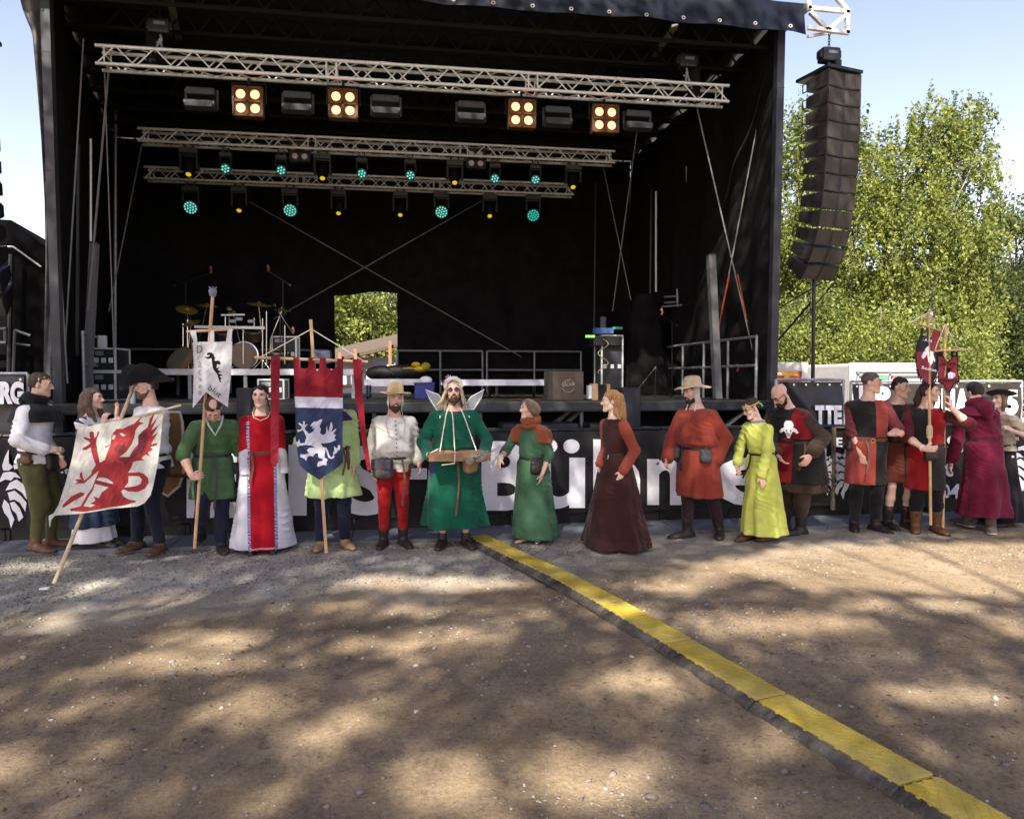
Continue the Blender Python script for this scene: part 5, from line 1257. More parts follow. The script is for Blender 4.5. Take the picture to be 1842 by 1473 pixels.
def hair_mat(name, ca, cb): return mat(name, ca, rough=.6, var=.2, scale=28, col2=cb, stretch=(3, 3, .5), bump=.4, bscale=70, spec=.3)

class Fig:
    def __init__(s, label, px, py, H, yaw=0, lean=(0, 0), girth=1., fem=False, head=(0, 0, 0), skin='fair', belly=0., sw=1., hip=(0, 0), shy=None, drop=0., group='costumed people in front of the stage', name='person', res=.0075):
        g = at_z(px, py, .0); z0 = .022 if g[1] > 7.95 else -.004
        g = at_z(px, py, z0); los = nrm((g[0], g[1], 0)); s.px, s.py, s.H, s.h = px, py, H, res
        s.o = empty(name, g, math.atan2(-los[0], los[1]), label, 'person', group); s.o.rotation_euler.z = math.atan2(-los[0], los[1])
        zc = (g - EYE) @ _f; s.k = FOC / zc; s.cs = abs(los @ _f / np.linalg.norm(_f[:2])) ; s.zc = zc
        y = R(yaw); s.S = np.array((math.cos(y), math.sin(y), 0)); s.F = np.array((math.sin(y), -math.cos(y), 0)); U = s.U = np.array((0, 0, 1.))
        y2 = R(yaw if shy is None else shy); s.S2 = np.array((math.cos(y2), math.sin(y2), 0)); s.F2 = np.array((math.sin(y2), -math.cos(y2), 0))
        s.g, s.fem, s.belly = girth, fem, belly; s.pel = np.array((hip[0], hip[1], .53 * H)); s.nk = np.array((hip[0] + lean[0], hip[1] + lean[1], (.845 - drop) * H)); s.drop = drop; s.lean = lean
        s.skin = SKINS[skin]
        swd = (.092 if fem else .104) * H * sw; c = s.nk - U * .057 * H; s.sh = {'L': c + s.S2 * swd, 'R': c - s.S2 * swd}
        s.el, s.wr, s.hd = {}, {}, {}; s.kn, s.an, s.toe = {}, {}, {}
        s.q = H / 1.75
        yw, pt, rl = map(R, head); f = np.array((math.sin(yw) * math.cos(pt), -math.cos(yw) * math.cos(pt), -math.sin(pt))); hs = np.array((math.cos(yw), math.sin(yw), 0))
        hu = np.cross(f, -hs) * -1; hu = np.cross(hs, f); hu = hu if hu[2] > 0 else -hu
        hs, hu = hs * math.cos(rl) + hu * math.sin(rl), hu * math.cos(rl) - hs * math.sin(rl); s.hf, s.hs, s.hu = f, hs, hu
        fl = nrm((f[0], f[1], 0)); piv = s.nk + U * .022 * H + fl * .008 * H; s.piv = piv
        s.hc = piv + hu * .075 * H + f * .012 * H
        s.arm('L'); s.arm('R'); s.leg('L'); s.leg('R')
    def P(s, px, py, dy=0.): return np.array(((px - s.px) / s.k * s.cs * (1 + dy / s.zc), dy, (s.py - py) / s.k * (1 + dy / s.zc)))
    def B(s, a, b, z, z_frac=False):  # body frame point: a to the person's left, b forward
        return s.pel * (1, 1, 0) + s.S * a + s.F * b + s.U * z
    def arm(s, sd, wrist=None, pole=None, hdir=None, palm=None, curl=.35):
        sg = 1 if sd == 'L' else -1; A = s.sh[sd]; H = s.H; l1, l2 = .172 * H, .150 * H
        if wrist is None: wrist = A + s.S2 * sg * .040 * H * (1 + 1.6 * (s.g - 1)) + s.F2 * .03 * H - s.U * .315 * H
        wrist = np.array(wrist, float); pole = (-s.F2 * 1.0 + s.S2 * sg * .22 - s.U * .3) if pole is None else np.array(pole, float)
        d = wrist - A; L = min(np.linalg.norm(d), .995 * (l1 + l2)); d = nrm(d); wrist = A + d * L
        c = (l1 * l1 + L * L - l2 * l2) / (2 * l1 * L); c = min(1, max(-1, c)); pp = nrm(pole - d * (pole @ d)); s.el[sd] = A + d * l1 * c + pp * l1 * math.sqrt(max(0, 1 - c * c)); s.wr[sd] = wrist
        fd = nrm(wrist - s.el[sd]); hdir = nrm(fd + .0) if hdir is None else nrm(hdir); palm = (-s.S2 * sg) if palm is None else np.array(palm, float); palm = nrm(palm - hdir * (palm @ hdir)); s.hd[sd] = (hdir, palm, curl)
    def leg(s, sd, foot=None, toe=0., z=0.):
        sg = 1 if sd == 'L' else -1; H = s.H; hp = s.pel + s.S * sg * .052 * H - s.U * .02 * H
        if foot is None: foot = s.pel * (1, 1, 0) + s.S * sg * .062 * H
        an = np.array((foot[0], foot[1], .048 * H + z)); l1 = l2 = .2345 * H; d = an - hp; L = min(np.linalg.norm(d), .998 * (l1 + l2)); d = nrm(d); an = hp + d * L
        c = L / 2 / l1; pp = nrm(s.F - d * (s.F @ d)); s.kn[sd] = hp + d * L / 2 + pp * l1 * math.sqrt(max(0, 1 - c * c)); s.an[sd] = an
        t = math.atan2(s.F[1], s.F[0]) + R(toe); s.toe[sd] = np.array((math.cos(t), math.sin(t), 0)); setattr(s, 'hp' + sd, hp)
    def axis_at(s, z):
        t = (z - s.pel[2]) / (s.nk[2] - s.pel[2]); t = np.clip(t, 0, 1.1); t = t * t * (3 - 2 * min(t, 1)) if 0 < t < 1 else t; c = s.pel + (s.nk - s.pel) * t; return c[0], c[1]
    def torso(s, e=0., lo=.44, hi=.845, waist=1., bl=1., extra=()):
        g = s.g; fm = s.fem
        tab = [(.44, .088, .07), (.52, .098 if not fm else .102, .074), (.57, .092, .068), (.61, .084 if not fm else .075, .062 if not fm else .056), (.66, .090 if not fm else .078, .066), (.72, .098 if not fm else .086, .07 if not fm else .073), (.78, .100 if not fm else .09, .063), (.80, .081, .052), (.825, .054, .043), (.85, .036, .038)]
        out = []
        for z, rx, ry in tab:
            if z < lo or z > hi + .006: continue
            bb = s.belly * math.exp(-((z - .64) / .065) ** 2); gg = 1 + (g - 1) * (1 if z < .79 else .35); x, y = s.axis_at(z * s.H - s.drop * s.H * min(1, max(0, (z - .53) / .30))); x += s.F[0] * bb * .5 * s.H; y += s.F[1] * bb * .5 * s.H
            w = waist if abs(z - .61) < .02 else 1.
            zz = z * s.H - s.drop * s.H * min(1, max(0, (z - .53) / .30)) ; out.append((zz, x, y, rx * gg * s.H * w + e, (ry * gg + bb * .5) * s.H * w + e))
        return out
    def make(s, name, v, m, n=2, wr=0., ws=(9, 9, 5), seed=1, smooth=True, tint=None, parent=None, wr2=0.):
        V, Q = v.mesh(); V = relax(V, Q, n)
        if wr: V = V + normals(V, Q) * (wr * (vnoise(V * np.array(ws), seed) + .5 * vnoise(V * np.array(ws) * 2.3, seed + 5)))[:, None]
        if wr2:   # slanting pull creases
            t = V[:, 0] * 22 + V[:, 2] * 44 + 3.2 * vnoise(V * 6, seed + 9); V = V + normals(V, Q) * (wr2 * 1.5 * ((1 - np.abs(np.sin(t))) ** 2 - .3) * np.clip(vnoise(V * 4.5, seed + 3) + .25, 0, 1))[:, None]
        o = np_mesh(name, V, Q, m, parent or s.o, smooth)
        return o
    def hl(s, a, b, c): return s.hc + (s.hs * a + s.hf * b + s.hu * c) * s.q
    # -------------------------------------------------- the body: one continuous skin
    def body(s, legs=True, open_mouth=False, brow='brown', glasses=False):
        v = Vol(s.h); H, q = s.H, s.q; A = (s.hs, s.hf, s.hu); hl = s.hl
        v.loft(s.torso(-.004), s.S, s.F, .02)
        for sd in 'LR':
            sh, el, wr = s.sh[sd], s.el[sd], s.wr[sd]; fm = .86 if s.fem else 1.
            v.cone(sh, sh + (el - sh) * .3, .026 * H * fm, .028 * H * fm, .02); v.cone(sh, el, .027 * H * fm, .0225 * H * fm, .02); v.cone(el, el + (wr - el) * .35, .024 * H * fm, .0245 * H * fm, .02); v.cone(el + (wr - el) * .35, wr, .0245 * H * fm, .0155 * H * fm, .02)
            s.hand(v, sd, fm)
            hp = getattr(s, 'hp' + sd)
            v.cone(hp, s.kn[sd], .040 * H, .025 * H, .03); v.cone(s.kn[sd], s.kn[sd] + (s.an[sd] - s.kn[sd]) * .35, .025 * H, .0285 * H, .02); v.cone(s.kn[sd] + (s.an[sd] - s.kn[sd]) * .35, s.an[sd], .0285 * H, .018 * H, .02)
            an, t = s.an[sd], s.toe[sd]; hz = an[2] - .025 * H
            v.cone(an, an - s.U * .02 * H - t * .02 * H, .022 * H, .02 * H, .02); v.cone(an - s.U * .028 * H, an - s.U * .034 * H + t * .085 * H, .017 * H, .015 * H, .012, (s.U, .75)); v.cone(an - s.U * .034 * H + t * .08 * H, an - s.U * .036 * H + t * .112 * H, .019 * H, .013 * H, .01, (s.U, .55))
        v.cone(s.nk - s.U * .01 * H, hl(0, -.018, -.055), (.031 if s.fem else .036) * H, (.029 if s.fem else .033) * H, .03)
        v.cone(s.nk - s.U * .02 * H, s.sh['L'], .022 * H, .024 * H, .025); v.cone(s.nk - s.U * .02 * H, s.sh['R'], .022 * H, .024 * H, .025)
        rg = np.random.default_rng(int(s.px)); jw = (.92 if s.fem else 1.) * rg.uniform(.92, 1.08); nz = rg.uniform(.86, 1.18); ck = rg.uniform(.85, 1.15); ch = rg.uniform(-.006, .005); bh = rg.uniform(-.003, .003)
        v.ell(hl(0, -.014, .036), np.array((.072, .092, .078)) * q, A, .02); v.ell(hl(0, .03, -.02), np.array((.062 * jw, .058, .08)) * q, A, .02)
        for sx in (-1, 1):
            v.cone(hl(sx * .046 * jw, -.005, -.062), hl(sx * .012, .062, -.096 + ch), .024 * q, .022 * q, .02); v.ell(hl(sx * .040, .056, -.022), np.array((.024 * ck, .02, .022 * ck)) * q, A, .015)
            v.ell(hl(sx * .0335, .099, .011), np.array((.018, .012, .011)) * q, A, .010, 's')
            v.ell(hl(sx * .074, -.014, -.008), np.array((.009, .02, .031)) * q, A, .008)
        v.cone(hl(-.036, .078, .03), hl(.036, .078, .03), .010 * q, .010 * q, .015); v.ell(hl(0, .074, -.1), np.array((.02, .017, .016)) * q, A, .015)
        v.cone(hl(0, .088, .012), hl(0, .088 + .018 * nz, -.022 - .004 * nz), .008 * q, .0125 * q * ck, .01); v.ell(hl(-.013, .095, -.031), np.array((.008, .01, .007)) * q, A, .008); v.ell(hl(.013, .095, -.031), np.array((.008, .01, .007)) * q, A, .008)
        v.cone(hl(-.019, .081, -.055), hl(.019, .081, -.055), .0075 * q, .0075 * q, .008, (s.hu, .7)); v.cone(hl(-.015, .081, -.066), hl(.015, .081, -.066), .008 * q, .008 * q, .008, (s.hu, .8))
        V, Q = v.mesh(); V = relax(V, Q, 1, .4)
        d = (V - s.hc) / q; a, b, c = d @ s.hs, d @ s.hf, d @ s.hu; T = np.ones((len(V), 4), np.float32)
        lip = np.exp(-(np.maximum(np.abs(c + .0605) - .006, 0) / .005) ** 2) * np.exp(-(np.maximum(np.abs(a) - .018, 0) / .007) ** 2) * (b > .06); T[:, 1] -= .38 * lip; T[:, 2] -= .34 * lip; T[:, 0] -= .12 * lip
        ck = np.exp(-(((np.abs(a) - .042) / .022) ** 2 + ((c + .025) / .022) ** 2)) * (b > .02) + .8 * np.exp(-((a / .016) ** 2 + ((c + .026) / .014) ** 2)) * (b > .08); T[:, 1] -= .13 * ck; T[:, 2] -= .14 * ck
        if open_mouth:
            sm = np.exp(-(np.maximum(np.abs(c + .062) - .004, 0) / .003) ** 2) * (np.abs(a) < .021) * (b > .06); T[:, :3] = T[:, :3] * (1 - sm[:, None]) + np.array((1.15, 1.7, 2.2)) * sm[:, None]
        kn = np.zeros(len(V))
        for sd in 'LR':
            hd, pn, _c = s.hd[sd]; e = (V - s.wr[sd]) @ hd / H; kn = np.maximum(kn, np.clip(1 - np.abs(e - .085) / .03, 0, 1) * (np.linalg.norm(V - s.wr[sd], axis=1) < .12 * H))
        T[:, 1] -= .10 * kn; T[:, 2] -= .12 * kn
        o = np_mesh('body', V, Q, [s.skin, M_EYE, M_IRIS, MATS.get('brow_' + brow) or mat('brow_' + brow, {'brown': (.06, .035, .02), 'dark': (.025, .018, .014), 'blond': (.22, .14, .07)}[brow], rough=.8)], s.o)
        ca = o.data.color_attributes.new('tint', 'FLOAT_COLOR', 'POINT'); ca.data.foreach_set('color', np.clip(T, 0, 3).astype(np.float32).ravel())
        # eyes and brows belong to the same mesh
        bm = bmesh.new(); bm.from_mesh(o.data); lay = bm.verts.layers.float_color.get('tint')
        def put(Vs, Fs, mi):
            vs = [bm.verts.new(tuple(p)) for p in Vs]
            for x in vs: x[lay] = (1, 1, 1, 1)
            for f in Fs:
                nf = bm.faces.new([vs[i] for i in f]); nf.material_index = mi; nf.smooth = True
        for sx in (-1, 1):
            put([hl(sx * .0325 + p[0] * .0135, .0755 + p[1] * .0110 - .004 * abs(p[0]), .011 + p[2] * .0062) for p in ICO_S], ICO_T, 1); put([hl(sx * .0325 + p[0] * .0058, .0825 + p[1] * .005, .0112 + p[2] * .0056) for p in ICO_S], ICO_T, 2)
            mb = MB().tube([hl(sx * .014, .091, .0285), hl(sx * .032, .0905, .0335), hl(sx * .05, .077, .027)], [.0032 * q, .0046 * q, .002 * q], 6); put(mb.v, mb.f, 3)
            lid = MB().tube([hl(sx * .019, .083, .0155), hl(sx * .033, .0875, .0185), hl(sx * .046, .079, .0145)], [.002 * q, .0026 * q, .002 * q], 6); put(lid.v, lid.f, 3 if s.fem else 0)
        bm.to_mesh(o.data); bm.free(); s.bo = o
        if glasses: s.glasses(glasses == 'sun')
        return o
    def hand(s, v, sd, fm=1.):
        hd, pn, curl = s.hd[sd]; sg = 1 if sd == 'L' else -1; w = s.wr[sd]; q = s.q * (.92 if s.fem else 1.); ac = nrm(np.cross(hd, pn)) * 1.0
        # thumb side: rotate so that the thumb points forward or up when the palm faces the body
        ts = ac if (ac @ (s.F2 + .8 * s.U)) > 0 else -ac
        pc = w + hd * .045 * q
        v.cone(w - hd * .01 * q, w + hd * .025 * q, .022 * q, .027 * q, .015, (pn, .6)); v.rbox(w + hd * .055 * q, np.array((.036, .038, .0145)) * q, (ts, hd, pn), .012 * q, .012)
        L = (.074, .082, .077, .060)
        for i in range(4):
            o_ = (1.5 - i) * .0185 * q; b = w + hd * (.09 - .004 * abs(i - 1.3)) * q + ts * o_; l = L[i] * q; dd = nrm(hd + ts * (1.5 - i) * .05); ang = curl * (.75 + .08 * i); p = b
            for j, (fr, mul) in enumerate(((.45, .7), (.32, 1.9), (.23, 2.6))):
                a_ = ang * mul; d2 = nrm(dd * math.cos(a_) + pn * math.sin(a_)); e = p + d2 * l * fr; v.cone(p, e, (.0092 - .0007 * j) * q, (.0086 - .0008 * j) * q, .004); p = e
        t0 = w + hd * .022 * q + ts * .026 * q; t1 = t0 + nrm(hd * .75 + ts * .75 + pn * .35) * .042 * q; t2 = t1 + nrm(hd * 1.0 + ts * .25 + pn * (.35 + curl)) * .034 * q; v.chain([t0, t1, t2], [.015 * q, .0115 * q, .0088 * q], .008)
    def glasses(s, sun=False):
        q = s.q; mb = MB(); o = s.hl
        for sx in (-1, 1):
            mb.tube([o(sx * .034 + .0225 * math.cos(t), .099 - .008 * abs(math.cos(t)), .01 + .017 * math.sin(t)) for t in np.linspace(0, 6.283, 17)], .0028 * q, 6); mb.tube([o(sx * .056, .095, .014), o(sx * .077, .04, .014), o(sx * .077, -.015, .006)], .0028 * q, 6)
        mb.tube([o(-.012, .1, .014), o(.012, .1, .014)], .0028 * q, 6); f = mb.build('glasses', M_BLKM, s.o, True)
        if sun:
            lb = MB()
            for sx in (-1, 1): lb.lathe([(.001, .003), (.0225 * q, 0), (.0225 * q, -.003)], (o(sx * .034, .098, .01), s.hs, s.hu * .78, s.hf), 18)
            lb.build('lens', M_GLASSK, f)
    # -------------------------------------------------- clothes
    def sleeves(s, v, e, frac=1., loose=0., sides='LR', cuff=0.):
        H = s.H; fm = .88 if s.fem else 1.
        for sd in sides:
            sh, el, wr = s.sh[sd], s.el[sd], s.wr[sd]
            v.cone(sh, sh + (el - sh) * .35, .025 * H * fm + e, .027 * H * fm + e, .03)
            if frac > .5:
                t = (frac - .5) * 2; end = el + (wr - el) * t; v.cone(sh, el, .026 * H * fm + e, .024 * H * fm + e + loose * .4, .02); v.cone(el, end, .024 * H * fm + e + loose * .4, .018 * H * fm + e + loose, .012)
                if cuff: v.cone(end - nrm(wr - el) * .03, end, .024 * H * fm + e + cuff, None, .006)
            else: v.cone(sh, sh + (el - sh) * frac * 2, .027 * H * fm + e, .028 * H * fm + e + loose, .02)
    def fold(s, n, amp, z0, z1, seed=0):
        rg = np.random.default_rng(seed + 3); p = rg.uniform(0, 6.28, 4); n2 = n + 3 + int(rg.integers(0, 2))
        def f(a, Z):
            t = 1.9 * np.clip((z1 - Z) / (z1 - z0), 0, 1.15) ** .9; w = a + .22 * np.sin(a * 2 + p[2]) + .10 * np.sin(6 * Z + p[3])
            r = .62 * np.cos(n * w + p[0]) + .38 * np.cos(n2 * w + p[1]); return amp * t * (.55 * r - .75 * np.clip(np.abs(r) - .45, 0, 1) ** 1.0 * (r < 0) + .15 * r * r)
        return f
    def tunic(s, m, hem, e=.014, flare=.12, sleeve=1., belt=True, folds=(8, .09), blouse=.02, name='tunic', hi=.842, loose=0., fy=None, seed=0, wr=.007, ry=None, waist=.6, cuff=0., res=.0095, sides='LR', hemshift=(0, 0), foot=None, wr2=.0085):
        """upper garment from the neck down to hem (metres), belted"""
        H = s.H; v = Vol(res); zb = waist * H; T = s.torso(e, .57, hi); up = [t for t in T if t[0] > zb + .01]; x, y = s.axis_at(zb); b0 = [t for t in T]; rxw = np.interp(zb, [t[0] for t in b0], [t[3] for t in b0]); ryw = np.interp(zb, [t[0] for t in b0], [t[4] for t in b0])
        bx, by = np.interp(zb, [t[0] for t in b0], [t[1] for t in b0]), np.interp(zb, [t[0] for t in b0], [t[2] for t in b0])
        if belt: up = [(z, a, b, c + blouse * math.exp(-((z - zb - .05) / .05) ** 2), d + blouse * math.exp(-((z - zb - .05) / .05) ** 2)) for z, a, b, c, d in up] + [(zb + .05, bx, by, rxw + blouse, ryw + blouse), (zb + .018, bx, by, rxw + blouse * .7, ryw + blouse * .7)]
        hx, hy = (s.pel[0] + hemshift[0], s.pel[1] + hemshift[1]); rh = flare * H; ryh = rh * .86 if ry is None else ry * H
        s.wsec = (zb, bx, by, rxw, ryw)
        gat = s.fold(11, .017, zb, zb + .16 * H, seed + 7); v.loft(up + [(zb - .004, bx, by, rxw, ryw)], s.S, s.F, .02, (lambda a, Z: gat(a, Z) * np.clip((Z - zb) / .03, 0, 1)) if belt else None, sharp=.02)
        lo = [(zb + .004, bx, by, rxw, ryw), (zb - .05, bx, by, rxw + .03 * (flare / .12), ryw + .022), (zb * .55 + hem * .45, (bx + hx) / 2, (by + hy) / 2, (rxw * .45 + rh * .55), (ryw * .45 + ryh * .55)), (hem, hx, hy, rh, ryh)]
        v.loft(lo, s.S, s.F, .012, s.fold(folds[0], folds[1], hem, zb, seed), sharp=.03)
        if sleeve: s.sleeves(v, e + .003, sleeve, loose, sides, cuff)
        for sd in 'LR': v.cone(s.nk - s.U * .028 * H, s.sh[sd] + s.U * .002 * H, .020 * H + e * .4, .024 * H + e * .7, .03)
        if foot: v.clip(*foot)
        return s.make(name, v, m, 2, wr, seed=seed + 2, wr2=wr2)
    def trousers(s, m, e=.012, knee=None, calf=None, ankle=None, top=.55, name='trousers', bot=.05, wr=.006):
        H = s.H; v = Vol(.0095); v.loft(s.torso(e, .44, top), s.S, s.F, .03)
        for sd in 'LR':
            hp = getattr(s, 'hp' + sd); k_, a_ = s.kn[sd], s.an[sd]; kr = .034 * H + e if knee is None else knee; cr = .034 * H + e if calf is None else calf; ar = .024 * H + e if ankle is None else ankle
            v.cone(hp, hp + (k_ - hp) * .5, .052 * H + e, .5 * (.052 * H + e + kr), .03); v.cone(hp + (k_ - hp) * .5, k_, .5 * (.052 * H + e + kr), kr, .02); m_ = k_ + (a_ - k_) * .4; v.cone(k_, m_, kr, cr, .02); v.cone(m_, a_ + (k_ - a_) * bot, cr, ar, .02)
        return s.make(name, v, m, 2, wr, (11, 11, 16), seed=int(s.px))
    def shoe(s, m, sole=None, shaft=0., wide=1., name='shoe', sides='LR'):
        H = s.H
        for sd in sides:
            v = Vol(.007); an, t = s.an[sd], s.toe[sd]; b = an[2] - .048 * H; w = wide; U = s.U; g = lambda f, z: np.array((an[0], an[1], b + z)) + t * f * H
            v.cone(g(-.028, .024), g(.02, .03), .026 * H * w, .027 * H * w, .02); v.cone(g(.0, .022), g(.085, .017), .028 * H * w, .028 * H * w, .02, (U, .9)); v.cone(g(.07, .012), g(.122, .010), .028 * H * w, .022 * H * w, .02, (U, .75))
            v.cone(an - U * .015 * H, an + (s.kn[sd] - an) * (.06 + shaft), .028 * H * w, (.029 + .012 * min(1, shaft * 2.5)) * H * w, .02); v.clip((0, 0, -1), -b + .0)
            o = s.make(name, v, m, 1)
            if sole:
                sv = Vol(.007).cone(g(-.028, .008), g(.03, .008), .030 * H * w, None, .02, (U, 1)).cone(g(.03, .008), g(.122, .008), .030 * H * w, .025 * H * w, .02).clip((0, 0, 1), b + .016).clip((0, 0, -1), -b + .002); s.make('sole', sv, sole, 1, parent=o)
    def belt(s, m, e=.008, z=None, hgt=.016, name='belt', tail=None, buckle=None, bl=0.):
        H = s.H; w_ = s.wsec; e = .007; z = w_[0] / H; o_ = [w_[0], w_[1], w_[2], w_[3] + e, w_[4] + e]; s.bt = o_
        n = 40; mb = MB(); V, F = [], []
        for i in range(n):
            a = 6.2832 * i / n; p = np.array((o_[1], o_[2], 0)) + s.S * o_[3] * math.cos(a) + s.F * o_[4] * math.sin(a); nn = s.S * math.cos(a) + s.F * math.sin(a); dz = -.012 * math.sin(a) - bl * max(0, math.sin(a))
            for dr, zz in ((0, -hgt), (.006, -hgt), (.006, hgt), (0, hgt)): q = p + nn * dr; V.append((q[0], q[1], z * H + zz + dz))
        for i in range(n):
            j = (i + 1) % n
            for c in range(4): F.append((i * 4 + c, j * 4 + c, j * 4 + (c + 1) % 4, i * 4 + (c + 1) % 4))
        o = mb.add(V, F).build(name, m, s.o, True)
        if tail:   # hanging strap end: (side offset, length)
            a0, ln = tail[:2]; m2 = tail[2] if len(tail) > 2 else m; p = s.ring(a0, .010); pts = [p + s.U * -ln * t + s.F * (.02 + .10 * t) + s.S * .02 * math.sin(4 * t) for t in np.linspace(0, 1, 8)]; tb_ = MB()
            for i in range(7): tb_.bar(pts[i], pts[i + 1], .022, .005, tuple(s.F))
            tb_.build('belt_tail', m2, o)
        if buckle: p = s.ring(buckle[0], .012); MB().tube([p + s.S * .022 * math.cos(t) + s.U * .024 * math.sin(t) for t in np.linspace(0, 6.283, 13)], .004, 6).build('buckle', buckle[1], o, True)
        return o
    def ring(s, a, off=0.):
        """point on the belt line; a in degrees from straight ahead, positive to the person's left"""
        t = R(90 - a); o_ = s.bt; return np.array((o_[1], o_[2], o_[0] - .012 * math.sin(t))) + s.S * (o_[3] + off) * math.cos(t) + s.F * (o_[4] + off) * math.sin(t)
    def pouch(s, a, w, h, m, d=.035, drop=.02, flap=None, strap=None, name='pouch', rnd=.03):
        p = s.ring(a, d * .8); t = R(90 - a); nn = s.S * math.cos(t) + s.F * math.sin(t); sd = np.cross(s.U, nn); c = p - s.U * (h / 2 + drop)
        v = Vol(.006).rbox(c, (w / 2, d, h / 2), (sd, nn, s.U), min(rnd, d * .95), .01).ell(c - s.U * h * .18 + nn * d * .3, (w * .46, d * .9, h * .33), (sd, nn, s.U), .02).rbox(p - s.U * drop * .4, (.016, .012, drop + .02), (sd, nn, s.U), .006, .01); o = s.make(name, v, m, 1, .003, (20, 20, 20))
        if flap: s.make('flap', Vol(.006).rbox(c + s.U * h * .22 + nn * d * .55, (w / 2 + .004, d * .6, h * .30), (sd, nn, s.U), .016, .01), flap, 1, parent=o)
        if strap: MB().cbox((0, 0, 0), (.001, .001, .001)); q = c + nn * (d * 1.2); MB().bar(q + s.U * h * .1, q - s.U * h * .32, .026, .008, tuple(nn)).build('strap', strap, o)
        return o
    def lathe_head(s, name, prof, m, off=(0, 0, .06), tilt=0., fn=None, n=44, sq=1.15, parent=None):
        az = nrm(s.hu * math.cos(tilt) - s.hf * math.sin(tilt)); ay = nrm(s.hf * math.cos(tilt) + s.hu * math.sin(tilt)); q = s.q
        return MB().lathe([(r * q, h * q) for r, h in prof], (s.hl(*off), s.hs, ay * sq, az), n, fn).build(name, m, parent or s.o, True)
    def straw_hat(s, m, brim=.175, band=None, tilt=0., wav=.012, off=(0, -.012, .055), h=.105):
        fn = lambda r, hh, a: (r, hh + (wav * math.sin(2 * a + .6) + .35 * wav * math.sin(5 * a)) * max(0, (r - .09) / .08) - .012 * max(0, (r - .1) / .08))
        o = s.lathe_head('hat', [(.082, -.012), (brim, -.012), (brim + .003, -.006), (brim, .002), (.10, .006), (.091, .016), (.084, h * .75), (.074, h), (.04, h + .012), (.003, h + .010)], m, off, tilt, fn)
        return o
    def hair(s, m, style='short', name='hair', extra=None, top=.0):
        v = Vol(.0075); q = s.q; A = (s.hs, s.hf, s.hu); hl = s.hl
        v.ell(hl(0, -.02, .042), np.array((.078, .097, .082)) * q, A, .012)
        if style != 'buzz': v.ell(hl(0, -.04, .0), np.array((.076, .072, .08)) * q, A, .02)
        front = {'short': (.045, .038), 'buzz': (.055, .052), 'bald': (0, 0), 'long': (.055, .058), 'fringe': (.075, .03)}[style]
        # keep the face free
        v.rbox(hl(0, .12, -.075), np.array((.062 if style != 'fringe' else .05, .115, .135)) * q, A, .04 * q, .012, 's')
        if style in ('short', 'buzz'): v.rbox(hl(0, .02, -.11), np.array((.2, .2, .075)) * q, A, .02, .02, 's')
        for sx in (-1, 1): v.ell(hl(sx * .08, .0, -.02), np.array((.02, .026, .04)) * q, A, .012, 's') if style in ('short', 'buzz') else None
        if extra: extra(v)
        return s.make(name, v, m, 1, .009 if style != 'buzz' else .001, (24, 24, 9), seed=int(s.px))
    def beard(s, m, length=.03, full=True, name='beard', must=True):
        v = Vol(.0065); q = s.q; A = (s.hs, s.hf, s.hu); hl = s.hl
        v.ell(hl(0, .062, -.098), np.array((.036, .032, .028)) * q, A, .015)
        for sx in (-1, 1):
            if full: v.cone(hl(sx * .064, .0, -.045), hl(sx * .05, .03, -.085), .012 * q, .018 * q, .015); v.cone(hl(sx * .05, .03, -.085), hl(sx * .02, .068, -.104), .02 * q, .024 * q, .015)
            if must: v.cone(hl(sx * .004, .096, -.045), hl(sx * .03, .078, -.062), .007 * q, .007 * q, .006); v.cone(hl(sx * .03, .078, -.062), hl(sx * .03, .07, -.09), .007 * q, .01 * q, .008)
        if length > .03: v.cone(hl(0, .065, -.1), hl(0, .07, -.1 - length), .034 * q, .02 * q, .02)
        return s.make(name, v, m, 1, .004, (40, 40, 22), seed=5)
    def strands(s, m, curves, name='hair_lock', k=.012, h=.0075, wr=.006):
        v = Vol(h)
        for pts, rs in curves: v.chain(pts, rs, k)
        return s.make(name, v, m, 1, wr, (34, 34, 8), seed=8)
    def cord(s, pts, r, m, name='cord'): return MB().tube(pts, r, 6).build(name, m, s.o, True)

def split_mat(name, fn, ca, cb, **k):
    """cloth of two colours parted along an object-space plane or band; fn(nodes, links, sep) -> 0..1 socket"""
    m = mat(name, ca, rough=.92, var=.12, scale=9, spec=.15, bump=.04, bscale=260, sheen=.1); N, L = m.node_tree.nodes, m.node_tree.links; rp = [n for n in N if n.type == 'VALTORGB'][0]
    tc = [n for n in N if n.type == 'TEX_COORD'][0]; sp = N.new('ShaderNodeSeparateXYZ'); L.new(tc.outputs['Object'], sp.inputs[0]); f = fn(N, L, sp)
    mx = N.new('ShaderNodeMix'); mx.data_type = 'RGBA'; L.new(f, mx.inputs[0]); L.new(rp.outputs[0], mx.inputs[6]); mx.inputs[7].default_value = (*cb, 1); L.new(mx.outputs[2], N['Principled BSDF'].inputs['Base Color'])
    return m
def step_(N, L, src, thr, less=False):
    x = N.new('ShaderNodeMath'); x.operation = 'LESS_THAN' if less else 'GREATER_THAN'; L.new(src, x.inputs[0]); x.inputs[1].default_value = thr; return x.outputs[0]
def op_(N, L, o, a, b):
    x = N.new('ShaderNodeMath'); x.operation = o
    for i, q in enumerate((a, b)):
        if isinstance(q, (int, float)): x.inputs[i].default_value = q
        else: L.new(q, x.inputs[i])
    return x.outputs[0]
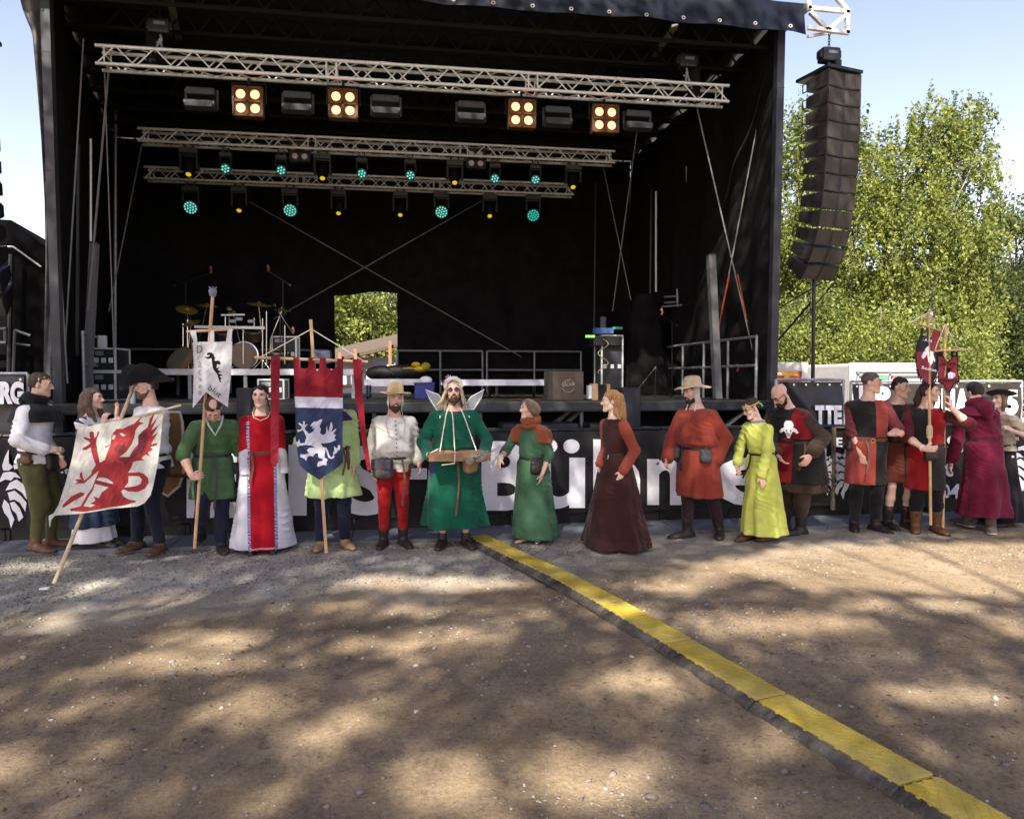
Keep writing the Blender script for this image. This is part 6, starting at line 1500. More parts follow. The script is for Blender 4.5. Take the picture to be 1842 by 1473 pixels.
# ================================================================== THE PEOPLE, left to right
H_BROWN = hair_mat('brown_hair', (.030, .018, .011), (.075, .045, .026)); H_DARK = hair_mat('dark_hair', (.012, .009, .008), (.035, .026, .02)); H_MID = hair_mat('mid_brown_hair', (.07, .045, .028), (.15, .10, .065))
H_BLOND = hair_mat('wig_blond_hair', (.26, .19, .11), (.50, .42, .30)); H_GINGER = hair_mat('ginger_blond_hair', (.28, .13, .04), (.48, .28, .11)); H_DBL = hair_mat('dark_blond_hair', (.13, .09, .05), (.26, .19, .12)); H_STUB = hair_mat('shaved_hair', (.07, .05, .04), (.13, .10, .08))
C_OFFW = cloth('off_white_linen', (0.7168, 0.7168, 0.7280)); C_CREAM = cloth('cream_linen', (0.6272, 0.6216, 0.5600)); C_BLACK = cloth('black_wool', (0.0095, 0.0095, 0.0114)); C_OLIVE = cloth('olive_wool', (0.0808, 0.0808, 0.0304)); C_NAVY = cloth('navy_cloth', (0.0114, 0.0133, 0.0304))
C_BLUE = cloth('slate_blue_linen', (0.0267, 0.0428, 0.0808)); C_JEANS = cloth('dark_denim', (0.0133, 0.0161, 0.0267)); C_GREENM = cloth('moss_green_wool', (0.0570, 0.1188, 0.0523)); C_LIME = cloth('pale_lime_linen', (0.3960, 0.5412, 0.2244)); C_PURPLE = cloth('purple_wool', (0.0523, 0.0190, 0.1140))
C_REDH = cloth('bright_red_wool', (0.2661, 0.0077, 0.0095)); C_EMER = cloth('emerald_cloth', (0.0053, 0.0792, 0.0449)); C_SAGE = cloth('sage_green_linen', (0.0494, 0.1188, 0.0647)); C_RUSTC = cloth('rust_felt', (0.2186, 0.0618, 0.0285)); C_DBROWN = cloth('dark_maroon_wool', (0.0380, 0.0124, 0.0114)); C_RUSTS = cloth('rust_linen', (0.2471, 0.0523, 0.0304))
C_RUST = cloth('brick_red_linen', (0.2233, 0.0399, 0.0247)); C_AUB = cloth('aubergine_cloth', (0.0267, 0.0152, 0.0209)); C_YEL = cloth('acid_yellow_linen', (0.5040, 0.5600, 0.1120)); C_BRN = cloth('brown_robe_cloth', (0.0475, 0.0323, 0.0228)); C_WINE = cloth('wine_red_linen', (0.1616, 0.0380, 0.0428)); C_CRIM = cloth('crimson_linen', (0.1093, 0.0077, 0.0267))
L_BROWN = mat('brown_leather', (.10, .045, .02), rough=.55, var=.3); L_TAN = mat('tan_leather', (.30, .18, .09), rough=.65, var=.2); L_DARK = mat('dark_leather', (.022, .016, .014), rough=.5, var=.3); L_GREY = mat('grey_leather', (.055, .055, .06), rough=.6, var=.2); L_OXB = mat('oxblood_leather', (.12, .022, .015), rough=.55)
M_STRAW = mat('straw', (.50, .37, .19), rough=.85, var=.22, scale=60, bump=.5, bscale=160); M_BRASS = mat('brass', (.5, .36, .12), rough=.3, metal=.8); M_BAND = mat('white_wristband', (.75, .75, .76), rough=.5)
def wristband(f, sd, t=.08):
    a, b = f.wr[sd], f.el[sd]; p = a + (b - a) * t; d = nrm(b - a); MB().tube([p - d * .009, p + d * .009], .0205 * f.H + .004, 14).build('wristband', M_BAND, f.o, True)
def cape(f, m, zb, rx, ry, cowl=.034, name='hood_cape', front=(0, 0), dip=None, seed=3, top=.862):
    H = f.H; v = Vol(.009); x, y = f.nk[0], f.nk[1]; fx, fy = front
    v.loft([(top * H, x, y, .060, .060), (.835 * H, x, y, .085, .078), (.812 * H, x, y, rx * .78, ry * .74), (.79 * H, x + fx * .3, y + fy * .3, rx * .95, ry * .92), (zb, x + fx, y + fy, rx * 1.06, ry * 1.08)], f.S2, f.F2, .02, f.fold(6, .09, zb, .83 * H, seed), sharp=.02)
    if cowl:
        c = f.nk + f.U * .022 * H; P_ = [c + f.S2 * .078 * math.cos(t) + f.F2 * .078 * math.sin(t) - f.U * .022 * math.sin(t) for t in np.linspace(0, 6.2832, 13)]; v.chain(P_, cowl, .02)
        v.ell(c - f.F2 * .10 - f.U * .03, (.085, .06, .06), (f.S2, f.F2, f.U), .03)
    if dip: v.clip(*dip)
    return f.make(name, v, m, 2, .008, (8, 8, 7), seed)
def gown_skirt(f, m, ztop, hem, r0, r1, name='skirt', folds=(9, .09), seed=1, ry0=None, ry1=None, shift=(0, 0), flat=1.0):
    v = Vol(.0095); x, y = f.axis_at(ztop); v.loft([(ztop, x, y, r0, ry0 or r0 * .8), (ztop - .06, x, y, r0 * 1.04, (ry0 or r0 * .8) * 1.06), (ztop * .5 + hem * .5, x + shift[0] * .4, y + shift[1] * .4, (r0 + r1) / 2, ((ry0 or r0 * .8) + (ry1 or r1 * .85)) / 2), (hem, x + shift[0], y + shift[1], r1, ry1 or r1 * .85)], f.S, f.F, .01, f.fold(folds[0], folds[1], hem, ztop, seed), sharp=.05)
    return f.make(name, v, m, 2, .004, seed=seed)
def quarter_mat(name, f, ca, cb, zb, thr=0., quart=True):
    def fn(N, L, sp):
        d = op_(N, L, 'ADD', op_(N, L, 'MULTIPLY', sp.outputs[0], float(f.S[0])), op_(N, L, 'MULTIPLY', sp.outputs[1], float(f.S[1]))); a = step_(N, L, d, thr)
        if not quart: return a
        return op_(N, L, 'ABSOLUTE', op_(N, L, 'SUBTRACT', a, step_(N, L, sp.outputs[2], zb, True)), 0)
    return split_mat(name, fn, ca, cb)
def tabard(f, m, hem, e=.028, belt=.6, flare=.125, ry=.105, folds=(5, .05), name='tabard', seed=5): return f.tunic(m, hem, e, flare, 0, True, folds, .012, name, .832, seed=seed, waist=belt, ry=ry, wr=.004)
def emblem_on(f, polys, target, m, c, w, name='emblem'):
    """cut-out pressed onto the chest: polys in unit square, c centre (local), w width"""
    from mathutils.bvhtree import BVHTree
    me = target.data; bv = BVHTree.FromPolygons([v.co[:] for v in me.vertices], [p.vertices[:] for p in me.polygons])
    bm = bmesh.new()
    for poly in polys:
        vs = []
        for x, y in poly: vs.append(bm.verts.new((x, y, 0)))
        try: bm.faces.new(vs)
        except Exception: pass
    bmesh.ops.triangulate(bm, faces=bm.faces[:]); bmesh.ops.subdivide_edges(bm, edges=bm.edges[:], cuts=3, use_grid_fill=True)
    Dr = Vector((0, 1, 0))
    for v in bm.verts:
        o = Vector((c[0] + v.co.x * w, -1.5, c[2] + v.co.y * w)); h = bv.ray_cast(o, Dr)
        v.co = (h[0] - Dr * .004) if h[0] is not None else Vector((o.x, c[1], o.z))
    me2 = bpy.data.meshes.new(name); bm.to_mesh(me2); bm.free(); return link_mesh(name, me2, m, f.o)
SKULL = [[(-.12, .5), (-.22, .40), (-.26, .24), (-.24, .12), (-.40, .02), (-.52, -.20), (-.40, -.24), (-.28, -.10), (-.20, -.16), (-.13, -.38), (-.06, -.52), (.06, -.52), (.12, -.38), (.2, -.16), (.28, -.10), (.42, -.24), (.54, -.18), (.42, .02), (.24, .12), (.27, .26), (.2, .42), (.10, .5), (.15, .34), (.12, .22), (0, .18), (-.12, .22), (-.15, .36)]]
SKULL_EYES = [[(-.14, .02), (-.05, -.08), (-.09, -.13), (-.15, -.06)], [(.14, .02), (.05, -.08), (.09, -.13), (.15, -.06)]]

# 1 -- young man in a black hood cape
f = Fig('young man in black hooded cape, white shirt and olive trousers beside the griffin flag', 70, 986, 1.82, 58, (.01, 0), .98, head=(76, 6, 0))
f.arm('R', f.P(89, 800, -.26), hdir=(1, -.05, .05), palm=(0, .7, -.7), curl=.55, pole=(-.7, -.4, -.5)); f.arm('L', f.P(109, 822, -.05), curl=.3)
f.leg('R', f.P(64, 986, -.12), -18); f.leg('L', f.P(92, 986, .05), 6)
f.body(); f.hair(H_BROWN); f.tunic(C_OFFW, .90, .016, .115, .93, folds=(6, .10), loose=.012, seed=1, waist=.56); f.trousers(C_OLIVE, .014, .098, .060, .050); f.shoe(L_BROWN, L_DARK)
cape(f, C_BLACK, 1.33, .262, .215, .042); f.belt(L_DARK, hgt=.014, tail=(50, .34)); f.pouch(-8, .14, .17, L_DARK, .04, .01); f.pouch(-80, .10, .11, L_BROWN, .035, .0); wristband(f, 'R', .1)
# 2 -- woman holding the flag
f = Fig('woman with long brown hair in blue apron dress and white sleeves behind the griffin flag', 170, 981, 1.66, 50, (0, 0), .98, True, (62, -3, 0), sw=.98)
f.arm('R', f.P(191, 752, -.24), hdir=(.25, -.1, 1), palm=(.6, .8, 0), curl=.8, pole=(-.4, .5, -.8)); f.arm('L', f.P(216, 744, -.10), hdir=(.1, 0, 1), palm=(-.8, -.4, .2), curl=.18, pole=(.2, .2, -.9)); f.leg('R', f.P(176, 981, -.05), 0); f.leg('L', f.P(190, 981, .05), 0)
f.body(); f.tunic(C_OFFW, .97, .010, .10, .86, belt=False, folds=(6, .03), loose=.02, seed=2, name='blouse'); gown_skirt(f, C_OFFW, .6, .06, .17, .235, 'underskirt', (8, .07), 4, .13, .19); f.tunic(C_BLUE, .22, .026, .152, 0, False, (7, .06), 0, 'apron_dress', .775, seed=3, ry=.13); f.shoe(L_DARK, L_DARK)
f.hair(H_MID, 'long', extra=lambda v: [v.chain([f.hl(sx * .07, -.02, .04), f.hl(sx * .088, -.02, -.06), f.hl(sx * .085, .01, -.16), f.hl(sx * .07, .04, -.25)], [.03, .032, .03, .018], .03) for sx in (-1, 1)] + [v.chain([f.hl(0, -.08, .02), f.hl(0, -.10, -.10), f.hl(0, -.11, -.22), f.hl(0, -.10, -.30)], [.06, .065, .06, .03], .03)])
# 3 -- man in the big black hat
f = Fig('man in wide black turned-up hat and white shirt gripping the griffin flag pole', 277, 988, 1.80, -58, (0, .0), 1.1, head=(-76, 3, 0), belly=.02)
f.arm('L', f.P(231, 750, -.24), hdir=(-.9, -.25, .1), palm=(-.1, .9, -.3), curl=.85, pole=(.3, .6, -.8)); f.leg('R', f.P(248, 982, .12), 10); f.leg('L', f.P(288, 990, -.10), 35)
f.body(); f.hair(H_BROWN); f.beard(H_MID, .02); f.tunic(C_OFFW, .86, .016, .118, .96, waist=.555, folds=(6, .08), blouse=.03, loose=.02, seed=6); f.trousers(C_JEANS, .016, None, .065, .06); f.shoe(L_BROWN, L_DARK); f.belt(L_DARK, hgt=.014, tail=(20, .3))
fn = lambda r, h, a: (r * (1 + .10 * math.cos(2 * a)), h + (.085 * (math.cos(a) ** 2) - .01 + .03 * math.sin(3 * a)) * max(0, (r - .09) / .12) ** 1.2 * 1.5)
f.lathe_head('hat', [(.086, -.015), (.235, -.018), (.238, -.010), (.235, -.002), (.10, .004), (.094, .02), (.090, .07), (.075, .10), (.003, .108)], C_BLACK, (0, -.015, .052), .06, fn)
f.cord([f.P(278, 850, -.1), f.P(330, 862, .12), f.P(384, 878, .2)], .022, L_OXB, 'scabbard')
sp = f
# shield leaning at his back
sh = empty('shield', at_z(305, 968, .02), 0, 'brown wooden shield with pale rim seen from behind, at the back of the black-hatted man', 'shield')
SHP = [(262, 741), (300, 741), (324, 742), (328, 760), (330, 800), (330, 850), (323, 874), (302, 892), (282, 880), (268, 850), (262, 800)]
prism('board', [SHP], lambda x, y: at_y(x, y, 8.33), mat('brown_shield_wood', (.20, .095, .03), rough=.6, var=.25, scale=5), sh, .018, 0)
rim = [at_y(x, y, 8.315) for x, y in SHP]; adopt(MB().tube(rim + rim[:1], .016, 8).build('rim', mat('pale_rawhide', (.5, .45, .36), rough=.7), None, True), sh)
# 4 -- bowed man with the dragon blood banner
f = Fig('man in green v-necked tunic bowing his balding head beside the white dragon banner', 385, 988, 1.76, 4, (.02, -.20), .99, head=(-2, 58, 0), belly=.03, skin='ruddy', drop=.045, sw=.96)
f.arm('R', f.P(349, 846, -.28), hdir=(.45, -.85, .25), palm=(.9, .4, -.1), curl=.9, pole=(-.7, .3, -.8)); f.arm('L', f.P(446, 852, -.10), hdir=(.1, -.05, -1), palm=(-.5, .8, 0), curl=.5); f.leg('L', f.P(398, 988, -.06), 4); f.leg('R', f.P(362, 988, .10), -14, .10)
f.body(); f.hair(H_BROWN, 'short', extra=lambda v: v.ell(f.hl(0, .02, .135), np.array((.055, .085, .05)) * f.q, (f.hs, f.hf, f.hu), .01, 's')); f.tunic(C_GREENM, .55, .018, .132, .52, waist=.575, folds=(6, .10), blouse=.035, loose=.02, seed=9); f.trousers(C_NAVY, .014); f.shoe(L_DARK, L_DARK)
f.belt(L_DARK, hgt=.015, tail=(0, .52, L_DARK))
V0 = [f.nk + f.S * .085 + f.F * .02 + f.U * .012, f.nk + f.S * .06 + f.F * .118 - f.U * .07, f.nk + f.F * .148 - f.U * .175, f.nk - f.S * .06 + f.F * .118 - f.U * .07, f.nk - f.S * .085 + f.F * .02 + f.U * .012]
f.cord(V0, .011, mat('grey_white_braid', (.42, .46, .45), rough=.8, var=.4, scale=90), 'neck_trim')
# 5 -- woman in the red dress
f = Fig('woman in long red dress with white side panels and blue trim, dark hair tied back', 474, 988, 1.72, -4, (0, 0), 1.02, True, (-14, 2, 0), sw=1.04, skin='pale')
f.arm('R', f.P(447, 850, -.06), pole=(-.6, .6, -.3), curl=.5); f.arm('L', f.P(510, 853, -.03), curl=.6)
def red_dress():
    m = bpy.data.materials.new('red_white_gown'); m.use_nodes = True; N, L = m.node_tree.nodes, m.node_tree.links; p = N['Principled BSDF']; p.inputs['Roughness'].default_value = .9; p.inputs['Specular IOR Level'].default_value = .15
    tc = N.new('ShaderNodeTexCoord'); sx = N.new('ShaderNodeSeparateXYZ'); L.new(tc.outputs['Object'], sx.inputs[0]); x, z = sx.outputs[0], sx.outputs[2]
    wl = op_(N, L, 'SUBTRACT', -.138, x); wr_ = op_(N, L, 'SUBTRACT', x, .128); side = op_(N, L, 'MAXIMUM', wl, wr_); below = step_(N, L, z, 1.02, True)
    white = op_(N, L, 'MULTIPLY', step_(N, L, side, .012), below); band = op_(N, L, 'MULTIPLY', op_(N, L, 'MULTIPLY', step_(N, L, side, -.016), step_(N, L, side, .014, True)), step_(N, L, z, 1.36, True))
    ck = N.new('ShaderNodeTexChecker'); ck.inputs['Scale'].default_value = 62; ck.inputs['Color1'].default_value = (.035, .04, .22, 1); ck.inputs['Color2'].default_value = (.42, .42, .52, 1); L.new(tc.outputs['Object'], ck.inputs['Vector'])
    hem = step_(N, L, op_(N, L, 'ABSOLUTE', op_(N, L, 'SUBTRACT', z, .062), 0), .008, True)
    def mx(f_, a, b):
        q = N.new('ShaderNodeMix'); q.data_type = 'RGBA'; L.new(f_, q.inputs[0])
        for i, c in ((6, a), (7, b)):
            if isinstance(c, tuple): q.inputs[i].default_value = (*c, 1)
            else: L.new(c, q.inputs[i])
        return q.outputs[2]
    L.new(mx(band, mx(white, mx(hem, (.32, .006, .014), (.5, .3, .3)), (.56, .55, .62)), ck.outputs[0]), p.inputs['Base Color']); return m
M_GOWN = red_dress(); C_WHTP = cloth('white_panel_cloth', (0.5322, 0.5227, 0.5892)); C_REDD = cloth('scarlet_dress_cloth', (0.3041, 0.0057, 0.0133))
f.body(brow='dark'); f.tunic(M_GOWN, .035, .014, .190, 0, True, (8, .07), .008, 'gown', .822, seed=12, ry=.15, waist=.605); v = Vol(.009); f.sleeves(v, .018, .62, .004); f.make('upper_sleeves', v, C_REDD, 2, .004)['kind'] = 'stuff'
for sd in 'LR':
    el, wr = f.el[sd], f.wr[sd]; v = Vol(.0085).cone(el + (f.sh[sd] - el) * .12, el + (wr - el) * .3, .052, .062, .02).cone(el + (wr - el) * .3, wr - f.U * .01, .062, .074, .02).clip((0, 0, -1), -(wr[2] + .0)); f.make('trumpet_sleeve', v, C_WHTP, 2, .005)
f.belt(L_BROWN, hgt=.018, tail=(-36, .3)); f.shoe(L_DARK, L_DARK); f.cord([f.nk + f.S * .09 + f.F * .02 + f.U * .0, f.nk + f.S * .07 + f.F * .092 - f.U * .055, f.nk + f.F * .118 - f.U * .085, f.nk - f.S * .07 + f.F * .092 - f.U * .055, f.nk - f.S * .09 + f.F * .02], .005, M_ROPE, 'neck_trim')
f.hair(H_DARK, 'long', extra=lambda v: v.chain([f.hl(0, -.09, .02), f.hl(.02, -.10, -.12), f.hl(.02, -.08, -.2)], [.05, .04, .025], .02)); f.strands(H_DBL, [([f.hl(.05, -.05, -.09), f.hl(.07, -.02, -.16), f.hl(.075, .02, -.21)], [.022, .022, .012]), ([f.hl(-.05, -.05, -.09), f.hl(-.07, -.02, -.16), f.hl(-.07, .02, -.2)], [.022, .022, .012])])
# 6 -- bearer hidden behind the griffin banner
f = Fig('person in pale lime tunic and straw hat hidden behind the hanging blue griffin banner', 600, 983, 1.78, 4, (.01, 0), 1.02, head=(4, 4, 0))
f.arm('R', f.P(580, 800, -.17), hdir=(.2, -.3, .8), palm=(.8, .2, 0), curl=.9, pole=(-.8, .2, -.6)); f.arm('L', f.P(638, 834, -.03), curl=.35); f.leg('R', f.P(577, 985, 0), -14); f.leg('L', f.P(621, 981, 0), 16)
f.body(); f.hair(H_BROWN); f.tunic(C_LIME, .55, .018, .165, .97, folds=(6, .09), loose=.016, seed=14, ry=.125); f.trousers(C_NAVY, .02, None, .066, .062); f.shoe(L_TAN, L_BROWN, .12); cape(f, C_PURPLE, 1.36, .20, .17, .036); f.belt(L_BROWN, hgt=.014, tail=(30, .26, L_BROWN)); f.pouch(48, .05, .22, L_BROWN, .02, .02); f.straw_hat(mat('brown_straw', (.30, .19, .09), rough=.85, var=.2, scale=60), .19); f.cord([f.hl(.08, .0, .03), f.hl(.085, .02, -.1), f.hl(.06, .06, -.2)], .004, M_ROPE)
# 7 -- man in straw hat, white shirt, red hose
f = Fig('smiling bearded man in straw hat, off-white shirt and red hose with grey pouch', 707, 979, 1.68, 6, (.02, 0), 1.16, head=(8, 4, -4), belly=.045, skin='ruddy')
f.arm('R', f.P(672, 838, -.06), curl=.4); f.arm('L', f.P(755, 834, -.06), curl=.4); f.leg('R', f.P(690, 980, 0), -16); f.leg('L', f.P(725, 977, 0), 14)
f.body(open_mouth=True); f.hair(H_BROWN); f.beard(H_BROWN, .035); f.tunic(C_CREAM, .80, .018, .115, .84, waist=.575, folds=(5, .05), blouse=.04, loose=.02, seed=16, cuff=.006); f.trousers(C_REDH, .012, None, .055, .05, bot=.12); f.shoe(L_DARK, L_DARK, .16)
f.straw_hat(M_STRAW, .172, tilt=.16, off=(0, -.02, .072)); f.belt(L_DARK, hgt=.014, tail=(22, .48, L_BROWN)); f.pouch(-30, .215, .20, L_GREY, .055, .0, flap=mat('grey_purple_leather', (.05, .042, .055), rough=.6), strap=L_BROWN)
C_COIF = cloth('coif_linen', (0.4942, 0.4847, 0.4562))
for sx in (-1, 1): f.strands(C_COIF, [([f.hl(sx * .074, .012, .05), f.hl(sx * .080, .02, -.03), f.hl(sx * .07, .03, -.10)], [.016, .013, .008])], 'coif_flap', wr=.001)
f.cord([f.hl(-.07, .03, -.10), f.nk + f.F * .145 - f.S * .10 - f.U * .10, f.nk + f.F * .185 - f.S * .08 - f.U * .22, f.nk + f.F * .20 - f.U * .27, f.nk + f.F * .185 + f.S * .08 - f.U * .22, f.nk + f.F * .145 + f.S * .10 - f.U * .10, f.hl(.07, .03, -.10)], .004, mat('grey_cord', (.33, .33, .32), rough=.9))
mb = MB()
for k in range(9): p = f.nk + f.F * (.118 + .03 * math.sin(k / 9 * 2.6) + .012 * k) - f.U * (.07 + .045 * k); mb.cbox(p + f.F * .02, (.006, .006, .006))
q = mb.build('buttons', L_DARK, f.o); q['kind'] = 'stuff'; wristband(f, 'R')
# 8 -- man dressed as a winged fairy
f = Fig('bearded man in green dress, blond wig, sunglasses and gauze wings carrying a wooden tray', 818, 980, 1.76, 2, (0, .02), 1.26, head=(0, -9, 3), belly=.05, skin='ruddy', sw=1.1)
f.arm('R', f.P(773, 808, -.30), hdir=(.45, -.75, .1), palm=(.1, 0, 1), curl=.55, pole=(-.8, .5, -.5)); f.arm('L', f.P(872, 806, -.30), hdir=(-.35, -.8, .1), palm=(0, 0, 1), curl=.55, pole=(.8, .5, -.5)); f.leg('R', f.P(796, 982, 0), -14); f.leg('L', f.P(838, 979, 0), 16)
f.body(glasses='sun'); f.beard(H_BROWN, .04); f.tunic(C_EMER, .22, .018, .205, .97, folds=(6, .10), blouse=.03, loose=.012, seed=18, ry=.16, waist=.575); f.belt(L_OXB, hgt=.018, tail=(4, .62, L_BROWN), bl=.03); f.pouch(36, .15, .19, L_TAN, .05, .0, flap=L_TAN); f.pouch(-62, .10, .25, mat('blue_bag_cloth', (.03, .03, .10), rough=.8), .03, .02)
f.shoe(L_DARK, L_DARK); f.cord([f.nk + f.S * .078 * math.cos(t) + f.F * (.095 * math.sin(t) + .005) - f.U * (.03 + .035 * math.sin(t)) for t in np.linspace(-.4, math.pi + .4, 15)], .013, mat('red_collar', (.25, .02, .02), rough=.8), 'collar')
f.hair(H_BLOND, 'fringe', 'wig'); mk = lambda sx, a, b, c, r: ([f.hl(sx * .066, .0 + a, .07), f.hl(sx * .087, .02 + a, -.01), f.hl(sx * (.09 + .3 * b), .03 + a, -.09), f.hl(sx * (.085 + b), .045 + a * .5, -.15 - c)], [.016, .020, .020 * r, .008])
f.strands(H_BLOND, [mk(-1, -.03, .05, .02, 1.2), mk(-1, .0, .09, .03, 1), mk(-1, .02, .13, .02, .9), mk(1, -.03, .02, .03, 1), mk(1, .0, .035, .0, 1), mk(1, .025, .01, -.01, .8), mk(-1, -.05, .02, .06, 1.3), mk(1, -.05, .05, .04, 1.2)], 'wig_locks')
v = Vol(.0075); v.chain([f.hl(.086 * math.cos(t), .03 * math.sin(t) * 0 + .055 - .03 * abs(math.cos(t)), .062 + .075 * math.sin(t)) for t in np.linspace(-.15, math.pi + .15, 11)], .021, .01); f.make('fur_headband', v, cloth('white_fleece', (0.5227, 0.5132, 0.5037)), 1, .006, (40, 40, 40))
mb = MB()
for k in range(7): t = k * .9; c = f.hl(-.045, .03, .13); mb.tube([c, c + np.array((.022 * math.cos(t), -.015, .022 * math.sin(t) + .012)) * 1.5], .011, 6, .006)
mb.build('pink_flower', mat('pink_petals', (.65, .25, .36), rough=.7), f.o, True)
def wing(sg):
    P_ = lambda pts: [f.P(x, y, .16) for x, y in pts]; pts = P_([(806, 742), (790, 716), (767, 707), (775, 724), (790, 748)] if sg < 0 else [(832, 742), (848, 720), (872, 707), (866, 722), (853, 742)]); mb = MB()
    bm = bmesh.new(); bm.faces.new([bm.verts.new(tuple(p)) for p in pts]); me = bpy.data.meshes.new('wing'); bm.to_mesh(me); bm.free(); m = MATS.get('wing_gauze')
    if m is None:
        m = mat('wing_gauze', (.55, .62, .64), rough=.6); N, L = m.node_tree.nodes, m.node_tree.links; t = N.new('ShaderNodeBsdfTransparent'); mx = N.new('ShaderNodeMixShader'); mx.inputs[0].default_value = .5; L.new(t.outputs[0], mx.inputs[1]); L.new(N['Principled BSDF'].outputs[0], mx.inputs[2]); L.new(mx.outputs[0], N['Material Output'].inputs[0])
    w = link_mesh('wing', me, m, f.o); MB().tube(pts + pts[:1], .009, 6).build('wire_edge', M_BAND, w, True)
wing(-1); wing(1)
for sx, a, b in ((-1, 775, 800), (1, 846, 800)): f.cord([f.nk + f.S * sx * .05 + f.F * .03 + f.U * .02, f.nk + f.S * sx * .09 + f.F * .13 - f.U * .06, f.P(792 if sx < 0 else 858, 798, -.34)], .006, M_ROPE, 'tray_cord')
f.cord([f.nk - f.S * .04 + f.F * .05 + f.U * .015, f.nk - f.S * .02 + f.F * .16 - f.U * .10, f.P(819, 796, -.50), f.P(818, 812, -.51), f.P(795, 816, -.48)], .006, M_ROPE, 'tray_cord')
for sx in (-1, 1): f.cord([f.sh['L' if sx > 0 else 'R'] - f.S * sx * .06 + f.U * .058 + f.F * .0, f.sh['L' if sx > 0 else 'R'] - f.S * sx * .045 + f.F * .095 + f.U * .0, f.sh['L' if sx > 0 else 'R'] - f.S * sx * .05 + f.F * .105 - f.U * .06], .006, M_BAND, 'wing_strap')
# tray and what lies on it
fm = f.o; bpy.context.view_layer.update(); TW = lambda p: np.array(fm.matrix_world @ Vector(tuple(p)))
tr = empty('wooden_tray', TW(f.P(826, 812, -.36)), fm.rotation_euler.z, 'shallow brown wooden tray hung on cords before the winged man', 'tray')
a, b = f.P(775, 812, -.36) - f.P(826, 812, -.36), f.P(880, 797, -.36) - f.P(826, 812, -.36); dz = .085
MB().bevbox((a[0], -.13, 0), (b[0], .13, .012), .004).build('bottom', M_WOODD, tr)
for lo, hi in (((a[0], -.142, 0), (b[0], -.13, dz)), ((a[0], .13, 0), (b[0], .142, dz)), ((a[0] - .012, -.142, 0), (a[0], .142, dz)), ((b[0], -.142, 0), (b[0] + .012, .142, dz))): MB().bevbox(lo, hi, .003).build('side_board', mat('tray_wood', (.24, .13, .065), rough=.6, var=.3, scale=14), tr)
mb = MB(); V = ICO_S * np.array((.12, .075, .055)); V = V + .02 * vnoise(V * 28, 4)[:, None]; mb.add(V + TW(f.P(862, 800, -.47)), ICO_T); V = ICO_S * .045; V = V + .014 * vnoise(V * 40, 5)[:, None]; mb.add(V + TW(f.P(846, 806, -.52)), ICO_T)
tag(mb.build('fur_piece', mat('grey_beige_fur', (.26, .22, .17), rough=.95, var=.4, scale=60, bump=1., bscale=160), None, True), 'piece of grey beige fur lying over the end of the wooden tray', 'fur')
a = TW(f.P(775, 797, -.42)); tag(MB().bar(a, TW(f.P(789, 789, -.44)), .06, .012).build('notepad', M_BAND), 'small white pad at the hand on the left end of the wooden tray', 'notepad')
# 9 -- woman in sage dress with rust cape
f = Fig('barefoot woman in long sage green dress with rust hooded cape looking sideways', 958, 973, 1.56, -22, (-.02, 0), 1.02, True, (-66, 0, 0), sw=1.02, skin='fair')
f.arm('R', f.P(899, 818, -.16), hdir=(-.15, -.3, -1), palm=(.7, .7, 0), curl=.4, pole=(-.3, .6, -.6)); f.arm('L', f.P(975, 846, -.16), hdir=(-.25, -.1, -1), curl=.35, pole=(.8, .4, -.2)); f.leg('R', f.P(948, 976, -.02), -20); f.leg('L', f.P(970, 974, 0), 12)
f.body(brow='blond'); f.tunic(C_SAGE, .055, .014, .165, .62, folds=(6, .09), blouse=.02, loose=.012, seed=22, ry=.145, cuff=.006, hemshift=(.03, 0)); cape(f, C_RUSTC, 1.10, .245, .185, .038, 'hood_cape', (0, 0), (f.F2, float(f.F2 @ f.nk) + .088)); f.cord([f.nk + f.S2 * .13 + f.F2 * .03 - f.U * .04, f.nk + f.S2 * .06 + f.F2 * .105 - f.U * .035, f.nk + f.F2 * .125 - f.U * .05, f.nk - f.S2 * .06 + f.F2 * .105 - f.U * .035, f.nk - f.S2 * .13 + f.F2 * .03 - f.U * .04], .024, C_RUSTC, 'hood_tie'); f.belt(L_DARK, hgt=.016); f.pouch(30, .12, .15, L_DARK, .035, .01); f.pouch(62, .04, .2, L_DARK, .02, .06)
f.hair(H_DBL, 'long', extra=lambda v: [v.chain([f.hl(0, -.09, .02), f.hl(0, -.115, -.02), f.hl(.01, -.10, -.10)], [.05, .045, .025], .02)] + [v.chain([f.hl(sx * .055, .045, .075), f.hl(sx * .074, .01, .03), f.hl(sx * .074, -.03, -.03), f.hl(sx * .05, -.075, -.07)], [.022, .024, .026, .024], .02) for sx in (-1, 1)]); wristband(f, 'R', .06)
# 10 -- woman in dark maroon dress
f = Fig('young woman with long ginger blond hair in dark maroon dress with rust sleeves', 1107, 984, 1.66, -52, (-.02, 0), .96, True, (-84, 3, 0), skin='pale')
f.arm('L', f.P(1119, 838, -.20), hdir=(-.35, -.1, -1), palm=(-.3, .9, 0), curl=.55, pole=(.9, .1, -.2)); f.arm('R', f.P(1078, 834, -.02), hdir=(.2, 0, -1), curl=.35, pole=(.2, .8, -.3)); f.leg('R', f.P(1096, 984, 0), 0); f.leg('L', f.P(1122, 984, -.05), 0)
f.body(brow='blond'); f.tunic(C_DBROWN, .03, .014, .235, 0, True, (6, .10), .008, 'dress', .822, seed=24, ry=.20, waist=.61); v = Vol(.009); f.sleeves(v, .016, .98, .012); f.make('linen_sleeves', v, C_RUSTS, 2, .006)['kind'] = 'stuff'
f.belt(L_DARK, hgt=.008); f.cord([f.ring(10, .01), f.ring(10, .02) - f.U * .1, f.ring(24, .02) - f.U * .14], .004, M_ROPE); f.shoe(L_DARK, L_DARK)
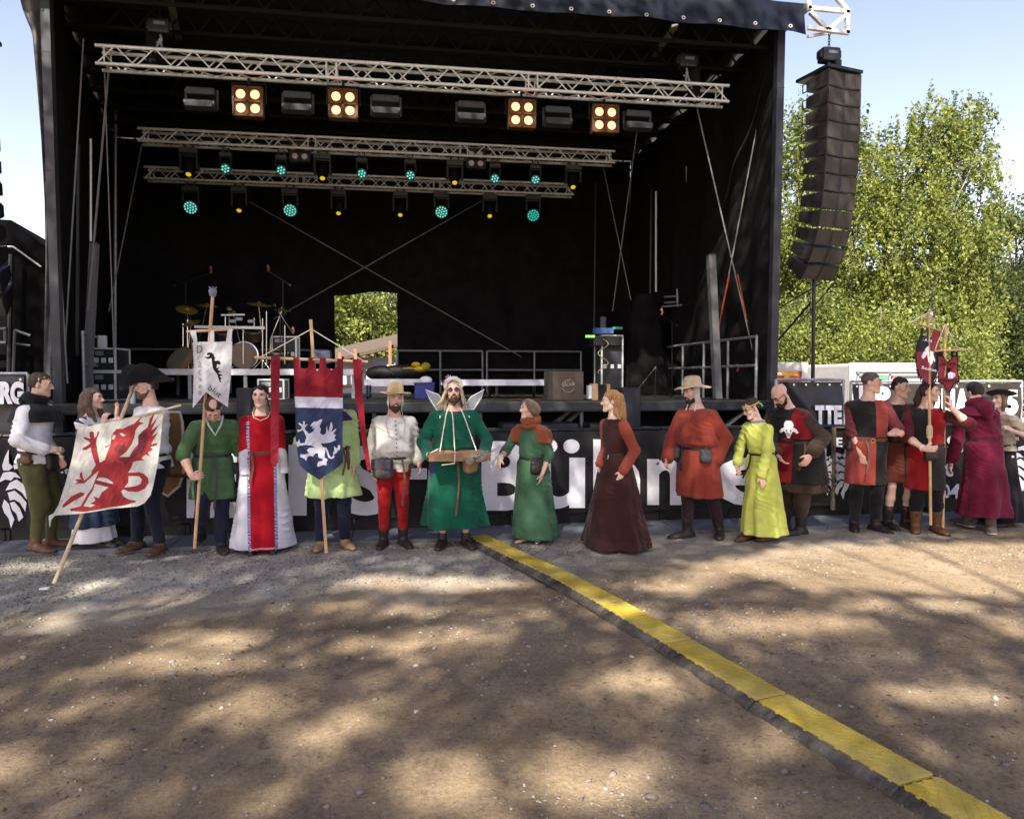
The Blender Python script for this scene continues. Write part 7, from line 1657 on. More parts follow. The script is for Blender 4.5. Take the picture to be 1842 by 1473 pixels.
f.hair(H_GINGER, 'long', extra=lambda v: [v.chain([f.hl(0, -.085, .03), f.hl(0, -.10, -.07), f.hl(.01, -.12, -.17), f.hl(.02, -.15, -.27)], [.06, .052, .045, .022], .03), v.chain([f.hl(.05, -.06, -.02), f.hl(.06, -.05, -.13), f.hl(.09, -.09, -.22)], [.03, .028, .012], .02)])
# 11 -- man in straw hat and brick red tunic
f = Fig('big man in straw hat with white coif, brick red tunic and dark trousers', 1256, 964, 1.76, -32, (-.03, 0), 1.22, head=(-58, 12, 0), belly=.04, sw=1.06)
f.arm('R', f.P(1199, 822, -.10), pole=(-.5, .5, -.4), curl=.7); f.arm('L', f.P(1287, 822, -.12), pole=(.8, .2, -.3), curl=.6); f.leg('R', f.P(1236, 965, -.06), -22); f.leg('L', f.P(1294, 960, .06), 30)
f.body(brow='dark'); f.hair(H_DARK); f.beard(H_DARK, .02); f.tunic(C_RUST, .47, .020, .155, .99, folds=(6, .09), blouse=.045, loose=.022, seed=26, ry=.135, waist=.585, wr=.009, wr2=.006); f.trousers(C_AUB, .018, None, .07, .06, bot=.15); f.shoe(L_DARK, L_DARK, .2, 1.05); f.straw_hat(mat('pale_straw', (.55, .43, .27), rough=.85, var=.2, scale=60, bump=.5, bscale=160), .182, tilt=.14, off=(0, -.016, .066))
f.belt(L_DARK, hgt=.012); f.pouch(48, .13, .15, L_GREY, .045, .0); f.pouch(-44, .10, .13, L_GREY, .04, .0); f.pouch(-24, .035, .2, L_DARK, .02, .05)
for sx in (-1, 1): f.strands(C_COIF, [([f.hl(sx * .070, -.02, .06), f.hl(sx * .074, -.005, -.03), f.hl(sx * .068, .015, -.12)], [.040, .036, .016])], 'coif_flap', wr=.001)
f.cord([f.hl(.072, .02, -.12), f.hl(.075, .06, -.22), f.hl(.09, .09, -.27)], .006, M_BAND, 'coif_tie'); f.cord([f.hl(-.072, .03, -.12), f.hl(-.06, .10, -.22), f.hl(-.08, .12, -.29)], .006, M_BAND, 'coif_tie')
# 12 -- person in acid yellow
f = Fig('person in long acid yellow dress with glasses and yellow headband, looking down', 1368, 970, 1.62, -42, (-.05, -.03), .97, True, (-58, 26, 0), sw=1.0, skin='pale', drop=.02)
f.arm('R', f.P(1324, 832, -.06), hdir=(.1, -.05, -1), curl=.35, pole=(-.2, .8, -.3)); f.arm('L', f.P(1366, 852, -.26), hdir=(.35, -.1, -1), palm=(-.4, .9, 0), curl=.25, pole=(.9, 0, -.2)); f.leg('R', f.P(1346, 975, -.02), 8); f.leg('L', f.P(1386, 968, .04), 0)
f.body(brow='dark', glasses=True); f.tunic(C_YEL, .07, .016, .155, .96, folds=(7, .10), blouse=.02, loose=.012, seed=28, ry=.15, hemshift=(.03, 0)); f.belt(L_DARK, hgt=.013, tail=(-8, .26, L_DARK)); f.shoe(L_BROWN, L_DARK, .18)
f.hair(H_BROWN, 'short'); q = f.q; f.cord([f.hl(.083 * math.cos(t), -.015 + .1 * math.sin(t), .045 + .01 * math.sin(t)) for t in np.linspace(0, 6.2832, 25)], .0075, mat('yellow_band', (.6, .42, .04), rough=.7), 'headband'); f.cord([f.hl(.06, -.085, .045), f.hl(.065, -.11, .0), f.hl(.06, -.115, -.03)], .007, mat('mint_ribbon', (.3, .55, .42)), 'ribbon')
f.cord([f.nk + f.S2 * .066 * math.cos(t) + f.F2 * .07 * math.sin(t) - f.U * .008 for t in np.linspace(0, 6.2832, 20)], .016, cloth('grey_collar', (0.2851, 0.2756, 0.2566)), 'collar')
# 13 -- bald bearded man
f = Fig('bald man with long dark beard and glasses bowing, black and red tabard with white skull', 1440, 958, 1.86, -28, (-.16, -.08), 1.16, head=(-46, 40, 0), belly=.03, skin='ruddy', sw=1.05, drop=.05)
f.arm('L', f.P(1455, 806, -.38), hdir=(-.5, -.4, -.8), palm=(-.5, .8, 0), curl=.7, pole=(.9, .1, -.4)); f.arm('R', f.P(1396, 815, -.2), pole=(-.8, .3, -.4)); f.leg('L', f.P(1440, 958, -.04), -14); f.leg('R', f.P(1412, 954, .12), 0)
f.body(glasses=True, brow='dark'); f.beard(H_DARK, .20); f.tunic(C_BRN, .50, .016, .158, .86, folds=(6, .07), blouse=.01, waist=.58, loose=.035, seed=30, name='robe', wr=.01); m = quarter_mat('black_red_tabard', f, (.013, .012, .012), (.185, .008, .015), .60 * 1.86, .02); tb_ = tabard(f, m, .60, .042, .58, .168, .150); f.trousers(C_BRN, .03, .10, .09, .06, bot=.2); f.shoe(L_DARK, L_DARK, .22, 1.05); f.belt(L_DARK, hgt=.02, tail=(40, .3, L_BROWN))
c = f.P(1416, 770); emblem_on(f, SKULL, tb_, M_LETTER, c, .20); emblem_on(f, [[(x, y - .005) for x, y in p] for p in SKULL_EYES], tb_, C_BLACK, c, .20, 'emblem_eyes'); f.o.children[-1].location = (0, -.004, 0)
# 14 -- man in red and black tabard
f = Fig('short-haired man in wine shirt and black and red tabard, black leggings, face turned away', 1556, 951, 1.86, 12, (0, 0), 1.08, head=(78, 2, 0), skin='ruddy', belly=.02)
f.arm('R', f.P(1549, 826, -.20), hdir=(.35, -.1, -1), palm=(.2, .9, 0), curl=.35, pole=(-.9, .1, -.3)); f.arm('L', f.P(1597, 772, -.22), hdir=(.9, -.3, .2), palm=(-.2, .7, -.5), curl=.9, pole=(.5, .3, -.8)); f.leg('R', f.P(1536, 952, -.02), -8); f.leg('L', f.P(1574, 950, 0), 30)
f.body(brow='dark'); f.hair(H_STUB, 'buzz'); f.tunic(C_WINE, .66, .012, .106, .50, folds=(6, .02), blouse=.0, loose=.016, seed=32, name='shirt', waist=.585, ry=.085); m = quarter_mat('black_red_tabard_pale', f, (.016, .015, .014), (.25, .045, .035), .60 * 1.86, .06); tb_ = tabard(f, m, .55, .030, .585, .124, .112); f.trousers(C_BLACK, .010); f.shoe(L_DARK, L_DARK, .05); f.belt(L_BROWN, hgt=.024, tail=(-12, .38, L_BROWN), buckle=(6, M_BRASS)); f.pouch(-62, .09, .12, L_DARK, .035, .01)
for sd in 'R': d = nrm(f.el[sd] - f.sh[sd]); a = f.el[sd] - d * .015; MB().tube([a - d * .018, a + d * .014], .071, 16).build('sleeve_hem', C_CREAM, f.o, True)
# 15 -- man half hidden
f = Fig('man with dark hair in black sleeveless tunic, bare calves and black ankle boots, half hidden', 1612, 947, 1.80, 30, (-.02, 0), 1.02, head=(58, 4, 0))
f.body(brow='dark'); f.hair(H_DARK); f.tunic(quarter_mat('black_rust_tunic', f, (.012, .011, .013), (.075, .02, .011), .58 * 1.8, -.02, True), .56, .018, .13, .5, folds=(6, .07), seed=34); f.shoe(L_DARK, L_DARK, .26); f.belt(L_DARK, hgt=.016)
# 16 -- ponytail man with two banners
f = Fig('man with long brown ponytail and sideburns holding both small red banner poles', 1662, 954, 1.75, 10, (-.01, 0), 1.02, head=(72, 3, 0), skin='fair')
f.arm('R', f.P(1659, 797, -.33), hdir=(.9, -.2, .05), palm=(0, .9, .2), curl=.85, pole=(-.9, .1, -.5)); f.arm('L', f.P(1704, 726, -.17), hdir=(-.05, -.2, 1), palm=(-.9, .2, 0), curl=.75, pole=(.8, 0, -.7)); f.leg('R', f.P(1646, 956, -.04), -8); f.leg('L', f.P(1684, 952, .02), 18)
f.body(brow='dark'); f.hair(H_BROWN, 'long', extra=lambda v: v.chain([f.hl(0, -.08, .03), f.hl(0, -.115, -.01), f.hl(0, -.135, -.11), f.hl(-.01, -.12, -.2)], [.05, .034, .045, .018], .02)); f.strands(H_BROWN, [([f.hl(sx * .073, .012, .0), f.hl(sx * .07, .02, -.05)], [.012, .010]) for sx in (-1, 1)], 'sideburns')
f.tunic(cloth('dark_wine_cloth', (0.0713, 0.0095, 0.0114)), .62, .012, .104, .5, folds=(6, .02), blouse=.0, seed=36, name='shirt', loose=.014, waist=.59, ry=.083); m = quarter_mat('black_scarlet_tabard', f, (.018, .017, .016), (.21, .008, .010), .60 * 1.75, .02); tabard(f, m, .50, .030, .59, .126, .116); f.trousers(C_BLACK, .014); f.shoe(L_BROWN, L_DARK, .30, 1.08); f.belt(L_OXB, hgt=.022); f.belt(L_DARK, hgt=.014); f.pouch(4, .14, .15, L_DARK, .045, .02); wristband(f, 'R')
# 17 -- crimson robe
f = Fig('man in long crimson hooded robe turned away, blue socks and brown trainers', 1762, 951, 1.78, -148, (-.10, -.02), .96, head=(-128, 6, 0), hip=(.04, 0), drop=.02)
f.leg('L', f.P(1738, 946, .10), 10); f.leg('R', f.P(1782, 953, -.05), 150)
f.body(brow='dark'); f.hair(H_DARK); f.tunic(C_CRIM, .17, .020, .160, .92, folds=(8, .09), blouse=.03, loose=.02, seed=38, ry=.14, waist=.60, name='robe', wr=.010, wr2=.007); f.belt(L_DARK, hgt=.02, tail=(150, .2, L_DARK)); cape(f, C_CRIM, 1.36, .215, .185, .048, 'hood', (0, 0), seed=7)
v = Vol(.009); v.chain([f.nk - f.F2 * .09 + f.U * .05, f.nk - f.F2 * .17 - f.U * .01, f.nk - f.F2 * .20 + f.S2 * -.02 - f.U * .12], [.06, .08, .04], .04); f.make('hood_tip', v, C_CRIM, 2, .008)
for sd in 'LR': a, b = f.an[sd], f.kn[sd]; f.make('sock', Vol(.008).cone(a - f.U * .02, a + (b - a) * .36, .045, .05, .01), cloth('navy_socks', (0.0190, 0.0190, 0.0475)), 1)
f.shoe(mat('brown_trainer', (.10, .075, .055), rough=.8), mat('pale_rubber_sole', (.42, .39, .34), rough=.7), .02, 1.12)
# 18 -- woman with black beret
f = Fig('woman in wide black hat, cream blouse and black skirt behind the crimson robe', 1798, 942, 1.64, -35, (-.02, 0), .98, True, (-38, 0, 0), skin='pale')
f.arm('L', f.P(1816, 768, -.20), hdir=(-.6, -.5, .4), palm=(-.3, .6, -.6), curl=.7, pole=(.8, .2, -.6)); pass
f.body(brow='blond'); f.hair(H_DBL, 'fringe', extra=lambda v: [v.chain([f.hl(sx * .07, -.01, .03), f.hl(sx * .084, .0, -.06), f.hl(sx * .078, .015, -.13)], [.028, .03, .02], .02) for sx in (-1, 1)]); f.tunic(cloth('cream_blouse_cloth', (0.3432, 0.2970, 0.2244)), .92, .014, .12, .62, folds=(6, .05), seed=40, loose=.02, name='blouse'); gown_skirt(f, C_BLACK, 1.0, .05, .15, .26, 'skirt', (8, .08), 41); f.shoe(L_DARK, L_DARK); f.belt(L_DARK, hgt=.02, tail=(20, .35, L_GREY))
fn = lambda r, h, a: (r * (1 + .12 * math.cos(a)), h + .015 * math.sin(2 * a))
f.lathe_head('hat', [(.08, -.01), (.14, .008), (.165, .028), (.155, .048), (.10, .062), (.003, .066)], C_BLACK, (0, -.01, .065), .03, fn)

# ================================================================== BANNERS
def bil(c, u, v): c = [np.array(q, float) for q in c]; u, v = u[..., None], v[..., None]; return c[0] * (1 - u) * (1 - v) + c[1] * u * (1 - v) + c[2] * u * v + c[3] * (1 - u) * v   # TL TR BR BL
def flag_cloth(name, box, Yfn, wave, regions, outline, mats, parent, step=.55, thick=.004):
    """cloth cut to a pixel outline; Yfn(x, y) gives its depth, regions give the colours"""
    x0, y0, x1, y1 = box; nx_, ny_ = int((x1 - x0) / step), int((y1 - y0) / step); X, Y_ = np.meshgrid(np.linspace(x0, x1, nx_ + 1), np.linspace(y0, y1, ny_ + 1), indexing='ij')
    d = _f * FOC + _r * (X[..., None] - IMG_W / 2) + _u * (IMG_H / 2 - Y_[..., None]); dep = Yfn(X, Y_) + wave(X, Y_) + .010 * vnoise(np.stack([X * .075, Y_ * .05, 0 * X], -1), 71) + .004 * vnoise(np.stack([X * .2 + Y_ * .1, Y_ * .12, 0 * X], -1), 72); P = EYE + d * (dep / d[..., 1])[..., None]
    C = np.stack([(X[:-1, :-1] + X[1:, 1:]) / 2, (Y_[:-1, :-1] + Y_[1:, 1:]) / 2], -1); keep = np.zeros(C.shape[:2], bool)
    for o in outline: keep |= in_poly(C, o)
    mi = regions(C); i = (np.arange(nx_)[:, None] * (ny_ + 1) + np.arange(ny_)[None]); Q = np.stack([i, i + ny_ + 1, i + ny_ + 2, i + 1], -1)[keep]; mi = mi[keep]
    us, inv = np.unique(Q, return_inverse=True); o = np_mesh(name, P.reshape(-1, 3)[us], inv.reshape(Q.shape), mats, None, True, mi)
    return adopt(o, parent)
def Z(ox, oy, sc, pts): return [(ox + x / sc, oy + y / sc) for x, y in pts]
def fin(C, polys):
    r = np.zeros(C.shape[:2], bool)
    for p in polys: r |= in_poly(C, p)
    return r
# griffin flag on its slanting pole
g0 = at_z(97, 1050, 0.01); g1 = at_y(241, 694, 8.02); fl = empty('griffin_flag', g0, 0, 'large cream flag with painted red griffin on a slanting pole', 'flag')
adopt(MB().tube([g0, g1], .017, 10).build('pole', mat('new_pine_pole', (.55, .42, .26), rough=.6, var=.15, scale=12), None, True), fl)
adopt(MB().tube([at_y(141, 773, 7.50), at_y(217, 757, 7.54), at_y(326, 729, 7.62)], .012, 8).build('crossbar', MATS['new_pine_pole'], None, True), fl)
q = lambda *p: Z(100, 700, 5.664, p)
GR_OUT = [q((222, 410), (440, 352), (660, 322), (880, 268), (1095, 212), (1088, 330), (1068, 540), (1040, 760), (1000, 960), (968, 1080), (905, 1160), (840, 1192), (600, 1215), (250, 1268), (-6, 1285), (-45, 1330), (-56, 1400), (-64, 1400), (-72, 1290), (-20, 1262), (30, 1180), (100, 960), (170, 690))]
GR_RED = [q((500, 720), (450, 750), (430, 640), (415, 560), (420, 500), (445, 440), (430, 425), (415, 480), (395, 500), (390, 440), (370, 425), (345, 440), (345, 480), (355, 505), (300, 485), (280, 498), (330, 525), (355, 550), (320, 575), (275, 600), (275, 620), (310, 620), (360, 590), (365, 640), (385, 710), (410, 770), (370, 830), (365, 860), (330, 900), (290, 930), (275, 880), (270, 845), (250, 850), (245, 890), (262, 915), (210, 915), (200, 930), (230, 940), (190, 970), (230, 960), (290, 960), (330, 925), (380, 880), (440, 830), (400, 930), (370, 1010), (330, 1060), (300, 1110), (262, 1180), (255, 1190), (140, 1220), (160, 1240), (300, 1250), (420, 1230), (560, 1200), (700, 1185), (815, 1150), (815, 1135), (740, 1120), (690, 1090), (668, 1040), (690, 1020), (740, 1040), (840, 1045), (910, 1015), (950, 950), (940, 900), (900, 860), (850, 845), (740, 850), (770, 800), (790, 740), (830, 730), (905, 725), (875, 700), (920, 665), (965, 685), (940, 645), (995, 620), (965, 590), (1030, 575), (1040, 545), (975, 560), (1000, 510), (1045, 440), (980, 480), (1055, 360), (975, 420), (1000, 370), (1050, 265), (970, 370), (1010, 240), (960, 300), (935, 390), (880, 430), (840, 480), (840, 560), (790, 620), (750, 690), (650, 690), (720, 640), (775, 560), (800, 500), (815, 420), (850, 370), (900, 345), (850, 330), (895, 265), (860, 290), (800, 350), (740, 375), (690, 400), (620, 405), (590, 440), (570, 480), (560, 560), (520, 660)),
          q((70, 1180), (160, 1090), (250, 1050), (295, 1055), (290, 1080), (200, 1130), (120, 1180), (70, 1210)), q((495, 582), (530, 575), (560, 555), (540, 588), (505, 592))]
GR_HOLE = [q((740, 885), (850, 885), (880, 920), (865, 965), (820, 985), (760, 995), (700, 1000), (742, 950)), q((415, 920), (450, 897), (520, 908), (580, 945), (588, 968), (500, 945), (430, 928)), q((380, 1030), (400, 965), (540, 1000), (470, 1050), (440, 1110), (390, 1090), (405, 1135), (355, 1165), (405, 1180), (360, 1200), (285, 1190), (330, 1110)), q((650, 450), (680, 447), (712, 470), (682, 477)), q((570, 510), (585, 465), (615, 470), (605, 490), (590, 512))]
GR_DARK = [q((640, 700), (760, 690), (840, 600), (850, 450), (900, 430), (940, 440), (940, 520), (890, 640), (800, 690), (720, 760), (650, 725)), q((400, 935), (480, 950), (580, 972), (585, 995), (420, 955)), q((590, 600), (650, 560), (730, 580), (690, 640), (620, 650))]
gr = lambda C: np.where(fin(C, GR_RED) & ~fin(C, GR_HOLE), np.where(fin(C, GR_DARK), 2, 1), 0)
flag_cloth('cloth', (87, 735, 296, 950), lambda x, y: 7.52 - (y - 755) / 170 * .46 + (x - 200) * .0006, lambda x, y: .030 * np.sin((x * .9 + y * .35) * .075) * np.clip((y - 760) / 140, .1, 1) + .05 * np.clip((x - 262 + (y - 880) * .5) / 30, 0, 1) ** 2 * np.clip((y - 850) / 50, 0, 1), gr, GR_OUT,
           [cloth('cream_flag_cloth', (0.5702, 0.5512, 0.4657)), mat('red_flag_paint', (.29, .018, .018), rough=.75, var=.15, scale=8), mat('maroon_flag_paint', (.14, .015, .02), rough=.75)], fl)
tag(MB().cbox(at_z(80, 1058, .01), (.035, .02, .006)).build('paper_scrap', M_BAND), 'scrap of white paper on the dirt at the griffin flag pole foot', 'scrap')
# dragon blood banner
YD = 7.56; b0 = at_y(350, 986, 7.62); db = empty('pennant_banner', b0, 0, 'white forked banner lettered Drachenblut with a black dragon on a tall pole', 'banner')
adopt(MB().tube([b0, at_y(383, 528, YD + .06)], .016, 10).build('pole', M_WOOD, None, True), db)
c = at_y(383, 526, YD + .06); mb = MB().lathe([(.028, -.04), (.04, 0), (.036, .03), (.02, .035)], (c, CX, CY, CZ), 9)
for a in range(4): mb.tube([c + (0, 0, .01), c + (.035 * math.cos(a * 1.6), .02 * math.sin(a * 1.6), .055)], .012, 6, .006)
adopt(mb.build('finial', mat('grey_finial', (.16, .18, .24), rough=.6)), db); adopt(MB().tube(W((336, 597), YD + .05, (420, 592), YD + .05), .014, 8).build('crossbar', M_WOOD, None, True), db)
q = lambda *p: Z(330, 580, 9.21, p)
DB_OUT = [q((150, 330), (300, 322), (480, 325), (650, 318), (810, 315), (800, 700), (770, 1050), (735, 1400), (560, 1290), (370, 1150), (280, 1270), (155, 1415), (165, 1000), (170, 700))] + [q((105, 150), (205, 120), (232, 330), (175, 340)), q((440, 130), (508, 128), (508, 340), (435, 340)), q((735, 120), (812, 110), (790, 330), (700, 330))]
DB_BLK = [q((395, 505), (430, 497), (470, 500), (490, 525), (510, 520), (500, 550), (525, 560), (510, 580), (540, 590), (515, 605), (520, 640), (580, 630), (612, 660), (618, 695), (595, 700), (560, 690), (545, 755), (605, 745), (565, 785), (635, 815), (575, 840), (660, 880), (600, 890), (640, 935), (610, 945), (635, 1000), (595, 980), (575, 910), (560, 860), (530, 820), (500, 790), (480, 720), (470, 640), (465, 590), (440, 600), (400, 607), (375, 588), (330, 575), (345, 568), (380, 578), (365, 560), (395, 572), (430, 562), (432, 535), (400, 548), (385, 535))]
C_BANW = cloth('white_banner_cloth', (0.5322, 0.5322, 0.5512)); dbc = flag_cloth('cloth', (340, 592, 420, 736), lambda x, y: YD + 0 * x, lambda x, y: .012 * np.sin(x * .16 + y * .05) - .01 * np.exp(-((x - 372) / 8) ** 2), lambda C: fin(C, DB_BLK).astype(int), DB_OUT, [C_BANW, C_BLACK], db, .45)
for ch, x, y, w_, h_ in (('D', 225, 385, 88, 122), ('r', 240, 555, 45, 60), ('a', 250, 650, 38, 95), ('c', 255, 790, 35, 80), ('h', 255, 890, 40, 85), ('e', 255, 1030, 42, 70), ('n', 258, 1130, 38, 75)):
    (xa, ya), (xb, yb) = q((x, y + h_), (x + w_, y))[0], q((x, y + h_), (x + w_, y))[1]; lettering(ch, at_y(xa, ya, YD - .022), at_y(xb, ya, YD - .022), at_y(xa, yb, YD - .022), C_BLACK, dbc, -.012, inv=(db.matrix_basis).inverted())
(xa, ya), (xb, yb), (xc, yc) = q((400, 1105), (590, 1250), (460, 1030)); lettering('blut', at_y(xa, ya, YD - .022), at_y(xb, yb, YD - .022), at_y(xc, yc, YD - .022), C_BLACK, dbc, -.012, inv=(db.matrix_basis).inverted())
for o in list(dbc.children):   # the letters keep the same frame as the cloth
    o.parent = dbc; o.matrix_parent_inverse = Matrix()
# blue griffin banner
YG = 7.56; b0 = at_z(587, 996, .0); gb = empty('heraldic_banner', b0, 0, 'hanging banner in red, white and navy with a white griffin and red streamers', 'banner')
adopt(MB().bar(at_y(587, 994, b0[1]), at_y(559, 575, YG + .05), .030, .030, (0, 1, 0)).build('pole', M_WOOD), gb); adopt(MB().tube(W((458, 643), YG + .02, (662, 651), YG + .02), .0165, 10).build('crossbar', mat('dowel_wood', (.46, .30, .19), rough=.6, var=.15), None, True), gb)
for a, b in (((560, 592), (468, 643)), ((560, 592), (655, 650))): adopt(MB().tube(W(a, YG + .03, b, YG + .02), .0055, 6).build('cord', M_ROPE), gb)
q = lambda *p: Z(460, 620, 5.664, p)
GB_OUT = [q((385, 225), (450, 228), (490, 245), (540, 232), (600, 225), (628, 270), (652, 225), (714, 225), (770, 258), (833, 225), (890, 222), (888, 640), (884, 1000), (893, 1190), (850, 1240), (740, 1310), (645, 1374), (560, 1320), (500, 1275), (445, 1222), (410, 1000), (404, 640), (396, 520))] + [q((383, 128), (442, 128), (446, 245), (386, 240)), q((538, 132), (600, 133), (604, 240), (536, 240)), q((652, 135), (714, 136), (718, 240), (650, 240)), q((833, 142), (891, 144), (892, 240), (830, 240))]
GB_W = [q((660, 760), (680, 765), (665, 800), (650, 830), (665, 860), (655, 900), (690, 920), (715, 905), (720, 850), (725, 820), (735, 890), (745, 870), (765, 790), (775, 790), (785, 840), (770, 890), (815, 855), (820, 865), (790, 910), (820, 920), (800, 945), (820, 970), (760, 995), (690, 1005), (665, 1000), (680, 1040), (720, 1050), (740, 1090), (750, 1130), (775, 1150), (795, 1120), (785, 1100), (800, 1090), (800, 1060), (795, 1030), (830, 1060), (845, 1020), (862, 1030), (855, 1075), (840, 1070), (825, 1100), (800, 1115), (800, 1150), (770, 1165), (740, 1150), (720, 1090), (715, 1060), (705, 1100), (700, 1150), (735, 1170), (720, 1195), (725, 1225), (690, 1225), (630, 1245), (625, 1215), (640, 1190), (680, 1185), (685, 1165), (640, 1150), (635, 1105), (600, 1110), (585, 1140), (550, 1130), (525, 1145), (515, 1185), (495, 1160), (450, 1140), (460, 1115), (500, 1120), (540, 1105), (520, 1070), (550, 1050), (610, 1045), (560, 1025), (510, 1020), (440, 1030), (425, 1045), (415, 1020), (410, 985), (430, 990), (440, 960), (455, 1005), (500, 1000), (515, 940), (500, 900), (480, 870), (430, 890), (420, 870), (465, 860), (470, 840), (435, 800), (445, 795), (480, 820), (485, 780), (500, 780), (500, 820), (525, 805), (525, 815), (500, 850), (505, 870), (540, 905), (560, 900), (585, 880), (600, 850), (575, 855), (580, 830), (555, 830), (565, 810), (590, 785), (630, 780))]
C_BRED = cloth('deep_red_banner_cloth', (0.1901, 0.0114, 0.0209)); C_BNAV = cloth('navy_banner_cloth', (0.0190, 0.0285, 0.0665)); C_BWH = cloth('banner_white_cloth', (0.4435, 0.4516, 0.5322))
def gb_reg(C):
    yy = 620 + (528 + 12 * (C[..., 0] - 528) / 90) / 5.664; r = np.where(C[..., 1] < yy, 0, np.where(C[..., 1] < yy + 19.5, 1, 2)); return np.where(fin(C, GB_W), 1, r)
flag_cloth('cloth', (526, 640, 620, 864), lambda x, y: YG - .02 + 0 * x, lambda x, y: (.022 * np.sin((x - 526) * .21) * np.clip(1 - (y - 660) / 90, .12, 1) + .006 * np.sin(x * .09 + y * .03)), gb_reg, GB_OUT, [C_BRED, C_BWH, C_BNAV], gb)
for nm, o_ in (('streamer', q((155, 122), (246, 124), (243, 500), (235, 1000), (232, 1190), (178, 1258), (150, 1200), (152, 700))), ('streamer', q((987, 148), (1082, 150), (1088, 480), (1120, 860), (1152, 1100), (1176, 1272), (1140, 1290), (1092, 1060), (1040, 700), (1000, 380)))):
    xs_, ys_ = [p[0] for p in o_], [p[1] for p in o_]; flag_cloth(nm, (min(xs_), min(ys_), max(xs_), max(ys_)), lambda x, y: YG - .02 + 0 * x, lambda x, y: .015 * np.sin(y * .045), lambda C: np.zeros(C.shape[:2], int), [o_], [C_BRED], gb)
# small red banners on the right
q = lambda *p: Z(1630, 550, 8.662, p)
def small_banner(label, YB_, pole, bar, cords, box, out, reg, mats, nm='guild_banner', yfn=None):
    b0 = at_y(*pole[1], YB_ + .04) if nm == 'guild_banner' and pole[1][1] < 950 else at_z(*pole[1], 0.0); rt = empty(nm, b0, 0, label, 'banner', None); adopt(MB().tube([at_y(pole[1][0], pole[1][1], b0[1]), at_y(*pole[0], YB_ + .03)], .0165, 10).build('pole', M_WOOD, None, True), rt)
    yf = yfn or (lambda x, y: YB_ + 0 * x); adopt(MB().tube([at_y(x, y, float(yf(np.array(x), np.array(y))) + .015) for x, y in bar], .0115, 8).build('crossbar', M_WOOD, None, True), rt)
    for a, b in cords: adopt(MB().tube([at_y(*a, YB_ + .02), at_y(*b, float(yf(np.array(b[0]), np.array(b[1]))) + .01)], .006, 6).build('cord', M_ROPE), rt)
    flag_cloth('cloth', box, yf, lambda x, y: .01 * np.sin(x * .25 + y * .08), reg, out, mats, rt, .35); return rt
P_A = q((345, 105))[0]; skA = [q((365, 610), (375, 650), (372, 700), (430, 720), (425, 760), (455, 850), (440, 880), (415, 830), (412, 890), (385, 925), (350, 880), (335, 800), (330, 745), (300, 800), (262, 832), (240, 790), (270, 720), (300, 700), (290, 680), (330, 640))]; eyA = [q((345, 745), (372, 790), (350, 775)), q((425, 750), (398, 795), (412, 770))]
def regA(C):
    left = C[..., 0] < 1630 + (392 + .06 * (C[..., 1] - 600)) / 8.662; up = C[..., 1] < 550 + (715 + .5 * (C[..., 0] - 1652)) / 8.662; r = np.where(left == up, 0, 1); r = np.where(fin(C, [q((415, 370), (530, 390), (520, 700), (395, 700))]), 1, r); r = np.where(fin(C, skA), 2, r); return np.where(fin(C, eyA), 0, r)
YA_ = 7.46
bA = small_banner('small black and red quartered banner with white skull and dark fringe', YA_, (P_A, (1674, 944)), q((95, 255), (340, 330), (560, 402)), [(P_A, q((70, 265))[0]), (P_A, q((555, 398))[0])], (1640, 590, 1695, 696), [q((215, 450), (300, 470), (390, 492), (420, 372), (532, 395), (520, 560), (530, 700), (505, 900), (480, 1080), (430, 1190), (382, 1225), (300, 1180), (210, 1070), (170, 960), (155, 800), (160, 600)), q((220, 310), (278, 315), (262, 470), (218, 460)), q((312, 345), (374, 350), (362, 490), (318, 480))], regA,
                  [C_BLACK, cloth('banner_crimson', (0.2376, 0.0209, 0.0285)), M_LETTER], yfn=lambda x, y: YA_ + (x - 1668) * .006)
mb = MB(); fo = q((165, 560), (150, 800), (165, 960), (205, 1075), (300, 1190), (382, 1235), (430, 1200), (480, 1090))
for i in range(len(fo) - 1):
    for k in range(16):
        t = (k + RNG.random()) / 16; x, y = fo[i][0] + (fo[i + 1][0] - fo[i][0]) * t, fo[i][1] + (fo[i + 1][1] - fo[i][1]) * t; yy = YA_ + (x - 1668) * .006; mb.tube([at_y(x + 1, y, yy), at_y(x - 1.2 + RNG.normal() * .6, y + 5 + 2.5 * RNG.random(), yy)], .005, 4, .002)
o = adopt(mb.build('fringe', C_BLACK), bA); o['kind'] = 'stuff'
for s_, a, b, c in (('S A N', (232, 545), (390, 575), (236, 498)), ('Reatus', (235, 985), (462, 1030), (242, 935))):
    (xa, ya), (xb, yb), (xc, yc) = q(a, b, c); lettering(s_, at_y(xa, ya, YA_ - .06), at_y(xb, yb, YA_ - .03), at_y(xc, yc, YA_ - .06), M_LETTER, bA, .0)
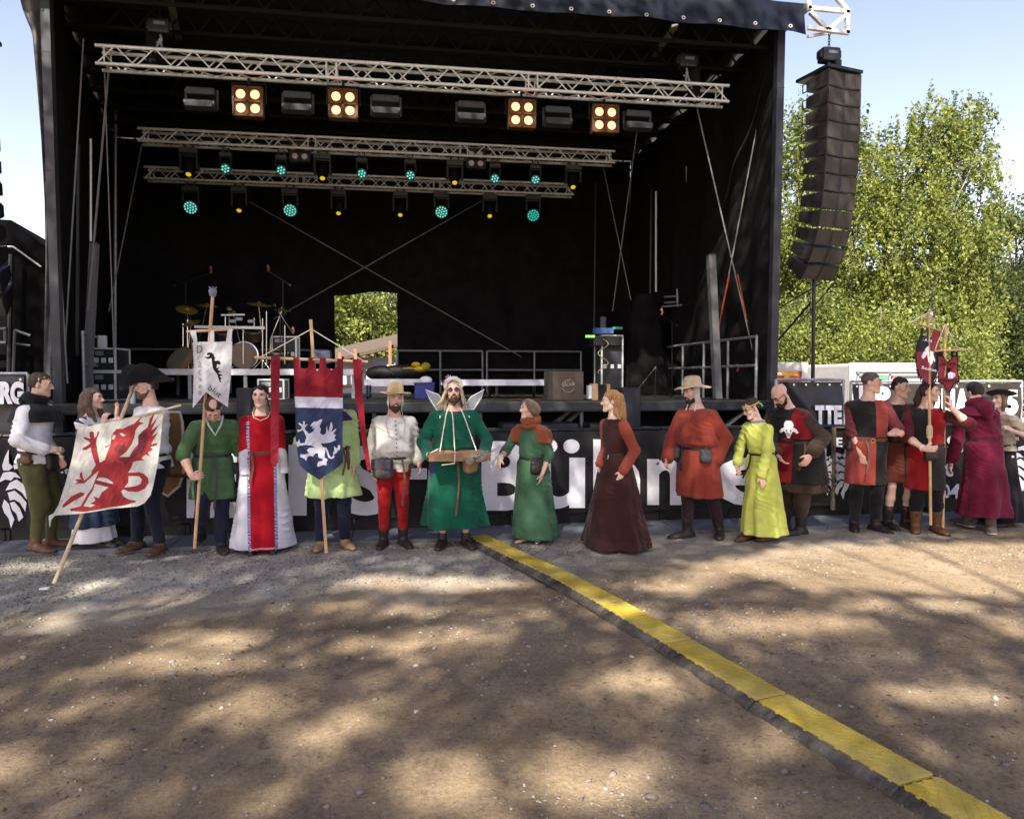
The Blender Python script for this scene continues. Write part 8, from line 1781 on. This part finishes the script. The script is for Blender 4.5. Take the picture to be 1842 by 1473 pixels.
P_B = q((605, 285))[0]; YB2 = 7.54; inB = q((505, 790), (570, 800), (600, 850), (650, 880), (700, 850), (730, 800), (790, 790), (793, 1000), (818, 1165), (735, 1200), (690, 1300), (655, 1335), (620, 1295), (590, 1215), (510, 1175), (505, 1000))
mug = [q((650, 1050), (690, 1030), (730, 1045), (735, 1050), (760, 1052), (768, 1085), (750, 1110), (735, 1112), (735, 1135), (700, 1148), (655, 1138))]; mugh = [q((738, 1066), (752, 1068), (752, 1092), (738, 1096))]; blk = [q((590, 1000), (630, 985), (650, 945), (665, 980), (735, 975), (690, 1005), (680, 1030), (650, 1050), (645, 1115), (605, 1112), (625, 1085), (610, 1060), (635, 1040), (600, 1020))]
regB = lambda C: np.where(fin(C, mug) & ~fin(C, mugh), 2, np.where(fin(C, blk), 0, np.where(fin(C, [inB]), 1, 0)))
bB = small_banner('small red shield-shaped banner with black border, dragon and white tankard', YB2, (P_B, (1696, 957)), q((258, 714), (600, 697), (1022, 680)), [(P_B, q((440, 706))[0]), (P_B, q((815, 688))[0])], (1684, 632, 1730, 707), [q((485, 765), (580, 775), (610, 840), (650, 862), (690, 840), (715, 775), (808, 765), (808, 1000), (838, 1185), (745, 1215), (705, 1325), (655, 1355), (605, 1305), (578, 1230), (495, 1195), (490, 1000)), q((690, 712), (735, 710), (735, 790), (690, 790)), q((770, 705), (805, 705), (805, 780), (768, 780)), q((490, 712), (580, 708), (570, 780), (492, 780))], regB,
                  [C_BLACK, cloth('banner_rose_red', (0.2471, 0.0333, 0.0428)), M_LETTER])
for s_, a, b, c in (('KILTER', (520, 935), (775, 930), (520, 890)), ('MILITES', (525, 1185), (795, 1180), (525, 1135))):
    (xa, ya), (xb, yb), (xc, yc) = q(a, b, c); lettering(s_, at_y(xa, ya, YB2 - .03), at_y(xb, yb, YB2 - .03), at_y(xc, yc, YB2 - .03), C_BLACK, bB, .0)
o = MB().tube([at_y(1672, y, 7.50) for y in (765, 772, 780, 788)], [.026, .034, .034, .028], 12).build('rope_wrap', mat('wrapped_rope', (.55, .48, .30), rough=.9, bump=.6, bscale=40), None, True); adopt(o, bA)
